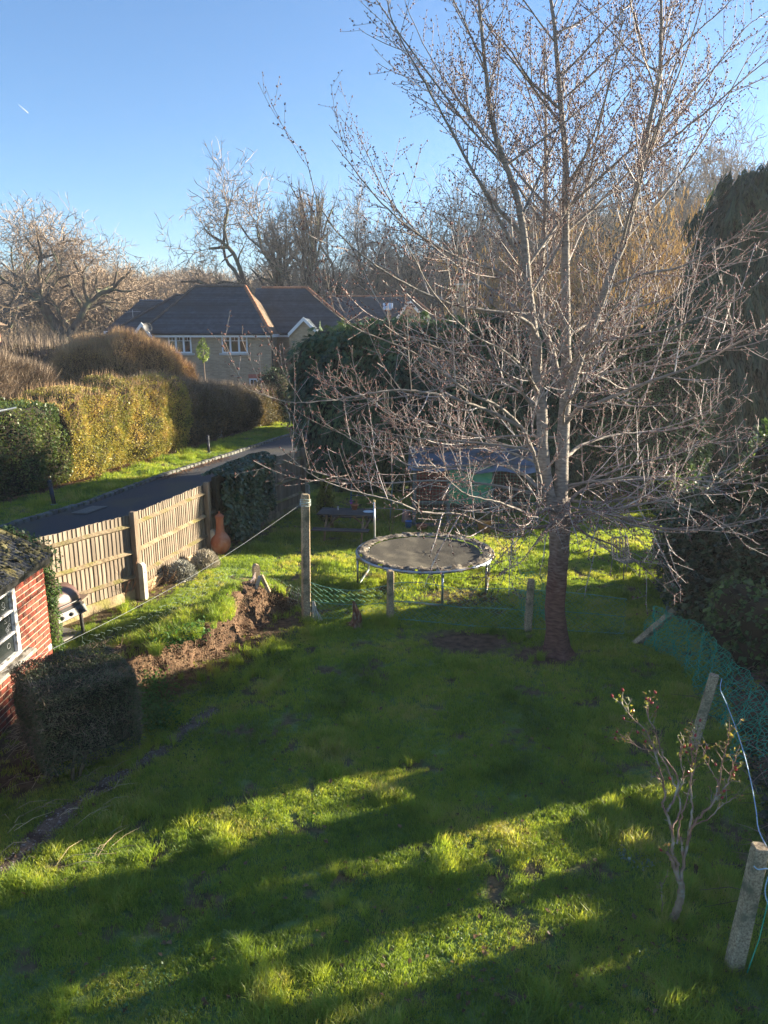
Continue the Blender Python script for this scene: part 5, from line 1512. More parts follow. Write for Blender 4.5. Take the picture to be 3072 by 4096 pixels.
# ------------------------------------------------------------------ concrete posts, wire mesh, ropes
M_GALV = mat('galvanised_wire', (.18, .27, .25), (.38, .47, .44), rough=.5, metal=.1, scale=5)
M_GRWIRE = mat('green_wire', (.08, .26, .18), (.24, .46, .36), rough=.5, scale=4)
M_NET = mat('green_net', (.03, .30, .17), (.07, .46, .29), rough=.6, scale=5)
M_STR = mat('white_string', (.55, .57, .58), (.72, .74, .75), rough=.8, scale=9)
M_BLUE = mat('blue_rope', (.22, .36, .46), (.55, .68, .76), rough=.7, scale=40, stretch=(1, 1, 6))

def conc_post(label, base, top, w, d, rz, chamfer=True, name='concrete_post', holes=0):
    base, top = Vector(base), Vector(top)
    t = empty(name, tuple(base), label=label, cat='post')
    ax = (top - base); L = ax.length; q = ax.normalized().to_track_quat('Z', 'Y').to_matrix()
    rot = q @ rotm(0, 0, rz)
    mb = MB(); n = 8
    vs = []
    rows = [(-.15, 1.08), (0, 1.06), (L * .5, 1.0), (L - .05, .95), (L - .012, .90), (L, .72)] if chamfer else [(-.15, 1.08), (0, 1.06), (L * .5, 1), (L - .008, .96), (L, .90)]
    rg = random.Random(int(base.x * 100))
    for (z, k) in rows:
        c = .012
        X, Y = w / 2 * k, d / 2 * k
        for (x, y) in ((-X + c, -Y), (X - c, -Y), (X, -Y + c), (X, Y - c), (X - c, Y), (-X + c, Y), (-X, Y - c), (-X, -Y + c)):
            vs.append(rot @ Vector((x, y, z + (rg.uniform(-.004, .004) if z > 0 else 0))))
    fs = [tuple(range(7, -1, -1)), tuple(range((len(rows) - 1) * 8, len(rows) * 8))]
    for r_ in range(len(rows) - 1):
        for i in range(8):
            j = (i + 1) % 8; fs.append((r_ * 8 + i, r_ * 8 + j, r_ * 8 + 8 + j, r_ * 8 + 8 + i))
    mb.add(vs, fs); mb.build('shaft', M_CONC, t)
    if holes:
        M_H = mat('hole_dark', (.02, .018, .015), rough=1)
        for k in range(holes):
            z = L * (.25 + .6 * k / holes)
            c = rot @ Vector((0, -d / 2 * 1.0 - .0005, z))
            MB().lathe([(.007, 0), (.007, .003)], 8, tuple(c), (rot @ Vector((0, -1, 0))).to_track_quat('Z', 'Y').to_matrix()).build('hole', M_H, t)
    return t

TALL_B = on_g(1225, 2478)
TALL_T = at_y(1221, 1975, TALL_B[1] + .0)
def build_posts():
    t = conc_post('tallest rough concrete post with wire wound round its top', TALL_B, TALL_T, .125, .125, R(20))
    ax = Vector(TALL_T) - Vector(TALL_B)
    rng = np.random.default_rng(3)
    w = MB()
    for k in range(7):
        z = ax.length - .13 + rng.uniform(-.06, .05); pts = []
        r_ = .083 + rng.uniform(0, .012); a0 = rng.uniform(0, 6)
        for s in range(15):
            a = a0 + s / 14 * 6.28; pts.append(ax.normalized() * (z + .012 * math.sin(a * 2 + k)) + Vector((r_ * math.cos(a), r_ * math.sin(a), 0)))
        w.tube([tuple(p) for p in pts], .0035, 4)
    w.build('wire_binding', mat('binding_wire', (.25, .38, .36), (.55, .62, .60), rough=.6, scale=9), t)
    p = on_g(1560, 2483); conc_post('short concrete post directly in front of the trampoline', p, (p[0] + .01, p[1], p[2] + .87), .10, .10, R(18))
    p = on_g(2110, 2523); conc_post('short concrete post just left of the cherry trunk', p, (p[0] + .02, p[1], p[2] + .86), .10, .10, R(12))
    b = on_g(2548, 2572); tp = at_y(2698, 2442, b[1] - .02)
    conc_post('concrete post leaning steeply against the ivy right of the cherry', b, tp, .095, .095, R(30), chamfer=False)
    b = (3.50, 7.64, g(3.5, 7.64)); tp = at_y(2858, 2700, 7.62)
    conc_post('leaning speckled concrete post behind the rose bush', b, tp, .10, .10, R(-14), chamfer=False, holes=4)
    b = on_g(2935, 3868); tp = at_y(3043, 3385, b[1] + .02)
    conc_post('nearest speckled concrete post at the lower right edge', b, tp, .105, .105, R(-12), chamfer=False, holes=6)
    # round-topped stub and broken A-shaped piece on the bank
    b = Vector((-2.09, 11.78, .5)); t = empty('concrete_post', tuple(b), label='round-topped concrete stub poking out of the earth bank', cat='post')
    poly = [(-.055, 0, -.2), (-.055, 0, .33)] + [(-.055 * math.cos(a), 0, .33 + .055 * math.sin(a)) for a in np.linspace(.3, 2.84, 7)] + [(.055, 0, .33), (.055, 0, -.2)]
    poly = [Vector(rotm(0, 0, R(25)) @ Vector(p)) for p in poly]
    MB().prism(poly, rotm(0, 0, R(25)) @ Vector((0, 1, 0)), .10).build('shaft', M_CONC, t)
    t = empty('broken_concrete', (-2.0, 11.5, .52), label='two broken concrete slivers propped like a letter A on the earth bank', cat='rubble')
    MB().bar((-.10, 0, -.02), (.0, .02, .26), .05, .055, bev=.008).build('sliver', M_CONC_S, t)
    MB().bar((.14, .03, -.02), (.02, .03, .27), .06, .055, bev=.008).build('sliver', M_CONC, t)
    t = empty('string_tangle', (-2.13, 11.6, .55), label='white strings tied round the concrete stub on the bank', cat='string')
    w = MB()
    for k in range(5):
        w.tube([(-.16 + .04 * k, -.05, -.04), (-.05 + .02 * k, .02, .10 + .02 * k), (.03, .1, .24 - .03 * k)], .0045, 4)
    w.build('string', mat('pale_string', (.55, .42, .38), (.7, .6, .55), scale=9), t)
    # rag of fibre at the tall post's foot
    t = empty('frayed_cloth', (TALL_B[0] + .14, TALL_B[1] - .02, TALL_B[2]), label='pale frayed cloth hanging at the foot of the tall post', cat='cloth')
    mb = MB(); rg = random.Random(1)
    for k in range(9):
        x = -.03 + k * .012
        mb.tube([(x * .3 - .02, 0, .33), (x * .7 + rg.uniform(-.01, .01), -.02, .17), (x * 1.6 + .03, -.04 + rg.uniform(-.02, .02), 0)], .006, 4)
    mb.build('strand', mat('pale_cloth', (.45, .42, .36), (.6, .57, .5), scale=20), t)
build_posts()

def mesh_panel(label, line, z0f, z1f, cell, r, m, name='wire_mesh_fence', diag=True, top_wire=True, seed=0, parent_loc=None, jit=.006, rz=0):
    """diamond mesh hung along a polyline: line of (x,y); z0f/z1f functions of distance fraction -> bottom/top offset above ground"""
    L = np.array(line, float); seg = np.r_[0, np.cumsum(np.hypot(*np.diff(L[:, :2], axis=0).T))]; tot = seg[-1]
    rng = np.random.default_rng(seed)
    base = np.array([L[0, 0], L[0, 1], g(L[0, 0], L[0, 1])])
    t = empty(name, tuple(base), label=label, cat='mesh fence')
    nx = max(2, int(tot / cell)); 
    def P(s, f):
        s = min(max(s, 0), tot)
        x, y = np.interp(s, seg, L[:, 0]), np.interp(s, seg, L[:, 1]); k = s / tot
        zg = g(x, y); a, b = z0f(k), z1f(k)
        bow = .05 * math.sin(s * 2.3 + seed) * f
        return np.array([x, y - bow, zg + a + (b - a) * f]) - base
    br = []
    for i in range(nx + 1):
        s0 = i * tot / nx; k = s0 / tot; h = abs(z1f(k) - z0f(k)); ny = max(3, int(h / (cell * .5)))
        pts = []
        for j in range(ny + 1):
            off = cell * .5 * (1 if (j % 2) else -1) * .96 
            pts.append(P(s0 + off + rng.normal(0, jit), j / ny) + np.array([0, .006 * (-1) ** (i + j), rng.normal(0, jit * .5)]))
        br.append((np.array(pts), np.full(len(pts), r)))
    o = tubes('mesh', br, m, t, n=3); o['kind'] = 'stuff'
    if top_wire:
        w = MB()
        for f in ((1.0, .5, 0.02) if top_wire is True else top_wire):
            w.tube([tuple(P(s, f)) for s in np.linspace(0, tot, 26)], r * 1.2, 4)
        w.build('line_wire', m, t)
    return t

def build_meshes():
    a = (TALL_B[0] + .06, TALL_B[1]); b = on_g(1560, 2483); c = on_g(2110, 2523); d = (3.75, 10.95)
    mesh_panel('galvanised diamond mesh between the tall and the short post, sagging in front of the lawn', [a, (-.5, 11.62), (b[0], b[1])], lambda k: .02, lambda k: .62 - .12 * math.sin(k * 3.14) + .05 * (1 - k) , .085, .0036, M_GRWIRE, seed=1)
    mesh_panel('green-grey diamond mesh below the trampoline between the two short posts', [(b[0] + .05, b[1]), (c[0] - .05, c[1])], lambda k: .02, lambda k: .66 + .03 * math.sin(k * 9), .085, .0048, M_GRWIRE, seed=2)
    mesh_panel('dark wire mesh running right from behind the cherry trunk', [(c[0] + .08, c[1]), (3.0, 11.0), d], lambda k: .02, lambda k: .68 - .08 * k, .085, .0044, M_GRWIRE, seed=3)
    # fallen mesh over the bank
    mesh_panel('collapsed wire netting draped along the back of the earth bank', [(-4.05, 9.35), (-3.5, 9.75), (-3.1, 10.2), (-2.75, 10.8), (-2.5, 11.5), (-2.2, 11.9), (-1.75, 12.15), (-1.3, 11.75)], lambda k: .10 + .18 * k * (1 - k), lambda k: .38 + .36 * math.sin(k * 3.0) ** 2 * (1 - .3 * k) + .1 * k, .07, .0016, M_GALV, seed=4, jit=.014, top_wire=False)
    # green plastic netting, right
    def net(label, bot, top, nu, nv, r, m, seed, jit=.012):
        rng = np.random.default_rng(seed)
        Bc, Tc = catmull(bot, 8), catmull(top, 8)
        tb, tt = np.linspace(0, 1, len(Bc)), np.linspace(0, 1, len(Tc))
        f = lambda C, ts, u: np.array([np.interp(u, ts, C[:, i]) for i in range(3)])
        base = np.array(bot[0])
        N = np.zeros((nu, nv, 3))
        for i in range(nu):
            A, B = f(Bc, tb, i / (nu - 1)), f(Tc, tt, i / (nu - 1))
            for j in range(nv):
                w = j / (nv - 1); N[i, j] = A * (1 - w) + B * w + rng.normal(0, jit, 3) - base + np.array([.03 * math.sin(i * .5 + j * .8), 0, 0])
        t = empty('plastic_netting', tuple(base), label=label, cat='netting')
        br = [(N[:, j], np.full(nu, r)) for j in range(nv)] + [(N[i, :], np.full(nv, r * .8)) for i in range(nu)]
        o = tubes('net', br, m, t, n=3); o['kind'] = 'stuff'
    bt = [(3.93, 10.75, .03), (4.02, 10.45, .03), (4.22, 10.1, .04), (4.15, 9.5, .08), (4.05, 8.9, .10), (4.0, 8.2, .15), (3.85, 7.55, .15), (3.95, 6.9, .25)]
    bt = [(x, y, g(x, y) + .02) for x, y, _ in bt]
    tp = [(x + .22 + .06 * k, y + .12, z + .52 - .02 * k) for k, (x, y, z) in enumerate(bt)]
    net('crumpled teal plastic netting along the foot of the right boundary', bt, tp, 110, 14, .0040, M_NET, 1, jit=.013)
    b0 = on_g(2150, 2440); 
    net('teal netting bunched behind the cherry trunk', [(2.25, 11.5, .02), (2.45, 11.6, .02), (2.62, 11.55, .02), (2.7, 11.4, .02)], [(2.2, 11.6, .72), (2.4, 11.72, .80), (2.62, 11.65, .75), (2.72, 11.5, .7)], 26, 14, .003, M_NET, 2, jit=.02)
    # line from the tall post to the shed
    p0 = Vector(TALL_T) - Vector((.02, 0, .13)); p1 = Vector((-4.42, 8.0, .78))
    t = empty('clothes_line', tuple(p0), label='thin white line stretched from the tall post down to the shed window', cat='line')
    pts = [tuple(p0.lerp(p1, k / 12) - p0 + Vector((0, 0, -.16 * math.sin(k / 12 * math.pi)))) for k in range(13)]
    MB().tube(pts, .0016, 4).build('string', M_STR, t)
    # rope between right posts
    r1 = Vector(at_y(2862, 2712, 7.60)); r2 = Vector(at_y(3046, 3400, 4.66))
    t = empty('blue_rope', tuple(r1), label='pale blue rope running between the two speckled posts at right', cat='rope')
    pts = [r1 + Vector((.06, -.02, 0))] + [r1.lerp(r2, k / 12) + Vector((.10 * math.sin(k / 12 * math.pi), 0, -.07 * math.sin(k / 12 * math.pi))) for k in range(1, 12)] + [r2 + Vector((.07, -.02, -.04))]
    MB().tube([tuple(p) for p in catmull([tuple(p - r1) for p in pts], 3)], .0045, 5).build('rope', M_BLUE, t)
    t = empty('blue_rope', tuple(r2), label='looped blue rope hanging from the nearest right post', cat='rope')
    m = MB()
    m.tube(catmull([(.05, -.075, -.10), (.0, -.08, -.09), (-.05, -.075, -.10), (-.055, -.03, -.11)], 4), .0045, 5)
    m.tube(catmull([(.07, -.06, -.09), (.16, -.16, -.22), (.30, -.25, -.40), (.5, -.3, -.55)], 5), .0045, 5)
    m.tube(catmull([(.06, -.07, -.10), (.02, -.09, -.16), (.015, -.09, -.28), (.06, -.1, -.40), (.16, -.16, -.52), (.32, -.2, -.6)], 5), .0045, 5)
    m.build('rope', M_BLUE, t)
    MB().tube([(.06, -.06, -.10), (.055, -.07, -.4), (.03, -.07, -.7), (-.03, -.08, -.98)], .0045, 5).build('green_cord', M_NET, t)
    # scrap of green plastic in the ivy
    p = at_y(2872, 2290, 11.4)
    t = empty('plastic_bag', p, label='scrap of bright green plastic caught in the ivy at right', cat='plastic bag')
    MB().add([(-.05, 0, -.06), (.07, .02, -.08), (.10, 0, .03), (.02, -.03, .09), (-.07, .01, .07), (0, -.04, 0)], [(0, 1, 5), (1, 2, 5), (2, 3, 5), (3, 4, 5), (4, 0, 5)]).build('sheet', mat('green_plastic', (.02, .30, .18), (.05, .45, .28), rough=.4), t)
build_meshes()

# ------------------------------------------------------------------ trampoline
def build_trampoline():
    cx, cy, rim, Rr = .76, 13.45, .62, 1.27
    zg = g(cx, cy)
    t = empty('trampoline', (cx, cy, 0), label='round weathered trampoline with torn edge pad on the far lawn', cat='trampoline')
    M_ST = mat('dull_steel', (.26, .30, .34), (.45, .50, .54), rough=.38, metal=.75, scale=8, c3=(.30, .22, .16), s3=7)
    ang = np.linspace(0, 2 * math.pi, 65)
    MB().tube([(Rr * math.cos(a), Rr * math.sin(a), rim) for a in ang], .024, 8, cap=False).build('frame', M_ST, t, smooth=True)
    # mat, slightly sagging
    V = []; nr, na = 14, 64
    for i in range(nr):
        r_ = (Rr - .235) * i / (nr - 1)
        for a in ang[:-1]:
            V.append((r_ * math.cos(a), r_ * math.sin(a), rim + .005 - .035 * (1 - (i / (nr - 1)) ** 2) + .004 * math.sin(a * 5 + i)))
    F = [(i * na + j, i * na + (j + 1) % na, (i + 1) * na + (j + 1) % na, (i + 1) * na + j) for i in range(nr - 1) for j in range(na)]
    M_MAT = mat('faded_mat', (.060, .052, .038), (.115, .10, .072), rough=.8, scale=2.5, bump=.3, bscale=200, c3=(.15, .13, .09), s3=3, stretch=(1, .5, 1))
    obj_np('mat', V, F, M_MAT, t, smooth=True)
    # pad: torn ring
    rg = np.random.default_rng(4)
    V = []; nr = 7; na = 150
    for i in range(nr):
        for j in range(na):
            a = 2 * math.pi * j / na; k = i / (nr - 1)
            r_ = Rr - .225 + .235 * k + (.02 * (rg.random() - .5) if 0 < i < nr - 1 else (.018 * math.sin(j * 1.9) + .012 * rg.normal()))
            z = rim + .022 + .02 * math.sin(k * math.pi) + .014 * rg.normal() * (1 if i else .3) - (.035 if i == nr - 1 else 0)
            V.append((r_ * math.cos(a), r_ * math.sin(a), z))
    F = []
    for i in range(nr - 1):
        for j in range(na):
            torn = i >= nr - 3 and (math.sin(j * .41) + math.sin(j * .93 + 2) > 1.05)
            if not torn: F.append((i * na + j, i * na + (j + 1) % na, (i + 1) * na + (j + 1) % na, (i + 1) * na + j))
    obj_np('pad', V, F, mat('torn_pad', (.07, .058, .045), (.17, .14, .105), rough=.9, scale=9, bump=.8, bscale=40, c3=(.36, .31, .23), s3=6), t)
    lf = MB()
    for k in range(46):
        a = rg.uniform(0, 6.28); r_ = Rr + rg.uniform(-.03, .015); w = rg.uniform(.02, .07)
        p = Vector((r_ * math.cos(a), r_ * math.sin(a), rim + .02)); tn = Vector((-math.sin(a), math.cos(a), 0)) * w
        dn = Vector((math.cos(a) * .012, math.sin(a) * .012, -rg.uniform(.02, .06)))
        lf.add([p - tn, p + tn, p + tn * .6 + dn, p - tn * .8 + dn], [(0, 1, 2, 3)])
    lf.build('torn_strip', mat('torn_foam', (.30, .36, .38), (.55, .58, .56), rough=.9, scale=12), t)
    # W-shaped legs: three pairs joined by a foot bar
    for k in range(4):
        a0 = R(-101 + 90 * k); da = R(22)
        ps = []
        leg = empty('leg', (0, 0, 0)); leg.parent = t
        for s in (-1, 1):
            a = a0 + s * da; x, y = Rr * math.cos(a), Rr * math.sin(a); z = g(cx + x, cy + y)
            MB().tube([(x, y, rim - .01), (x * 1.0, y * 1.0, z + .03)], .020, 8).build('upright', M_ST, leg, smooth=True); ps.append((x, y, z + .025))
            MB().tube([(x, y, rim - .09), (x, y, rim - .012)], .027, 8).build('socket', M_ST, leg, smooth=True)
        MB().tube([ps[0], (ps[0][0] * .5 + ps[1][0] * .5, ps[0][1] * .5 + ps[1][1] * .5, ps[0][2]), ps[1]], .02, 8).build('foot_bar', M_ST, leg, smooth=True)
    # one remaining net pole
    p = at_z(1486, 2152, rim)
    a = math.atan2(p[1] - cy, p[0] - cx); x, y = (Rr + .03) * math.cos(a), (Rr + .03) * math.sin(a)
    tpz = at_y(1482, 2003, cy + y)[2]
    MB().tube([(x, y, .15), (x, y, rim + .3), (x - .01, y, tpz)], .019, 8).build('net_pole', mat('pole_steel', (.5, .5, .5), (.65, .64, .62), rough=.3, metal=.6), t, smooth=True)
    MB().tube([(x - .01, y, tpz - .02), (x - .01, y, tpz + .015)], .024, 8).build('pole_cap', mat('pole_cap', (.45, .36, .18)), t)
build_trampoline()

# ------------------------------------------------------------------ picnic table and things on it
def build_picnic():
    a = Vector(at_z(1265, 2052, .60)); 
    c = Vector((-.86, 16.72, 0)); rz = R(-7)
    t = empty('picnic_table', tuple(c), rz, label='dark wooden picnic table with attached benches in shade', cat='picnic table')
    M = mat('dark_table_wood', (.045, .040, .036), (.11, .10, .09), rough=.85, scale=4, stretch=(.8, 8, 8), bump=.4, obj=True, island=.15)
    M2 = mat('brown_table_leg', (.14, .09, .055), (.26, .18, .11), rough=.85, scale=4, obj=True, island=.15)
    W = 1.26
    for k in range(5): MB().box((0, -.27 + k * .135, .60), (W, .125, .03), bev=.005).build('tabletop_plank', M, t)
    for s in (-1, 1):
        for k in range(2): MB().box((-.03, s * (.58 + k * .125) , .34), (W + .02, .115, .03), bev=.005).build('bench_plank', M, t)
    for sx in (-.42, .42):
        for s in (-1, 1):
            MB().bar((sx, s * .18, .585), (sx, s * .56, 0.0), .075, .035, up=(1, 0, 0), bev=.004).build('leg', M2, t)
        MB().box((sx + .04, 0, .30), (.035, 1.42, .07), bev=.004).build('cross_beam', M2, t)
        MB().box((sx, 0, .565), (.035, .60, .05), bev=.004).build('cross_beam', M2, t)
    MB().bar((-.38, 0, .32), (-.05, 0, .58), .05, .03).build('brace', M2, t); MB().bar((.38, 0, .32), (.05, 0, .58), .05, .03).build('brace', M2, t)
    # pot with flowers
    q = at_z(1418, 2038, .615)
    p = empty('flower_pot', q, label='small terracotta pot with purple and orange flowers on the picnic table', cat='flower pot')
    M_T = mat('terracotta', (.30, .10, .05), (.42, .16, .08), rough=.85, scale=8)
    MB().lathe([(.055, 0), (.08, .10), (.092, .10), (.095, .13), (.082, .13), (.078, .115), (.0, .11)], 18).build('pot', M_T, p, smooth=True)
    rng = np.random.default_rng(2)
    n = 90; d = rdirs(n, rng); d[:, 2] = np.abs(d[:, 2])
    stamp('leaves', LEAF_V, LEAF_F, d * (.06, .05, .06) + (0, 0, .13), frames(d), np.full(n, .03), leafmat('pot_leaf', [(.03, .07, .02), (.08, .14, .04)], pos_scale=5), p)
    n = 60; d = rdirs(n, rng)
    stamp('purple_flower', LEAF_V, LEAF_F, d * .03 + (-.07, -.02, .19), frames(d), np.full(n, .03), mat('purple_petal', (.30, .03, .30), (.5, .08, .5), scale=20), p)
    stamp('orange_flower', LEAF_V, LEAF_F, d * .025 + (.05, 0, .20), frames(d), np.full(n, .028), mat('orange_petal', (.55, .22, .06), (.7, .32, .12), scale=20), p)
    q = at_z(1352, 2040, .615)
    p = empty('ornament', q, label='tiny pale figure ornament beside the flower pot on the table', cat='ornament')
    MB().lathe([(.02, 0), (.024, .03), (.012, .05), (.018, .065), (.016, .08), (.004, .09)], 10).build('figure', mat('pale_china', (.5, .48, .44)), p, smooth=True)
    q = at_z(1474, 2049, .616)
    p = empty('plate', q, label='pale blue-white plate lying at the right end of the picnic table', cat='plate')
    MB().lathe([(.05, 0), (.09, .006), (.125, .018), (.127, .021), (.09, .011), (.0, .007)], 24).build('dish', mat('white_china', (.62, .68, .72), rough=.2), p, smooth=True)
build_picnic()

# ------------------------------------------------------------------ hen run, goal frame, pots
def build_run():
    b = at_z(1650, 2108, 0.0); x0, y0 = b[0], b[1]; W, D, H = 2.95, 1.5, 1.52
    t = empty('hen_run', (x0, y0, 0), R(-3), label='timber hen run with slumped blue-grey sheet roof and green tarpaulin front', cat='hen run')
    M = mat('grey_post', (.07, .075, .09), (.16, .16, .18), rough=.9, scale=6, stretch=(3, 3, .6))
    for (x, y) in ((0, 0), (.82, 0), (1.85, 0), (W, 0), (0, D), (W, D)):
        MB().box((x + .035, y, H / 2), (.075, .075, H)).build('post', M, t)
    MB().box((W / 2, 0.0, H - .02), (W, .05, .09)).build('rail', M, t); MB().box((W / 2, -.002, .62), (W, .045, .06)).build('rail', M, t); MB().box((W / 2, 0, .05), (W, .05, .1)).build('rail', M, t)
    MB().box((W / 2, D + .03, H / 2), (W, .03, H - .05)).build('back_board', mat('run_back', (.05, .03, .028), (.10, .05, .045), rough=.9, scale=4, stretch=(4, 1, 1)), t)
    MB().box((-.01, D / 2, H * .35), (.02, D, H * .6)).build('side_board', mat('run_side', (.04, .035, .035), (.09, .08, .075), rough=.9), t)
    # red-brown slatted nest front seen through wire
    M_R = mat('red_slat', (.14, .03, .028), (.24, .06, .05), rough=.8, scale=5, obj=True, island=.2)
    for k in range(9): MB().box((.45, .42, .62 + k * .095), (.74, .03, .08)).build('slat', M_R, t)
    # wire front
    br = []
    for k in range(38): x = k * W / 37; br.append((np.array([(x, -.045, .03), (x, -.045, H - .05)]), np.array([.0018, .0018])))
    for k in range(20): z = .05 + k * (H - .1) / 19; br.append((np.array([(0, -.045, z), (W, -.045, z)]), np.array([.0018, .0018])))
    o = tubes('wire_front', br, M_GRWIRE, t, n=3); o['kind'] = 'stuff'
    # roof sheet
    V = []; nx, ny = 26, 12
    for j in range(ny):
        for i in range(nx):
            x = -.12 + (W + .3) * i / (nx - 1); y = -.18 + (D + .35) * j / (ny - 1)
            z = H + .05 + .20 * j / (ny - 1) - .07 * math.sin(i / (nx - 1) * math.pi * 3) ** 2 - .05 * (vnoise(x, y, .4, 1)) - (.10 if j == 0 else 0)
            V.append((x, y, float(z)))
    F = [(j * nx + i, j * nx + i + 1, (j + 1) * nx + i + 1, (j + 1) * nx + i) for j in range(ny - 1) for i in range(nx - 1)]
    obj_np('roof_sheet', V, F, mat('blue_grey_sheet', (.07, .09, .12), (.15, .18, .22), rough=.35, scale=3, c3=(.06, .06, .05), s3=2, spec=.6), t, smooth=True)
    # green tarpaulin
    V = []; nx, ny = 22, 20
    for j in range(ny):
        for i in range(nx):
            u, v = i / (nx - 1), j / (ny - 1)
            x = .86 + 1.02 * u; z = H - .02 - (.86 + .10 * math.sin(u * 3) - .12 * u) * v
            y = -.065 - .03 * math.sin(u * 7 + v * 3) * v - .025 * math.sin((v * 2.4 - u * 1.2) * 6) * v
            V.append((x, y, z))
    F = [(j * nx + i, j * nx + i + 1, (j + 1) * nx + i + 1, (j + 1) * nx + i) for j in range(ny - 1) for i in range(nx - 1)]
    obj_np('tarpaulin', V, F, mat('green_tarp', (.02, .17, .10), (.035, .24, .15), rough=.35, scale=3, spec=.5), t, smooth=True)
    # straw bedding
    rng = np.random.default_rng(1); n = 300
    P = np.column_stack([rng.uniform(.1, W, n), rng.uniform(-.3, .3, n), np.full(n, .03)]); D_ = rdirs(n, rng); D_[:, 2] *= .2
    o = stamp('bedding', [(-.02, 0, 0), (.02, 0, 0), (.02, 1, 0), (-.02, 1, 0)], [(0, 1, 2, 3)], P, frames(D_), rng.uniform(.05, .14, n), mat('straw', (.35, .26, .14)), t); o['kind'] = 'stuff'
    # goal frame of thin tube
    a, b2, c, d = at_y(1407, 1909, 18.3), at_y(1400, 2035, 18.3), at_y(1571, 1925, 18.3), at_y(1560, 2042, 18.3)
    t = empty('pipe_frame', (b2[0], 18.3, 0), label='thin teal tubular frame standing behind the picnic table', cat='frame')
    M_P = mat('teal_tube', (.05, .14, .16), (.14, .26, .28), rough=.4)
    lo = lambda p: (p[0] - b2[0], p[1] - 18.3, p[2])
    MB().tube([lo((b2[0], 18.3, 0)), lo(a)], .014, 6).build('upright', M_P, t); MB().tube([lo((d[0], 18.3, 0)), lo(c)], .014, 6).build('upright', M_P, t)
    e, f = at_y(1404, 1981, 18.28), at_y(1566, 1987, 18.28)
    MB().tube([lo(e), lo(f)], .016, 6).build('crossbar', mat('black_tube', (.02, .04, .05), (.06, .09, .10)), t)
    # pots and bucket by the run
    M_P2 = mat('pink_terracotta', (.36, .19, .15), (.48, .28, .22), rough=.85, scale=6)
    p = at_z(1626, 2092, 0.02); t = empty('plant_pot', p, label='upturned tall pinkish clay pot at the left corner of the hen run', cat='plant pot')
    MB().lathe([(.115, 0), (.125, .05), (.10, .30), (.085, .33), (.0, .33)], 18).build('pot', M_P2, t, smooth=True)
    p = at_z(1634, 2112, 0.02); t = empty('bucket', p, label='small bright blue bucket beside the pinkish clay pot', cat='bucket')
    MB().lathe([(.07, 0), (.085, .17), (.09, .175), (.08, .17), (.065, .02), (.0, .02)], 18).build('body', mat('blue_plastic', (.02, .12, .35), (.03, .18, .45), rough=.4), t, smooth=True)
    MB().tube([(.085 * math.cos(a), -.03, .17 + .07 * math.sin(a)) for a in np.linspace(0, math.pi, 9)], .004, 4).build('handle', M_GALV, t)
    p = at_z(1687, 2122, 0.0); t = empty('plant_pot', p, label='low brown clay trough in front of the hen run wire', cat='plant pot')
    MB().lathe([(.10, 0), (.13, .11), (.145, .11), (.145, .14), (.12, .14), (.11, .09), (.0, .09)], 18).build('pot', mat('terracotta', (.3, .1, .05)), t, smooth=True)
    p = at_z(1938, 2128, 0.0); t = empty('plant_pot', p, label='large orange clay pot right of the green tarpaulin', cat='plant pot')
    MB().lathe([(.13, 0), (.19, .27), (.21, .27), (.215, .33), (.185, .33), (.17, .24), (.0, .24)], 20).build('pot', mat('orange_clay', (.42, .20, .10), (.55, .30, .16), scale=6), t, smooth=True)
    rng = np.random.default_rng(9); n = 240; d_ = rdirs(n, rng); d_[:, 2] = np.abs(d_[:, 2]) + .3
    stamp('leaves', LEAF_V, LEAF_F, d_ * (.12, .12, .08) + (0, 0, .28), frames(d_), rng.uniform(.10, .24, n) * .8, leafmat('lavender_leaf', [(.07, .10, .06), (.16, .20, .12)], pos_scale=4), t)
    # garden furniture on the right
    p = at_z(2500, 2312, g(4.6, 13.8)); t = empty('garden_chair', p, R(25), label='dark slatted metal garden chair behind the mesh right of the cherry', cat='chair')
    M_C = mat('grey_metal', (.12, .13, .14), (.28, .29, .30), rough=.35, metal=.6)
    for k in range(5): MB().tube([(-.16 + .08 * k, .16, .36), (-.15 + .075 * k, .24, .74)], .012, 5).build('back_slat', M_C, t)
    for k in range(5): MB().box((-.16 + .08 * k, 0, .36), (.05, .34, .014)).build('seat_slat', M_C, t)
    for x in (-.2, .2):
        MB().tube([(x, -.17, 0), (x, -.16, .36)], .011, 6).build('leg', M_C, t); MB().tube([(x, .2, 0), (x, .16, .36), (x, .24, .76)], .011, 6).build('leg', M_C, t)
    MB().tube([(-.2, .24, .76), (.2, .24, .76)], .011, 6).build('back_rail', M_C, t)
    p = at_z(2740, 2165, .45); t = empty('stone_trough', (p[0], p[1], g(p[0], p[1])), R(8), label='pale rectangular trough standing in the gap of the right boundary', cat='trough')
    hz = .34
    mb = MB().box((0, -.16, hz / 2), (.62, .04, hz), bev=.01); mb.box((0, .16, hz / 2), (.62, .04, hz), bev=.01); mb.box((-.29, 0, hz / 2), (.04, .28, hz)); mb.box((.29, 0, hz / 2), (.04, .28, hz)); mb.box((0, 0, .05), (.54, .28, .06))
    mb.build('basin', mat('pale_trough', (.5, .5, .47), (.66, .66, .62), rough=.8, scale=6), t)
build_run()

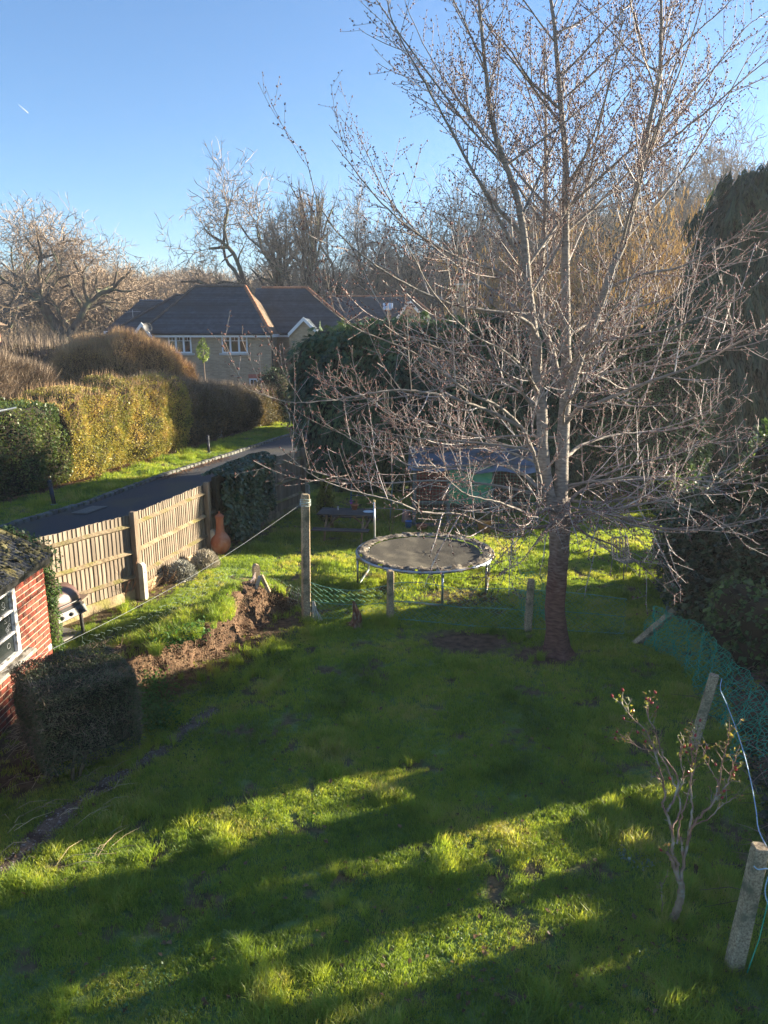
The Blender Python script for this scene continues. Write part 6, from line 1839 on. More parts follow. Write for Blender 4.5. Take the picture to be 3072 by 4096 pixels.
# ------------------------------------------------------------------ clay stove, barbecue
def build_chiminea():
    p = on_g(885, 2212)
    t = empty('clay_stove', p, R(-60), label='terracotta pot-bellied clay garden stove with lid against the ivy fence', cat='clay stove')
    M = mat('clay', (.26, .085, .045), (.40, .15, .08), rough=.8, scale=5, c3=(.42, .24, .17), s3=2.2)
    prof = [(.10, 0), (.12, .02), (.17, .08), (.20, .16), (.207, .24), (.19, .32), (.14, .395), (.105, .43), (.085, .49), (.078, .60), (.078, .73), (.088, .745), (.088, .765), (.075, .77), (.0, .77)]
    MB().lathe(prof, 28).build('body', M, t, smooth=True)
    MB().lathe([(.094, .768), (.096, .785), (.075, .81), (.04, .835), (.016, .845), (.014, .86), (.022, .872), (.014, .885), (.003, .89)], 24).build('lid', M, t, smooth=True)
    MB().lathe([(.075, .0), (.09, .0), (.092, .03), (.072, .03), (.0, .005)], 20, (-.155, 0, .20), Vector((-1, 0, .05)).to_track_quat('Z', 'Y').to_matrix()).build('mouth', mat('soot', (.02, .012, .01)), t, smooth=True)
build_chiminea()

def build_bbq():
    c = Vector((-4.74, 10.22, g(-4.76, 10.22) - .03))
    t = empty('gas_barbecue', tuple(c), R(-20), label='gas barbecue with domed brown hood and three knobs beside the shed', cat='barbecue')
    # local: +x = front, +y along width
    M_H = mat('hood_enamel', (.10, .055, .045), (.17, .095, .075), rough=.42, scale=2, spec=.6, c3=(.13, .075, .06), s3=3)
    M_S = mat('brushed_steel', (.045, .045, .043), (.08, .078, .075), rough=.5, metal=.2, scale=4, stretch=(1, 14, 1))
    M_K = mat('dark_metal', (.03, .03, .03))
    W = .56; zb = .50
    V = []; n = 14; ends = [-W / 2, -W / 2 + .05, W / 2 - .05, W / 2]
    for yi, yy in enumerate(ends):
        k = .86 if yi in (0, 3) else 1
        for i in range(n + 1):
            a = math.pi * i / n; V.append((.225 * math.cos(a) * k, yy, zb + .08 + .27 * math.sin(a) ** .8 * k))
    F = [(j * (n + 1) + i, j * (n + 1) + i + 1, (j + 1) * (n + 1) + i + 1, (j + 1) * (n + 1) + i) for j in range(3) for i in range(n)]
    F += [tuple(range(n, -1, -1)), tuple(3 * (n + 1) + i for i in range(n + 1))]
    hood = MB().add(V, F).build('hood', M_H, t, smooth=True)
    MB().tube([(.235, -W / 2 + .05, zb + .12), (.262, -W / 2 + .06, zb + .13), (.262, W / 2 - .06, zb + .13), (.235, W / 2 - .05, zb + .12)], .012, 8).build('handle', M_S, hood)
    MB().lathe([(.032, 0), (.032, .012), (.0, .013)], 16, (.17, -.02, zb + .25), Vector((.75, 0, .65)).to_track_quat('Z', 'Y').to_matrix()).build('thermometer', mat('dial', (.25, .25, .24), rough=.3), hood)
    MB().box((.19, -.10, zb + .19), (.008, .05, .035), rotm(0, -.45, 0)).build('badge', mat('red_badge', (.35, .03, .03)), hood)
    MB().box((0, 0, zb), (.46, W + .01, .16), taper=1.0, bev=.015).build('firebox', M_K, t)
    MB().box((.248, 0, zb - .03), (.035, W + .06, .13), rotm(0, -.35, 0), bev=.008).build('control_panel', M_S, t)
    for y in (-.18, 0, .18):
        k = MB().lathe([(.030, 0), (.030, .008), (.020, .010), (.018, .035), (.0, .036)], 16, (.268, y, zb - .03), Vector((1, 0, .36)).to_track_quat('Z', 'Y').to_matrix()).build('knob', M_K, t, smooth=True)
        MB().lathe([(.034, 0), (.034, .005), (.0, .0055)], 16, (.265, y, zb - .031), Vector((1, 0, .36)).to_track_quat('Z', 'Y').to_matrix()).build('bezel', M_S, k)
    for s in (-1, 1):
        poly = [(-.19, s * (W / 2 + .01), zb + .05), (.21, s * (W / 2 + .01), zb + .05), (.14, s * (W / 2 + .23), zb + .05), (-.16, s * (W / 2 + .23), zb + .05)]
        MB().prism(poly if s > 0 else poly[::-1], (0, 0, 1), .025).build('side_shelf', mat('shelf_wood', (.16, .11, .08), (.25, .18, .13), rough=.6, scale=6), t)
    for (x, y) in ((.20, W / 2 - .03), (.20, -W / 2 + .03), (-.18, W / 2 - .03), (-.18, -W / 2 + .03)):
        MB().bar((x, y, zb - .06), (x + (.02 if x > 0 else -.02), y, -.02), .04, .04, bev=.005).build('leg', M_K, t)
    MB().box((0, 0, .10), (.42, W - .04, .02)).build('base_shelf', mat('base_board', (.20, .19, .17), (.30, .28, .25), rough=.8), t)
build_bbq()

# ------------------------------------------------------------------ bollards, marker, dryer arm, contrail
def bollard(u, v, label, lean):
    p = at_z(u, v, g(*at_z(u, v, 0)[:2]))
    t = empty('bollard_light', p, label=label, cat='bollard', group='low dark bollard lights along the verge')
    M = mat('bollard_paint', (.028, .032, .042), (.05, .055, .068), rough=.45, scale=10)
    q = rotm(0, lean, 0)
    MB().lathe([(.09, -.02), (.09, .015), (.062, .02)], 16).build('base_plate', mat('plinth', (.3, .3, .28), (.4, .4, .38)), t)
    MB().lathe([(.055, 0), (.055, .50)], 16, rot=q).build('shaft', M, t, smooth=True)
    for k in range(3): MB().lathe([(.058, 0), (.066, .012), (.066, .02), (.052, .024)], 16, tuple(q @ Vector((0, 0, .50 + k * .04))), q).build('louvre', M, t, smooth=True)
    MB().lathe([(.045, .49), (.045, .63)], 12, rot=q).build('lens', mat('dull_lens', (.15, .15, .15), (.25, .25, .24), rough=.3), t, smooth=True)
    MB().lathe([(.064, .62), (.064, .64), (.055, .67), (.03, .69), (.0, .695)], 16, rot=q).build('cap', M, t, smooth=True)
bollard(217, 2018, 'nearer dark grey bollard light leaning slightly on the grass verge', -.10)
bollard(836, 1812, 'farther dark grey bollard light beside the pale stone marker', -.03)

def build_small():
    p = at_z(878, 1755, 0.0)
    t = empty('marker_stone', p, R(10), label='small upright whitish stone slab with worn dark lettering below the brown hedge', cat='stone slab')
    MB().box((0, 0, .25), (.26, .06, .54), rotm(0, .03, 0), bev=.012).build('slab', mat('pale_slab', (.34, .33, .28), (.55, .54, .48), rough=.9, scale=12, c3=(.16, .15, .12), s3=14), t)
    mb = MB(); rg = random.Random(2)
    for r_ in range(4):
        x = -.08
        while x < .08:
            w = rg.uniform(.012, .03); mb.box((x + w / 2, -.0325, .44 - r_ * .05), (w, .003, .016)); x += w + .012
    mb.build('worn_lettering', mat('letter_dark', (.08, .08, .07)), t)
    # rotary dryer arm entering at the left edge
    a = Vector(at_y(66, 1630, 9.4)); b = Vector(at_y(-300, 1660, 8.8))
    t = empty('rotary_dryer', (b.x - 1.0, b.y - .3, 0), label='white arm tip of a rotary clothes dryer poking in at the left edge', cat='clothes dryer')
    o = Vector((b.x - 1.0, b.y - .3, 0))
    M_W = mat('dryer_paint', (.62, .60, .55), (.75, .74, .70), rough=.5)
    c = Vector((0, 0, b.z - .35))
    MB().tube([(0, 0, 0), (0, 0, b.z - .1)], .025, 8).build('pole', M_W, t, smooth=True)
    for k in range(4):
        v = (a - o - c); v = rotm(0, 0, k * math.pi / 2) @ v
        MB().tube([tuple(c), tuple(c + v)], .011, 6).build('arm', M_W, t)
    for f in (.55, .75, .95):
        pts = [tuple(c + (rotm(0, 0, k * math.pi / 2) @ (a - o - c)) * f) for k in range(5)]
        MB().tube(pts, .002, 3).build('line', M_STR, t)
    # contrail
    a, b = Vector(at_y(74, 418, 1400)), Vector(at_y(112, 452, 1400))
    t = empty('contrail', tuple(a), label='short white aircraft trail high in the blue sky at left', cat='contrail')
    m, nt, out = newmat('vapour'); d = nt.nodes.new('ShaderNodeBsdfDiffuse'); d.inputs[0].default_value = (.85, .85, .85, 1); tr = nt.nodes.new('ShaderNodeBsdfTransparent'); mx = nt.nodes.new('ShaderNodeMixShader'); mx.inputs[0].default_value = .5
    nt.links.new(tr.outputs[0], mx.inputs[1]); nt.links.new(d.outputs[0], mx.inputs[2]); nt.links.new(mx.outputs[0], out.inputs[0])
    MB().tube([(0, 0, 0), tuple((b - a) * .5), tuple(b - a)], [.35, .8, .9], 8).build('trail', m, t, smooth=True)
build_small()
# ------------------------------------------------------------------ trees
def path_len(P): return np.r_[0, np.cumsum(np.linalg.norm(np.diff(P, axis=0), axis=1))]

def grow_path(p, d, L, n, rng, trop=(0, 0, .1), wig=.06):
    pts = [np.array(p, float)]; d = np.array(d, float); d /= np.linalg.norm(d); st = L / n
    trop = np.array(trop, float)
    for k in range(n):
        d = d + trop * st + rng.normal(0, wig, 3); d /= np.linalg.norm(d)
        pts.append(pts[-1] + d * st)
    return np.array(pts)

def side_dir(T, ang, az):
    T = T / np.linalg.norm(T); ref = np.array([0, 0, 1.]) if abs(T[2]) < .95 else np.array([1., 0, 0])
    U = np.cross(T, ref); U /= np.linalg.norm(U); W = np.cross(U, T)
    return T * math.cos(ang) + (U * math.cos(az) + W * math.sin(az)) * math.sin(ang)

def build_cherry():
    rng = np.random.default_rng(101)
    bx, by, bz = on_g(2228, 2612)
    base = np.array([bx, by, bz])
    Y0 = by
    t = empty('cherry_tree', tuple(base), label='large leafless cherry tree with red-brown trunk and wide tangled branches', cat='tree')
    M_LI = mat('cherry_limb', (.16, .135, .112), (.36, .32, .275), rough=.8, scale=11, stretch=(1, 1, 3.5), bump=.9, bscale=20, c3=(.26, .235, .20), s3=6, low=(1.0, 2.7, (.085, .036, .026), (.25, .12, .085)))
    M_TR = M_LI
    M_TW = mat('cherry_twig', (.25, .195, .17), (.47, .395, .35), rough=.6, scale=3, island=.35, spec=.5, c3=(.48, .45, .42), s3=2)
    M_BUD = mat('cherry_bud', (.10, .045, .035), (.24, .11, .085), rough=.6, scale=3, island=.3)
    P = lambda u, v, dy: np.array(at_y(u, v, Y0 + dy))
    # trunk
    tp = catmull([base + (.0, 0, -.12), base + (0, 0, .02), P(2226, 2530, 0), P(2222, 2430, 0), P(2232, 2320, 0), P(2240, 2200, 0), P(2237, 2090, .0), P(2236, 1990, .02)], 6)
    tr = np.interp(np.linspace(0, 1, len(tp)), [0, .1, .2, .32, .5, .68, .85, 1], [.36, .25, .18, .150, .135, .135, .15, .14])
    V, F = tube_geo(tp, tr, 24)
    ang = np.tile(np.arange(24) * 2 * np.pi / 24, len(tp)); hh = np.repeat(tp[:, 2], 24)
    ctr = np.repeat(tp, 24, 0)
    k = 1 + .10 * np.sin(ang * 3 + hh * 2) + .07 * np.sin(ang * 5 - hh * 3) + .10 * (vnoise(ang * 3, hh * 6, .6, 2) - .5) + np.clip(.5 - hh, 0, 1) * .35 * np.sin(ang * 4 + .5)
    # old split wound facing the house
    k -= .22 * np.exp(-((ang - 4.4) / .22) ** 2) * np.exp(-((hh - .55) / .35) ** 2)
    V = ctr + (V - ctr) * k[:, None]
    obj_np('trunk', V - base, F, M_TR, t, smooth=True)
    limbs = []
    def limb(pts, r0, r1):
        C = catmull([P(*p) for p in pts], 7)
        C = C + rng.normal(0, .003, C.shape)
        s = path_len(C) / path_len(C)[-1]
        limbs.append((C, (.84 if r0 > .06 else .64) * (r0 + (r1 - r0) * s ** .75)))
    # main stems
    limb([(2225, 2060, 0), (2190, 1960, -.05), (2171, 1791, -.1), (2167, 1633, -.1), (2153, 1542, -.12), (2146, 1407, -.12), (2126, 1253, -.15), (2108, 1090, -.2), (2097, 945, -.25), (2058, 756, -.3), (1979, 530, -.4), (1945, 300, -.5), (1922, 68, -.6), (1905, -120, -.65)], .125, .015)
    limb([(2240, 2060, 0), (2246, 1900, 0), (2255, 1700, .05), (2264, 1542, .1), (2264, 1430, .1), (2262, 1226, .1), (2262, 1000, .1), (2261, 903, .1), (2261, 632, .1), (2244, 440, .1), (2221, 135, .1), (2204, 0, .1), (2190, -200, .1)], .13, .018)
    limb([(2250, 1580, .1), (2235, 1533, .25), (2207, 1407, .4), (2171, 1294, .5), (2162, 1181, .6), (2171, 1000, .7), (2176, 937, .75), (2182, 733, .85), (2182, 451, 1.0), (2175, 200, 1.1)], .07, .012)
    limb([(2262, 1600, .05), (2289, 1520, -.05), (2334, 1384, -.15), (2379, 1271, -.2), (2420, 1158, -.3), (2453, 1061, -.35), (2498, 959, -.4), (2554, 733, -.5), (2577, 609, -.5), (2599, 485, -.55), (2639, 293, -.6), (2644, 68, -.6), (2650, -150, -.6)], .09, .014)
    # secondary limbs traced in the photograph
    limb([(2097, 945, -.25), (1990, 830, -.35), (1900, 700, -.45), (1798, 508, -.6), (1685, 305, -.8), (1572, 90, -1.0), (1540, -60, -1.1)], .042, .008)
    limb([(2244, 440, .1), (2125, 327, 0), (2035, 192, -.1), (1933, 79, -.2), (1866, -30, -.3)], .03, .008)
    limb([(2221, 135, .1), (2330, 80, .2), (2430, 11, .3), (2500, -60, .4)], .022, .008)
    limb([(2171, 1100, .6), (2204, 1016, .6), (2311, 835, .5), (2362, 677, .4), (2385, 564, .4), (2441, 316, .3), (2498, 135, .3), (2543, 0, .3)], .04, .009)
    limb([(2639, 293, -.6), (2554, 237, -.5), (2441, 124, -.4), (2328, 11, -.3)], .02, .006)
    limb([(2577, 640, -.5), (2746, 508, -.7), (2836, 440, -.8), (2949, 338, -.9), (3072, 237, -1.0), (3180, 150, -1.1)], .026, .007)
    limb([(2639, 280, -.6), (2780, 135, -.7), (2893, 34, -.8), (2960, -40, -.9)], .02, .007)
    limb([(2262, 930, .1), (2419, 790, .3), (2560, 640, .5), (2667, 530, .6), (2814, 338, .7), (2960, 135, .8), (3072, 45, .9)], .036, .008)
    limb([(2110, 1160, -.15), (2036, 1117, -.3), (1968, 1077, -.4), (1877, 1049, -.6), (1742, 982, -.8), (1600, 880, -1.1), (1480, 760, -1.3), (1330, 560, -1.6)], .042, .006)
    limb([(2153, 1540, -.1), (2160, 1384, -.3), (2144, 1343, -.35), (2117, 1294, -.45), (2036, 1255, -.6), (1900, 1235, -.8), (1760, 1200, -1.1), (1560, 1100, -1.4), (1380, 960, -1.7), (1280, 820, -1.9), (1215, 600, -2.1)], .05, .005)
    limb([(2255, 1700, .0), (2290, 1660, -.1), (2325, 1630, -.2), (2393, 1610, -.35), (2500, 1565, -.5), (2562, 1539, -.6), (2764, 1468, -.9), (2907, 1396, -1.1), (3072, 1301, -1.4), (3200, 1200, -1.6)], .055, .008)
    limb([(2200, 2020, -.05), (2165, 1940, -.2), (2140, 1836, -.4), (2112, 1760, -.5), (2081, 1705, -.6), (1990, 1624, -.8), (1900, 1583, -1.0), (1780, 1500, -1.2), (1671, 1420, -1.4), (1560, 1370, -1.6), (1400, 1300, -1.8), (1250, 1180, -2.0)], .055, .006)
    limb([(2081, 1705, -.6), (1990, 1660, -.75), (1900, 1624, -.9), (1766, 1580, -1.2), (1575, 1560, -1.6), (1400, 1590, -1.9), (1213, 1610, -2.2), (1120, 1600, -2.3), (1000, 1560, -2.4), (950, 1520, -2.5)], .04, .004)
    limb([(2150, 1950, -.1), (2095, 1899, .2), (1995, 1856, .5), (1896, 1859, .8), (1697, 1872, 1.2), (1630, 1859, 1.3), (1531, 1806, 1.4), (1432, 1773, 1.5), (1345, 1720, 1.6), (1290, 1690, 1.6)], .05, .006)
    limb([(2240, 2110, -.05), (2284, 2091, -.1), (2362, 2052, -.2), (2452, 2058, -.35), (2569, 2097, -.5), (2685, 2117, -.65), (2808, 2117, -.8), (2956, 2091, -1.0), (3072, 2071, -1.1), (3200, 2040, -1.2)], .06, .010)
    limb([(2245, 2030, .0), (2330, 1960, .1), (2413, 1929, .2), (2549, 1920, .4), (2711, 1916, .5), (2846, 1903, .6), (2937, 1865, .7), (3034, 1800, .8), (3150, 1740, .9)], .045, .008)
    limb([(2225, 2050, -.1), (2190, 2035, -.6), (2129, 2058, -1.0), (2000, 2010, -1.5), (1863, 1975, -1.8), (1776, 1900, -2.0), (1703, 1830, -2.2)], .042, .005)
    limb([(2225, 2100, -.1), (2130, 2110, -.5), (2000, 2120, -1.0), (1850, 2060, -1.5), (1700, 2050, -1.9), (1560, 2000, -2.2), (1400, 1960, -2.4), (1250, 1900, -2.6), (1120, 1790, -2.7)], .045, .005)
    limb([(2235, 2080, -.1), (2200, 2100, -.8), (2150, 2160, -1.4), (2080, 2250, -1.9), (1990, 2300, -2.2)], .035, .005)
    limb([(2245, 2060, .0), (2350, 2140, -.5), (2450, 2180, -1.0), (2560, 2260, -1.5), (2650, 2340, -1.8), (2720, 2400, -2.0)], .035, .005)
    limb([(2250, 2000, .1), (2400, 2010, -.3), (2560, 1990, -.8), (2740, 2030, -1.3), (2900, 2100, -1.7), (3000, 2200, -2.0)], .04, .005)
    limb([(2170, 1760, -.1), (2060, 1790, .5), (1900, 1740, 1.0), (1740, 1690, 1.4), (1560, 1650, 1.8), (1420, 1560, 2.0), (1300, 1500, 2.2)], .045, .005)
    limb([(2250, 1840, .0), (2330, 1780, .5), (2460, 1740, 1.0), (2620, 1720, 1.5), (2800, 1660, 1.9), (2950, 1560, 2.2)], .045, .006)
    limb([(2265, 1350, .1), (2360, 1290, .5), (2500, 1240, .9), (2680, 1190, 1.2), (2880, 1080, 1.5), (3072, 960, 1.7)], .04, .006)
    limb([(2420, 1158, -.3), (2560, 1100, -.6), (2740, 1060, -.9), (2920, 960, -1.1), (3072, 880, -1.3), (3200, 800, -1.4)], .036, .006)
    limb([(2140, 1640, -.1), (2030, 1500, -.5), (1900, 1430, -.9), (1740, 1390, -1.2), (1560, 1300, -1.5), (1440, 1200, -1.7)], .036, .005)
    limb([(2130, 1290, -.15), (2000, 1180, .3), (1850, 1080, .7), (1700, 960, 1.1), (1560, 800, 1.4), (1480, 640, 1.6), (1420, 500, 1.7)], .04, .006)
    limb([(2175, 900, .75), (2080, 760, .9), (1980, 600, 1.1), (1860, 440, 1.3), (1740, 260, 1.5), (1640, 60, 1.7), (1600, -60, 1.8)], .032, .006)
    limb([(2262, 760, .1), (2350, 600, -.2), (2420, 400, -.5), (2470, 200, -.7), (2500, 0, -.9)], .03, .007)
    limb([(2182, 560, .9), (2120, 380, .9), (2060, 180, .9), (2020, -20, .9)], .022, .006)
    limb([(2498, 959, -.4), (2640, 800, -.1), (2760, 640, .1), (2880, 440, .3), (2990, 240, .5), (3072, 120, .6)], .032, .007)
    limb([(2334, 1384, -.15), (2480, 1350, -.7), (2660, 1320, -1.2), (2840, 1250, -1.6), (3040, 1130, -2.0)], .036, .006)
    limb([(2168, 1600, -.1), (2100, 1480, -.9), (2010, 1400, -1.5), (1880, 1330, -2.0), (1740, 1180, -2.4), (1640, 1000, -2.7), (1560, 800, -2.9)], .036, .005)
    limb([(2260, 1500, 0), (2330, 1400, -.9), (2420, 1290, -1.6), (2520, 1120, -2.1), (2640, 900, -2.5), (2740, 700, -2.7)], .034, .005)
    # further boughs fanning out between the traced ones
    mains = limbs[:4]
    for k in range(26):
        C, rr = mains[k % 4]; s = path_len(C); q = s[-1] * rng.uniform(.28, .86)
        i = min(np.searchsorted(s, q), len(C) - 2); a = k * 2.399 + rng.uniform(-.3, .3)
        el = rng.uniform(.55, 1.0); d = np.array([math.cos(a) * math.cos(el), .75 * math.sin(a) * math.cos(el), math.sin(el)])
        L = rng.uniform(2.0, 3.4) * (1.1 - .35 * q / s[-1]); Q = grow_path(C[i], d, L, 14, rng, (0, 0, .12), .022)
        limbs.append((Q, np.linspace(min(rr[i] * .45, .022), .004, len(Q))))
    for k in range(15):
        z0 = rng.uniform(1.9, 4.3); C = tp if z0 < 2.2 else mains[k % 2][0]; i = int(np.argmin(abs(C[:, 2] - z0)))
        a = k * 2.399 + rng.uniform(-.3, .3); d = np.array([math.cos(a), .85 * math.sin(a), rng.uniform(.05, .45)])
        L = rng.uniform(2.4, 4.2); Q = grow_path(C[i], d, L * .6, 9, rng, (0, 0, -.16), .03); Q2 = grow_path(Q[-1], Q[-1] - Q[-2], L * .4, 7, rng, (0, 0, .30), .035)
        Q = np.vstack([Q, Q2[1:]])
        if Q[:, 2].min() < .9: continue
        limbs.append((Q, np.linspace(.019, .0035, len(Q))))
    nmain = 4
    for i, (C, rr) in enumerate(limbs):
        V, F = tube_geo(C, rr, 14 if i < nmain else 8)
        if i < nmain:
            k = 1 + .06 * (vnoise(np.arange(len(V)) % 14 * 1.0, V[:, 2] * 9, 1.5, i) - .5)
            ctr = np.repeat(C, 14, 0); V = ctr + (V - ctr) * k[:, None]
        obj_np('branch', V - base, F, M_LI, t, smooth=True)
    # secondary branches and whippy twigs
    twigs, buds = [], []
    def add_buds(C, start=.12, step=.075, big=1.0):
        s = path_len(C); 
        for q in np.arange(start, s[-1], step):
            q = q + rng.uniform(-.02, .02)
            p = np.array([np.interp(q, s, C[:, i]) for i in range(3)])
            a = rng.uniform(0, 6.28); off = np.array([math.cos(a), math.sin(a), .6]) * rng.uniform(.007, .02)
            buds.append((p + off, big * rng.uniform(.007, .0135)))
        buds.append((C[-1], .008))
    low = lambda p: p[2] < 2.6
    def twig_from(C, rr, s0, s1, spacing, Lr, lvl):
        s = path_len(C); tot = s[-1]; q = s0 * tot
        while q < s1 * tot:
            i = np.searchsorted(s, q) - 1; i = max(0, min(i, len(C) - 2))
            p = C[i] + (C[i + 1] - C[i]) * (q - s[i]) / (s[i + 1] - s[i] + 1e-9)
            T = C[i + 1] - C[i]; r_ = rr[i]
            az = rng.uniform(0, 6.28); d = side_dir(T, rng.uniform(.6, 1.15), az)
            if not low(p): d[2] += .25 if lvl < 3 else .1
            else: d[2] += .02
            L = Lr * rng.uniform(.45, 1.15) * (1.0 - .45 * q / tot)
            up = .55 if not low(p) else rng.choice([-.15, .3, .55])
            n = 7 if lvl == 1 else 5
            Q = grow_path(p, d, L, n, rng, (0, 0, up), .05 if low(p) else .03)
            if Q[:, 2].min() < .35: q += spacing; continue
            r0 = min(r_ * .6, {1: .0088, 2: .0048, 3: .0034}[lvl]); Rr = np.linspace(r0, {1: .0030, 2: .0023, 3: .0018}[lvl], len(Q))
            twigs.append((Q, Rr))
            add_buds(Q, .06, .085 if lvl > 1 else .12)
            if lvl == 1: twig_from(Q, Rr, .15, .98, .15, L * .52, 2)
            elif lvl == 2 and L > .25: twig_from(Q, Rr, .25, .9, .15, L * .5, 3)
            q += spacing * rng.uniform(.6, 1.5)
    for i, (C, rr) in enumerate(limbs):
        L = path_len(C)[-1]
        if i < nmain: twig_from(C, rr, .2, .62, .26, 1.7, 1); twig_from(C, rr, .62, 1.0, .17, 1.8, 1)
        else: twig_from(C, rr, .12, 1.0, .21, min(1.3, L * .42), 1)
        Q = C[-6:]; add_buds(Q)
    print('cherry twigs', len(twigs), 'buds', len(buds))
    n = len(twigs)
    o = tubes('twigs', [(q - base, r_) for q, r_ in twigs], M_TW, t, nfun=lambda r_: 5 if r_ > .008 else 3); o['kind'] = 'stuff'
    BP = np.array([b[0] for b in buds]); BS = np.array([b[1] for b in buds])
    OV = [(1, 0, 0), (-1, 0, 0), (0, 1.3, 0), (0, -1.3, 0), (0, 0, 1), (0, 0, -1)]; OF = [(0, 2, 4), (2, 1, 4), (1, 3, 4), (3, 0, 4), (2, 0, 5), (1, 2, 5), (3, 1, 5), (0, 3, 5)]
    o = stamp('buds', OV, OF, BP - base, frames(rdirs(len(BP), rng)), BS, M_BUD, t); o['kind'] = 'stuff'
build_cherry()

# ------------------------------------------------------------------ rose
def build_rose():
    rng = np.random.default_rng(111)
    b = np.array(on_g(2688, 3690)); Y0 = b[1]
    t = empty('rose_bush', tuple(b), label='tall bare rose bush with red hips and a few yellowing leaves at lower right', cat='rose bush')
    M_S = mat('rose_trunk', (.20, .12, .075), (.38, .26, .17), rough=.85, scale=14, bump=.8, c3=(.42, .34, .25), s3=9)
    M_C = mat('rose_cane', (.20, .10, .07), (.38, .24, .16), rough=.7, scale=8, island=.2, c3=(.42, .35, .27), s3=5)
    P = lambda u, v, dy=0: np.array(at_y(u, v, Y0 + dy))
    canes = []
    def cane(pts, r0, r1, trunk=False):
        C = catmull([P(*p) for p in pts], 5); C[1:] += rng.normal(0, .004, C[1:].shape)
        rr = np.linspace(r0, r1, len(C)); 
        V, F = tube_geo(C, rr, 8); obj_np('trunk' if trunk else 'cane', V - b, F, M_S if trunk else M_C, t, smooth=True)
        if not trunk: canes.append((C, rr))
    Xf = lambda x, y, dy=0: (2300 + x / 1.474, 2500 + y / 1.474, dy)
    cane([Xf(545, 1790), Xf(585, 1720), Xf(618, 1630), Xf(628, 1550), Xf(612, 1490)], .034, .024, True)
    cane([Xf(612, 1500), Xf(580, 1420), Xf(560, 1360), Xf(540, 1345)], .018, .010)
    cane([Xf(605, 1460), Xf(600, 1400), Xf(575, 1340), Xf(578, 1270), Xf(560, 1180), Xf(535, 1100), Xf(515, 1060), Xf(525, 1010), Xf(520, 930), Xf(480, 800), Xf(430, 640), Xf(330, 540), Xf(270, 450)], .014, .0035)
    cane([Xf(535, 1100), Xf(570, 1050, .05), Xf(610, 940, .1), Xf(590, 870, .12), Xf(520, 770, .15), Xf(480, 650, .2), Xf(440, 560, .22), Xf(425, 480, .24), Xf(440, 420, .25)], .010, .003)
    cane([Xf(625, 1520), Xf(640, 1400), Xf(670, 1260), Xf(700, 1180), Xf(760, 1100), Xf(830, 1030), Xf(900, 930), Xf(920, 860), Xf(950, 760)], .014, .0035)
    cane([Xf(640, 1400), Xf(625, 1250)], .010, .008)
    cane([Xf(660, 1300), Xf(675, 1200, -.05), Xf(690, 1080, -.08), Xf(680, 950, -.1), Xf(690, 820, -.1), Xf(680, 700, -.12), Xf(685, 600, -.12)], .010, .003)
    cane([Xf(600, 1290), Xf(620, 1160, .1), Xf(660, 1020, .1), Xf(700, 850, .15), Xf(720, 640, .2)], .008, .003)
    cane([Xf(575, 1200), Xf(620, 1100, .15), Xf(610, 1000, .2), Xf(560, 880, .2), Xf(490, 760, .25), Xf(400, 730, .25), Xf(330, 690, .3), Xf(262, 640, .3)], .008, .003)
    cane([Xf(830, 1030), Xf(840, 930, .1), Xf(800, 850, .15), Xf(760, 780, .15), Xf(780, 700, .2)], .007, .003)
    cane([Xf(840, 1030), Xf(860, 900, -.1), Xf(870, 800, -.12), Xf(900, 700, -.15), Xf(905, 600, -.15)], .007, .003)
    cane([Xf(700, 1180), Xf(780, 1140), Xf(880, 1060), Xf(950, 1010)], .006, .002)
    cane([Xf(600, 1000), Xf(640, 900, -.2), Xf(620, 780, -.25), Xf(640, 660, -.3)], .006, .0025)
    cane([Xf(515, 930), Xf(470, 890, -.1), Xf(440, 900, -.15)], .004, .0025)
    cane([Xf(512, 1690, -.1), Xf(512, 1600, -.1), Xf(505, 1520, -.1)], .003, .002)
    tw, hips, lv = [], [], []
    for C, rr in canes:
        s = path_len(C)
        q = s[-1] * .3
        while q < s[-1]:
            i = max(0, min(np.searchsorted(s, q) - 1, len(C) - 2)); p = C[i]
            d = side_dir(C[i + 1] - C[i], rng.uniform(.6, 1.2), rng.uniform(0, 6.28)); d[2] += .4
            L = rng.uniform(.04, .15) * (1 if q > s[-1] * .6 else .5)
            Q = grow_path(p, d, L, 4, rng, (0, 0, 1), .16); tw.append((Q, np.linspace(.003, .0018, 5)))
            if q > s[-1] * .62:
                for k in range(rng.integers(1, 4)): lv.append(Q[rng.integers(2, 5)] + rng.normal(0, .012, 3))
                if rng.random() < .16: hips.append(Q[-1])
            q += rng.uniform(.018, .045)
        for k in range(8): lv.append(C[-1] + rng.normal(0, .03, 3))
    o = tubes('twigs', [(q - b, r_) for q, r_ in tw], M_C, t, n=4); o['kind'] = 'stuff'
    lv = np.array(lv); D = rdirs(len(lv), rng)
    o = stamp('leaf', [(0, 0, 0), (.32, .3, .1), (.3, .7, .1), (0, 1, -.05), (-.3, .7, .12), (-.32, .3, .12)], [(0, 1, 2, 3), (0, 3, 4, 5)], lv - b, frames(D), rng.uniform(.016, .034, len(lv)), leafmat('rose_leaf', [(.08, .12, .03), (.20, .22, .06), (.35, .28, .08), (.42, .20, .09)], trans=.4, pos_scale=6), t); o['kind'] = 'stuff'
    M_H = mat('rose_hip', (.30, .03, .03), (.42, .07, .05), rough=.3, scale=6)
    pr = MB().lathe([(.003, 0), (.008, .004), (.0105, .011), (.009, .018), (.005, .024), (.006, .028)], 10)
    me = bpy.data.meshes.new('rose_hip'); me.from_pydata(pr.v, [], pr.f); me.update(); me.materials.append(M_H)
    hips += [P(*Xf(x, y, .0)) for x, y in ((375, 640), (440, 452), (780, 733), (830, 833), (670, 873), (685, 590), (565, 915), (945, 860), (400, 628))]
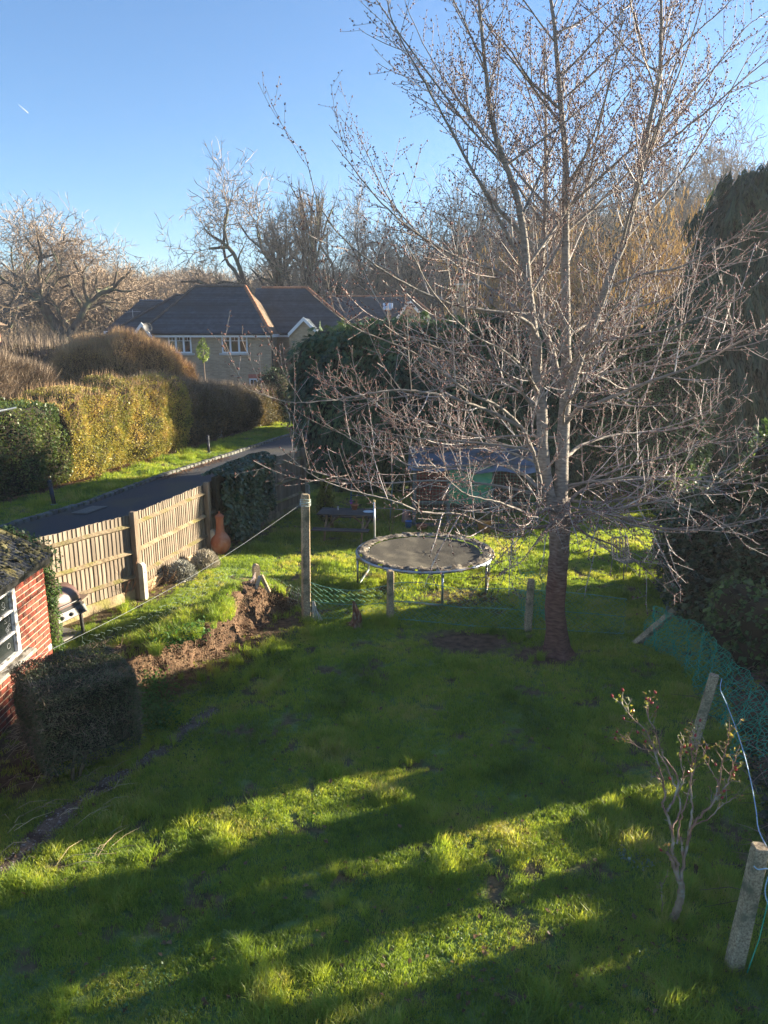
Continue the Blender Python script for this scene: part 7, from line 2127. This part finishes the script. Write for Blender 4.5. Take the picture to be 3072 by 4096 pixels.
    for h in hips:
        o = bpy.data.objects.new('rose_hip', me); o.location = h - b; o.rotation_euler = (rng.uniform(-.8, .8), rng.uniform(-.8, .8), 0); link(o, t)
build_rose()

# ------------------------------------------------------------------ bare oaks behind
def bare_tree(seed, spread=.9, gnarl=.16, levels=6, first=.22, ang=(.45, .95), kids=3, shrink=.72, up=.12, twig_r=.026, lean=0, fine=3, round_=None):
    """unit-height bare tree (height 1 -> scaled), returns (wood, twigs) branch lists in metres for height ~16"""
    rng = np.random.default_rng(seed)
    H = 16.0; big, small = [], []
    def rec(p, d, L, r_, lvl):
        n = 5 if lvl < 3 else 2
        Q = grow_path(p, d, L, n, rng, (0, 0, up * (1.0 if lvl > 0 else 0)), gnarl * (1 if lvl else .35))
        if round_ and lvl > 1:
            e = lambda q: ((q[0] ** 2 + q[1] ** 2) / (round_ * 14) ** 2 + ((q[2] - 7.2) / 6.2) ** 2)
            if e(Q[-1]) > rng.uniform(.8, 1.1):
                if lvl < levels - 2: Q = Q[0] + (Q - Q[0]) * .55; lvl = levels - 2
                elif e(Q[-1]) > rng.uniform(1.05, 1.5): Q = Q[0] + (Q - Q[0]) * .5; lvl = levels
        r1 = r_ * .77
        (big if r_ > .055 else small).append((Q, np.linspace(r_, r1 if lvl < levels else twig_r * .4, n + 1)))
        if lvl >= levels: return
        k = kids if lvl < 3 else rng.integers(2, kids + 1)
        if lvl == 0: k = kids + 1
        for j in range(k):
            a = rng.uniform(*ang) * (spread if lvl < 2 else 1) * (.35 if j == 0 and lvl > 0 else 1)
            dd = side_dir(Q[-1] - Q[-2], a, 2 * math.pi * j / k + rng.uniform(-.5, .5))
            if lvl < 2 and dd[2] < .1: dd[2] = rng.uniform(.05, .3)
            rec(Q[-1], dd, L * shrink * rng.uniform(.75, 1.2) * (1.5 if lvl == 0 else 1), max(twig_r, r1 * (.82 if j == 0 else .66)), lvl + 1)
        # laterals along the limb
        if 1 <= lvl <= levels - 2:
            for j in range(2):
                i = rng.integers(1, n); dd = side_dir(Q[i] - Q[i - 1], rng.uniform(.7, 1.2), rng.uniform(0, 6.28))
                rec(Q[i], dd, L * .5 * rng.uniform(.7, 1.2), max(twig_r, r_ * .35), max(lvl + 1, levels - 3))
    rec(np.zeros(3), np.array([lean, 0, 1.]), H * first, .52, 0)
    zmax = np.percentile([q[-1, 2] for q, _ in small], 97)
    f = H / zmax
    big = [(q * f, r_ * f) for q, r_ in big]; small = [(q * f, r_) for q, r_ in small]
    return big, small

M_OAK = mat('oak_bark', (.05, .040, .032), (.12, .095, .075), rough=.95, scale=1.2, c3=(.13, .14, .08), s3=.8)
M_OTW = mat('oak_twig', (.20, .15, .105), (.36, .275, .20), rough=.9, scale=.3, island=.3)
M_OTW2 = mat('oak_twig_pale', (.20, .15, .10), (.36, .28, .19), rough=.9, scale=.3, island=.3)

def build_woods():
    protos = []
    specs = [dict(seed=201, spread=1.15, gnarl=.20, kids=3, levels=7, first=.16, up=.03, round_=.60, ang=(.45, 1.1)), dict(seed=202, spread=1.1, gnarl=.24, kids=3, levels=7, first=.18, up=.03, round_=.58, ang=(.45, 1.1)),
             dict(seed=203, spread=.6, gnarl=.12, kids=3, levels=7, first=.25, up=.15, ang=(.3, .65), round_=.34), dict(seed=204, spread=.9, gnarl=.22, kids=3, levels=7, first=.24, up=.05, round_=.42),
             dict(seed=205, spread=1.15, gnarl=.26, kids=3, levels=7, first=.18, up=.02, round_=.60, ang=(.45, 1.1))]
    for sp in specs:
        big, small = bare_tree(**sp)
        a = tubes('wood', big, M_OAK, nfun=lambda r_: 6 if r_ > .12 else 4)
        b = ribbons('twigs', small, M_OTW)
        w = np.percentile([abs(q[-1, 0]) for q, _ in small], 90)
        print('tree', len(big), len(small), 'halfwidth', round(w, 1), 'tris', sum(len(p.vertices) for p in b.data.polygons))
        a2, b2 = a.data, b.data
        bpy.data.objects.remove(a); bpy.data.objects.remove(b)
        protos.append((a2, b2, w))
    def tree(label, u, v, Y, k, rz, wide=None, name='bare_oak', mt=None, cat='tree'):
        x, _, zt = at_y(u, v, Y); z = g(x, Y) - .1
        h = (zt - z) / 16.0
        a2, b2, w = protos[k]
        sx = h if wide is None else (wide / FPX * Y * 1.0) / (2 * w)
        t = empty(name, (x, Y, z), rz, label=label, cat=cat, group='leafless woodland trees behind the houses')
        t.scale = (sx, sx, h)
        o = bpy.data.objects.new('trunk', a2); link(o, t); o['label'] = 'trunk and heavy limbs'
        o = bpy.data.objects.new('crown', b2); link(o, t)
        return t
    tree('broad leafless oak with spreading limbs, second from the left edge', 205, 865, 72, 0, 1.0, 560)
    tree('leafless oak cut by the left picture edge', -30, 900, 78, 1, 2.2, 480)
    tree('slimmer leafless tree just right of the broad left oak', 395, 1070, 84, 3, .4, 300)
    tree('small round-crowned leafless tree in the dip of the skyline', 560, 1105, 92, 4, 2.9, 330)
    tree('pale fine-twigged tree filling the lowest part of the skyline', 800, 1095, 105, 2, .9, 300)
    tree('low leafless tree over the left roof slope', 690, 1125, 98, 3, 4.0, 240)
    tree('tallest leafless oak left of centre leaning over the main house roof', 1075, 738, 66, 1, 3.4, 500)
    tree('upright leafless tree with two thick stems above the right roof', 1215, 800, 62, 2, .2, 260)
    tree('gnarled leafless oak above the right end of the brick house', 1370, 800, 66, 4, 5.0, 330)
    tree('leafless oak behind the skylight house', 1520, 880, 76, 0, 1.8, 340)
    tree('leafless oak seen through the left cherry twigs', 1680, 830, 72, 1, .1, 380)
    tree('leafless oak behind the chimney', 1850, 800, 76, 4, 2.5, 400)
    tree('leafless tree left of the cherry stems', 2010, 790, 80, 3, 3.6, 340)
    tree('leafless tree directly behind the cherry stems', 2180, 770, 84, 0, 4.6, 420)
    tree('leafless tree right of the cherry stems', 2380, 720, 78, 1, 5.6, 420)
    tree('leafless tree behind the golden catkin bushes', 2560, 690, 74, 4, .8, 400)
    tree('tall leafless tree left of the weeping conifer', 2740, 650, 80, 0, 2.0, 420)
    tree('leafless tree behind the top of the weeping conifer', 2930, 630, 78, 3, 3.0, 400)
    tree('leafless tree cut by the right picture edge', 3080, 600, 80, 1, 4.0, 400)
    # far woodland mass
    rng = np.random.default_rng(120)
    sp = [bare_tree(seed=301 + k, spread=1.0, gnarl=.2, kids=3, levels=5, first=.22, twig_r=.03) for k in range(3)]
    pm = []
    for big, small in sp:
        a = ribbons('far_tree', big + small, M_OTW2); me = a.data; bpy.data.objects.remove(a); pm.append(me)
    n = 680
    y = rng.uniform(86, 190, n); x = rng.uniform(-.72, .95, n) * y
    s = rng.uniform(.55, .9, n) * np.where(x / y > .0, 1.05, .86)
    o = scatter('far_woodland', pm, np.column_stack([x, y, G(x, y) - .3]), rng.uniform(0, 6.28, n), np.column_stack([s * 1.1, s * 1.1, s * .82]), rng.integers(0, 3, n), None)
    put(o, 'brown mass of leafless woodland on the rise behind the houses', cat='woodland', kind='stuff')
    # bare understorey
    sh = []
    for k in range(3):
        rg = np.random.default_rng(400 + k); br = []
        for j in range(260):
            a = rg.uniform(0, 6.28); d = np.array([math.cos(a) * rg.uniform(.1, .8), math.sin(a) * rg.uniform(.1, .8), 1.]); 
            Q = grow_path(np.array([rg.normal(0, .8), rg.normal(0, .8), 0]), d, rg.uniform(2, 5), 4, rg, (0, 0, .05), .15); br.append((Q, np.linspace(.03, .010, 5)))
            for i in (2, 3): br.append((grow_path(Q[i], side_dir(d, .8, rg.uniform(0, 6.28)), 1.2, 2, rg, (0, 0, .1), .2), np.array([.014, .01, .006])))
        a = tubes('thicket', br, M_OTW2, n=3, smooth=False); me = a.data; bpy.data.objects.remove(a); sh.append(me)
    n = 330
    y = rng.uniform(62, 110, n); x = rng.uniform(-.62, .62, n) * y; keep = ~((np.abs(x + 8) < 10) & (y < 64)); x, y = x[keep], y[keep]; n = len(x)
    s = rng.uniform(.8, 1.3, n)
    o = scatter('understorey', sh, np.column_stack([x, y, G(x, y) - .2]), rng.uniform(0, 6.28, n), s, rng.integers(0, 3, n), None)
    put(o, 'brown leafless understorey between the houses and the woodland', cat='thicket', kind='stuff')
    return sh
SHRUBM = build_woods()

def build_catkins():
    """hazel bushes hung with golden catkins, and thicket above the conifer hedge"""
    rng = np.random.default_rng(130)
    M_CAT = leafmat('catkin', [(.22, .15, .08), (.36, .26, .135), (.46, .35, .19)], trans=.3, pos_scale=.5, tcol=(1.3, 1.1, .6))
    M_ST = mat('hazel_stem', (.14, .10, .07), (.28, .21, .15), rough=.85, scale=2, island=.3)
    def hazel(label, u, Y, h, w, n, ncat, seed, gold=True):
        rg = np.random.default_rng(seed)
        x = at_y(u, 1300, Y)[0]; b = np.array([x, Y, g(x, Y)]); t = empty('hazel_bush', tuple(b), label=label, cat='shrub')
        br, C = [], []
        for k in range(n):
            a = rg.uniform(0, 6.28); sp = rg.uniform(0, 1) * w / h
            d = np.array([math.cos(a) * sp, math.sin(a) * sp, 1.]); p0 = np.array([rg.normal(0, w * .12), rg.normal(0, w * .12), 0])
            Q = grow_path(p0, d, h * rg.uniform(.7, 1.08), 7, rg, (0, 0, .0), .07); br.append((Q, np.linspace(.028, .006, 8)))
            for i in range(2, 8):
                for _ in range(3):
                    q = grow_path(Q[i], side_dir(Q[i] - Q[i - 1], rg.uniform(.5, 1.0), rg.uniform(0, 6.28)), h * rg.uniform(.08, .2), 3, rg, (0, 0, .15), .12); br.append((q, np.linspace(.010, .004, 4)))
                    C.append(q[-1]); C.append(q[-2])
        o = tubes('stems', br, M_ST, t, n=3, smooth=False); o['kind'] = 'stuff'
        if ncat:
            C = np.array(C); P = C[rg.integers(0, len(C), ncat)] + rg.normal(0, .10, (ncat, 3))
            D = rg.normal(0, .18, (ncat, 3)) + (0, 0, -1)
            o = stamp('catkin', [(-.09, 0, 0), (.09, 0, 0), (.09, 1, 0), (-.09, 1, 0), (0, 0, .09), (0, 0, -.09), (0, 1, -.09), (0, 1, .09)], [(0, 1, 2, 3), (4, 5, 6, 7)], P, frames(D, rg.uniform(-3, 3, ncat)), rg.uniform(.10, .22, ncat), M_CAT, t); o['kind'] = 'stuff'
    hazel('tall hazel hung with golden catkins between cherry stems and weeping conifer', 2620, 40, 9.6, 3.4, 70, 11000, 1)
    hazel('golden catkin-laden hazel directly right of the cherry stems', 2380, 39, 8.6, 3.0, 60, 8500, 2)
    hazel('hazel with golden catkins directly left of the cherry stems', 2040, 37, 7.4, 2.6, 46, 5500, 3)
    hazel('lower golden hazel in front of the chimney house', 1860, 38, 6.0, 2.0, 36, 2600, 4)
    hazel('bare grey thicket over the conifer hedge left of the cherry stems', 1950, 25.5, 5.2, 1.8, 60, 300, 5)
    hazel('bare grey thicket over the right part of the conifer hedge', 2330, 26, 5.6, 2.0, 60, 300, 6)
    hazel('bare grey thicket beside the dark laurel', 2560, 27, 6.4, 2.0, 60, 900, 7)
    # little sunlit holly in front of the house wall
    x, y, z = at_y(812, 1395, 38.5)
    bl = [(x, y, z - .15, .28, .28, .42), (x, y, z + .25, .15, .15, .25)]
    tt = leaf_mass('holly', 'small bright yellow-green holly top showing against the brick wall', bl, 420, .11, leafmat('bright_holly', [(.10, .14, .03), (.2, .26, .05), (.34, .38, .10)], trans=.35, pos_scale=1), 131, inner=False)
    zb = tt.location.z
    MB().tube([(0, 0, 0), (.03, 0, 1.5), (0, 0, z - zb)], [.04, .03, .015], 6).build('stem', M_ST, tt)
    # dark shrubs at the end of the lane
    bl = [(-3.6, 36.5, .9, 1.2, .8, 1.6), (-5.6, 38.6, 1.2, 1.2, .8, 1.7), (-2.0, 35.5, 1.2, 1.4, .8, 1.6)]
    leaf_mass('laurel', 'dark evergreen shrubs closing the end of the lane', bl, 6000, .11, leafmat('end_laurel', [(.012, .028, .014), (.03, .055, .025), (.06, .085, .04)], trans=.15, pos_scale=1), 132)
    # small fir in the woods
    conifer_mass('fir_tree', 'small dark fir among the leafless trees above the house ridge', [(at_y(1345, 1100, 64)[0], 64, 4, 1.6, 1.6, 3.4), (at_y(1345, 1100, 64)[0], 64, 6.5, .9, .9, 2.2)], 900, .7, leafmat('fir', [(.02, .045, .03), (.04, .075, .045)], trans=.1), 133)
build_catkins()

# ------------------------------------------------------------------ unseen foliage on the right, added to shape the sunlight
def build_offstage():
    M_HOL = leafmat('laurel_leaf', [(.012, .030, .012), (.03, .065, .02), (.06, .11, .03), (.13, .18, .05)], trans=.2)
    ca, sa = math.cos(SUN_AZ), math.sin(SUN_AZ)
    def at(p, s): return (s * ca - p * sa, s * sa + p * ca)      # p across the sunlight, s towards the sun
    rg = random.Random(17)
    bl = []  # clumps outside the view, placed to break sunlight into patches
    for i in range(40):
        p, sd = rg.uniform(2.4, 5.5), rg.uniform(9.6, 10.8); x, y = at(p, sd); r_ = rg.uniform(.13, .30); bl.append((x, y, rg.uniform(.5, 3.1), r_ * 1.2, r_ * 1.2, r_))
    for i in range(16):
        p, sd = rg.uniform(4.1, 5.5), rg.uniform(9.6, 10.8); x, y = at(p, sd); bl.append((x, y, rg.uniform(1.1, 2.2), .17, .17, .13))
    for p in (4.5, 4.85, 5.2, 5.5):
        x, y = at(p, 10.3); bl.append((x, y, 2.75, .26, .26, .42))
    for p in (3.9, 3.45, 3.0, 2.6):
        x, y = at(p, 10.2); bl.append((x, y, 1.55, .24, .24, .60))
    for p in (2.2, 1.5, .8):
        x, y = at(p, 10.2); bl.append((x, y, 1.6, .4, .4, 1.6))
    leaf_mass('sun_dapple_foliage', 'unseen leaf clumps outside the right picture edge, added to dapple the sunlight', bl, 5200, .10, M_HOL, 160, front=False)
    k = 0
    for (name, lab, blobs, n, size, inner) in (
        ('sun_block_laurel', 'unseen tall laurel added outside the right picture edge to shade the lawn', [(7.15, 10.5, 3.3, .50), (8.0, 10.6, 3.5, .62), (8.95, 10.7, 3.1, .55)], 5200, .15, True),
        ('sun_block_laurel', 'unseen narrow laurel added outside the right picture edge to bound a sunlight gap', [(5.75, 10.4, 3.2, .30), (5.75, 11.0, 3.4, .28)], 2400, .13, True),
        ('sun_block_mound', 'unseen low bramble mound added at the right to cut off a sun streak', [(6.3, 8.2, 1.35, .38), (6.8, 8.2, 1.2, .4), (7.3, 8.4, 1.2, .5)], 1600, .09, True),  # added low in the gap to shorten the streak of sun
    ):
        bl = []
        for (p, s, h, r_) in blobs:
            x, y = at(p, s); bl += [(x, y, h * .33, r_, r_, h * .36), (x, y, h * .72, r_ * .95, r_ * .95, h * .30)]
        leaf_mass(name, lab, bl, n, size, M_HOL, 141 + k, front=False, inner=inner)
        k += 1
build_offstage()

# ------------------------------------------------------------------ winter air
def build_haze():
    m, nt, out = newmat('haze')
    v = nt.nodes.new('ShaderNodeVolumePrincipled')
    v.inputs['Color'].default_value = (.86, .90, .98, 1)
    v.inputs['Density'].default_value = HAZE_DENSITY
    v.inputs['Anisotropy'].default_value = .3
    nt.links.new(v.outputs[0], out.inputs['Volume'])
    MB().box((0, 150, 17), (720, 540, 38)).build('haze', m)
    put(bpy.data.objects['haze'], 'thin pale winter haze over the gardens and woods', kind='stuff')
HAZE_DENSITY = .0007
build_haze()
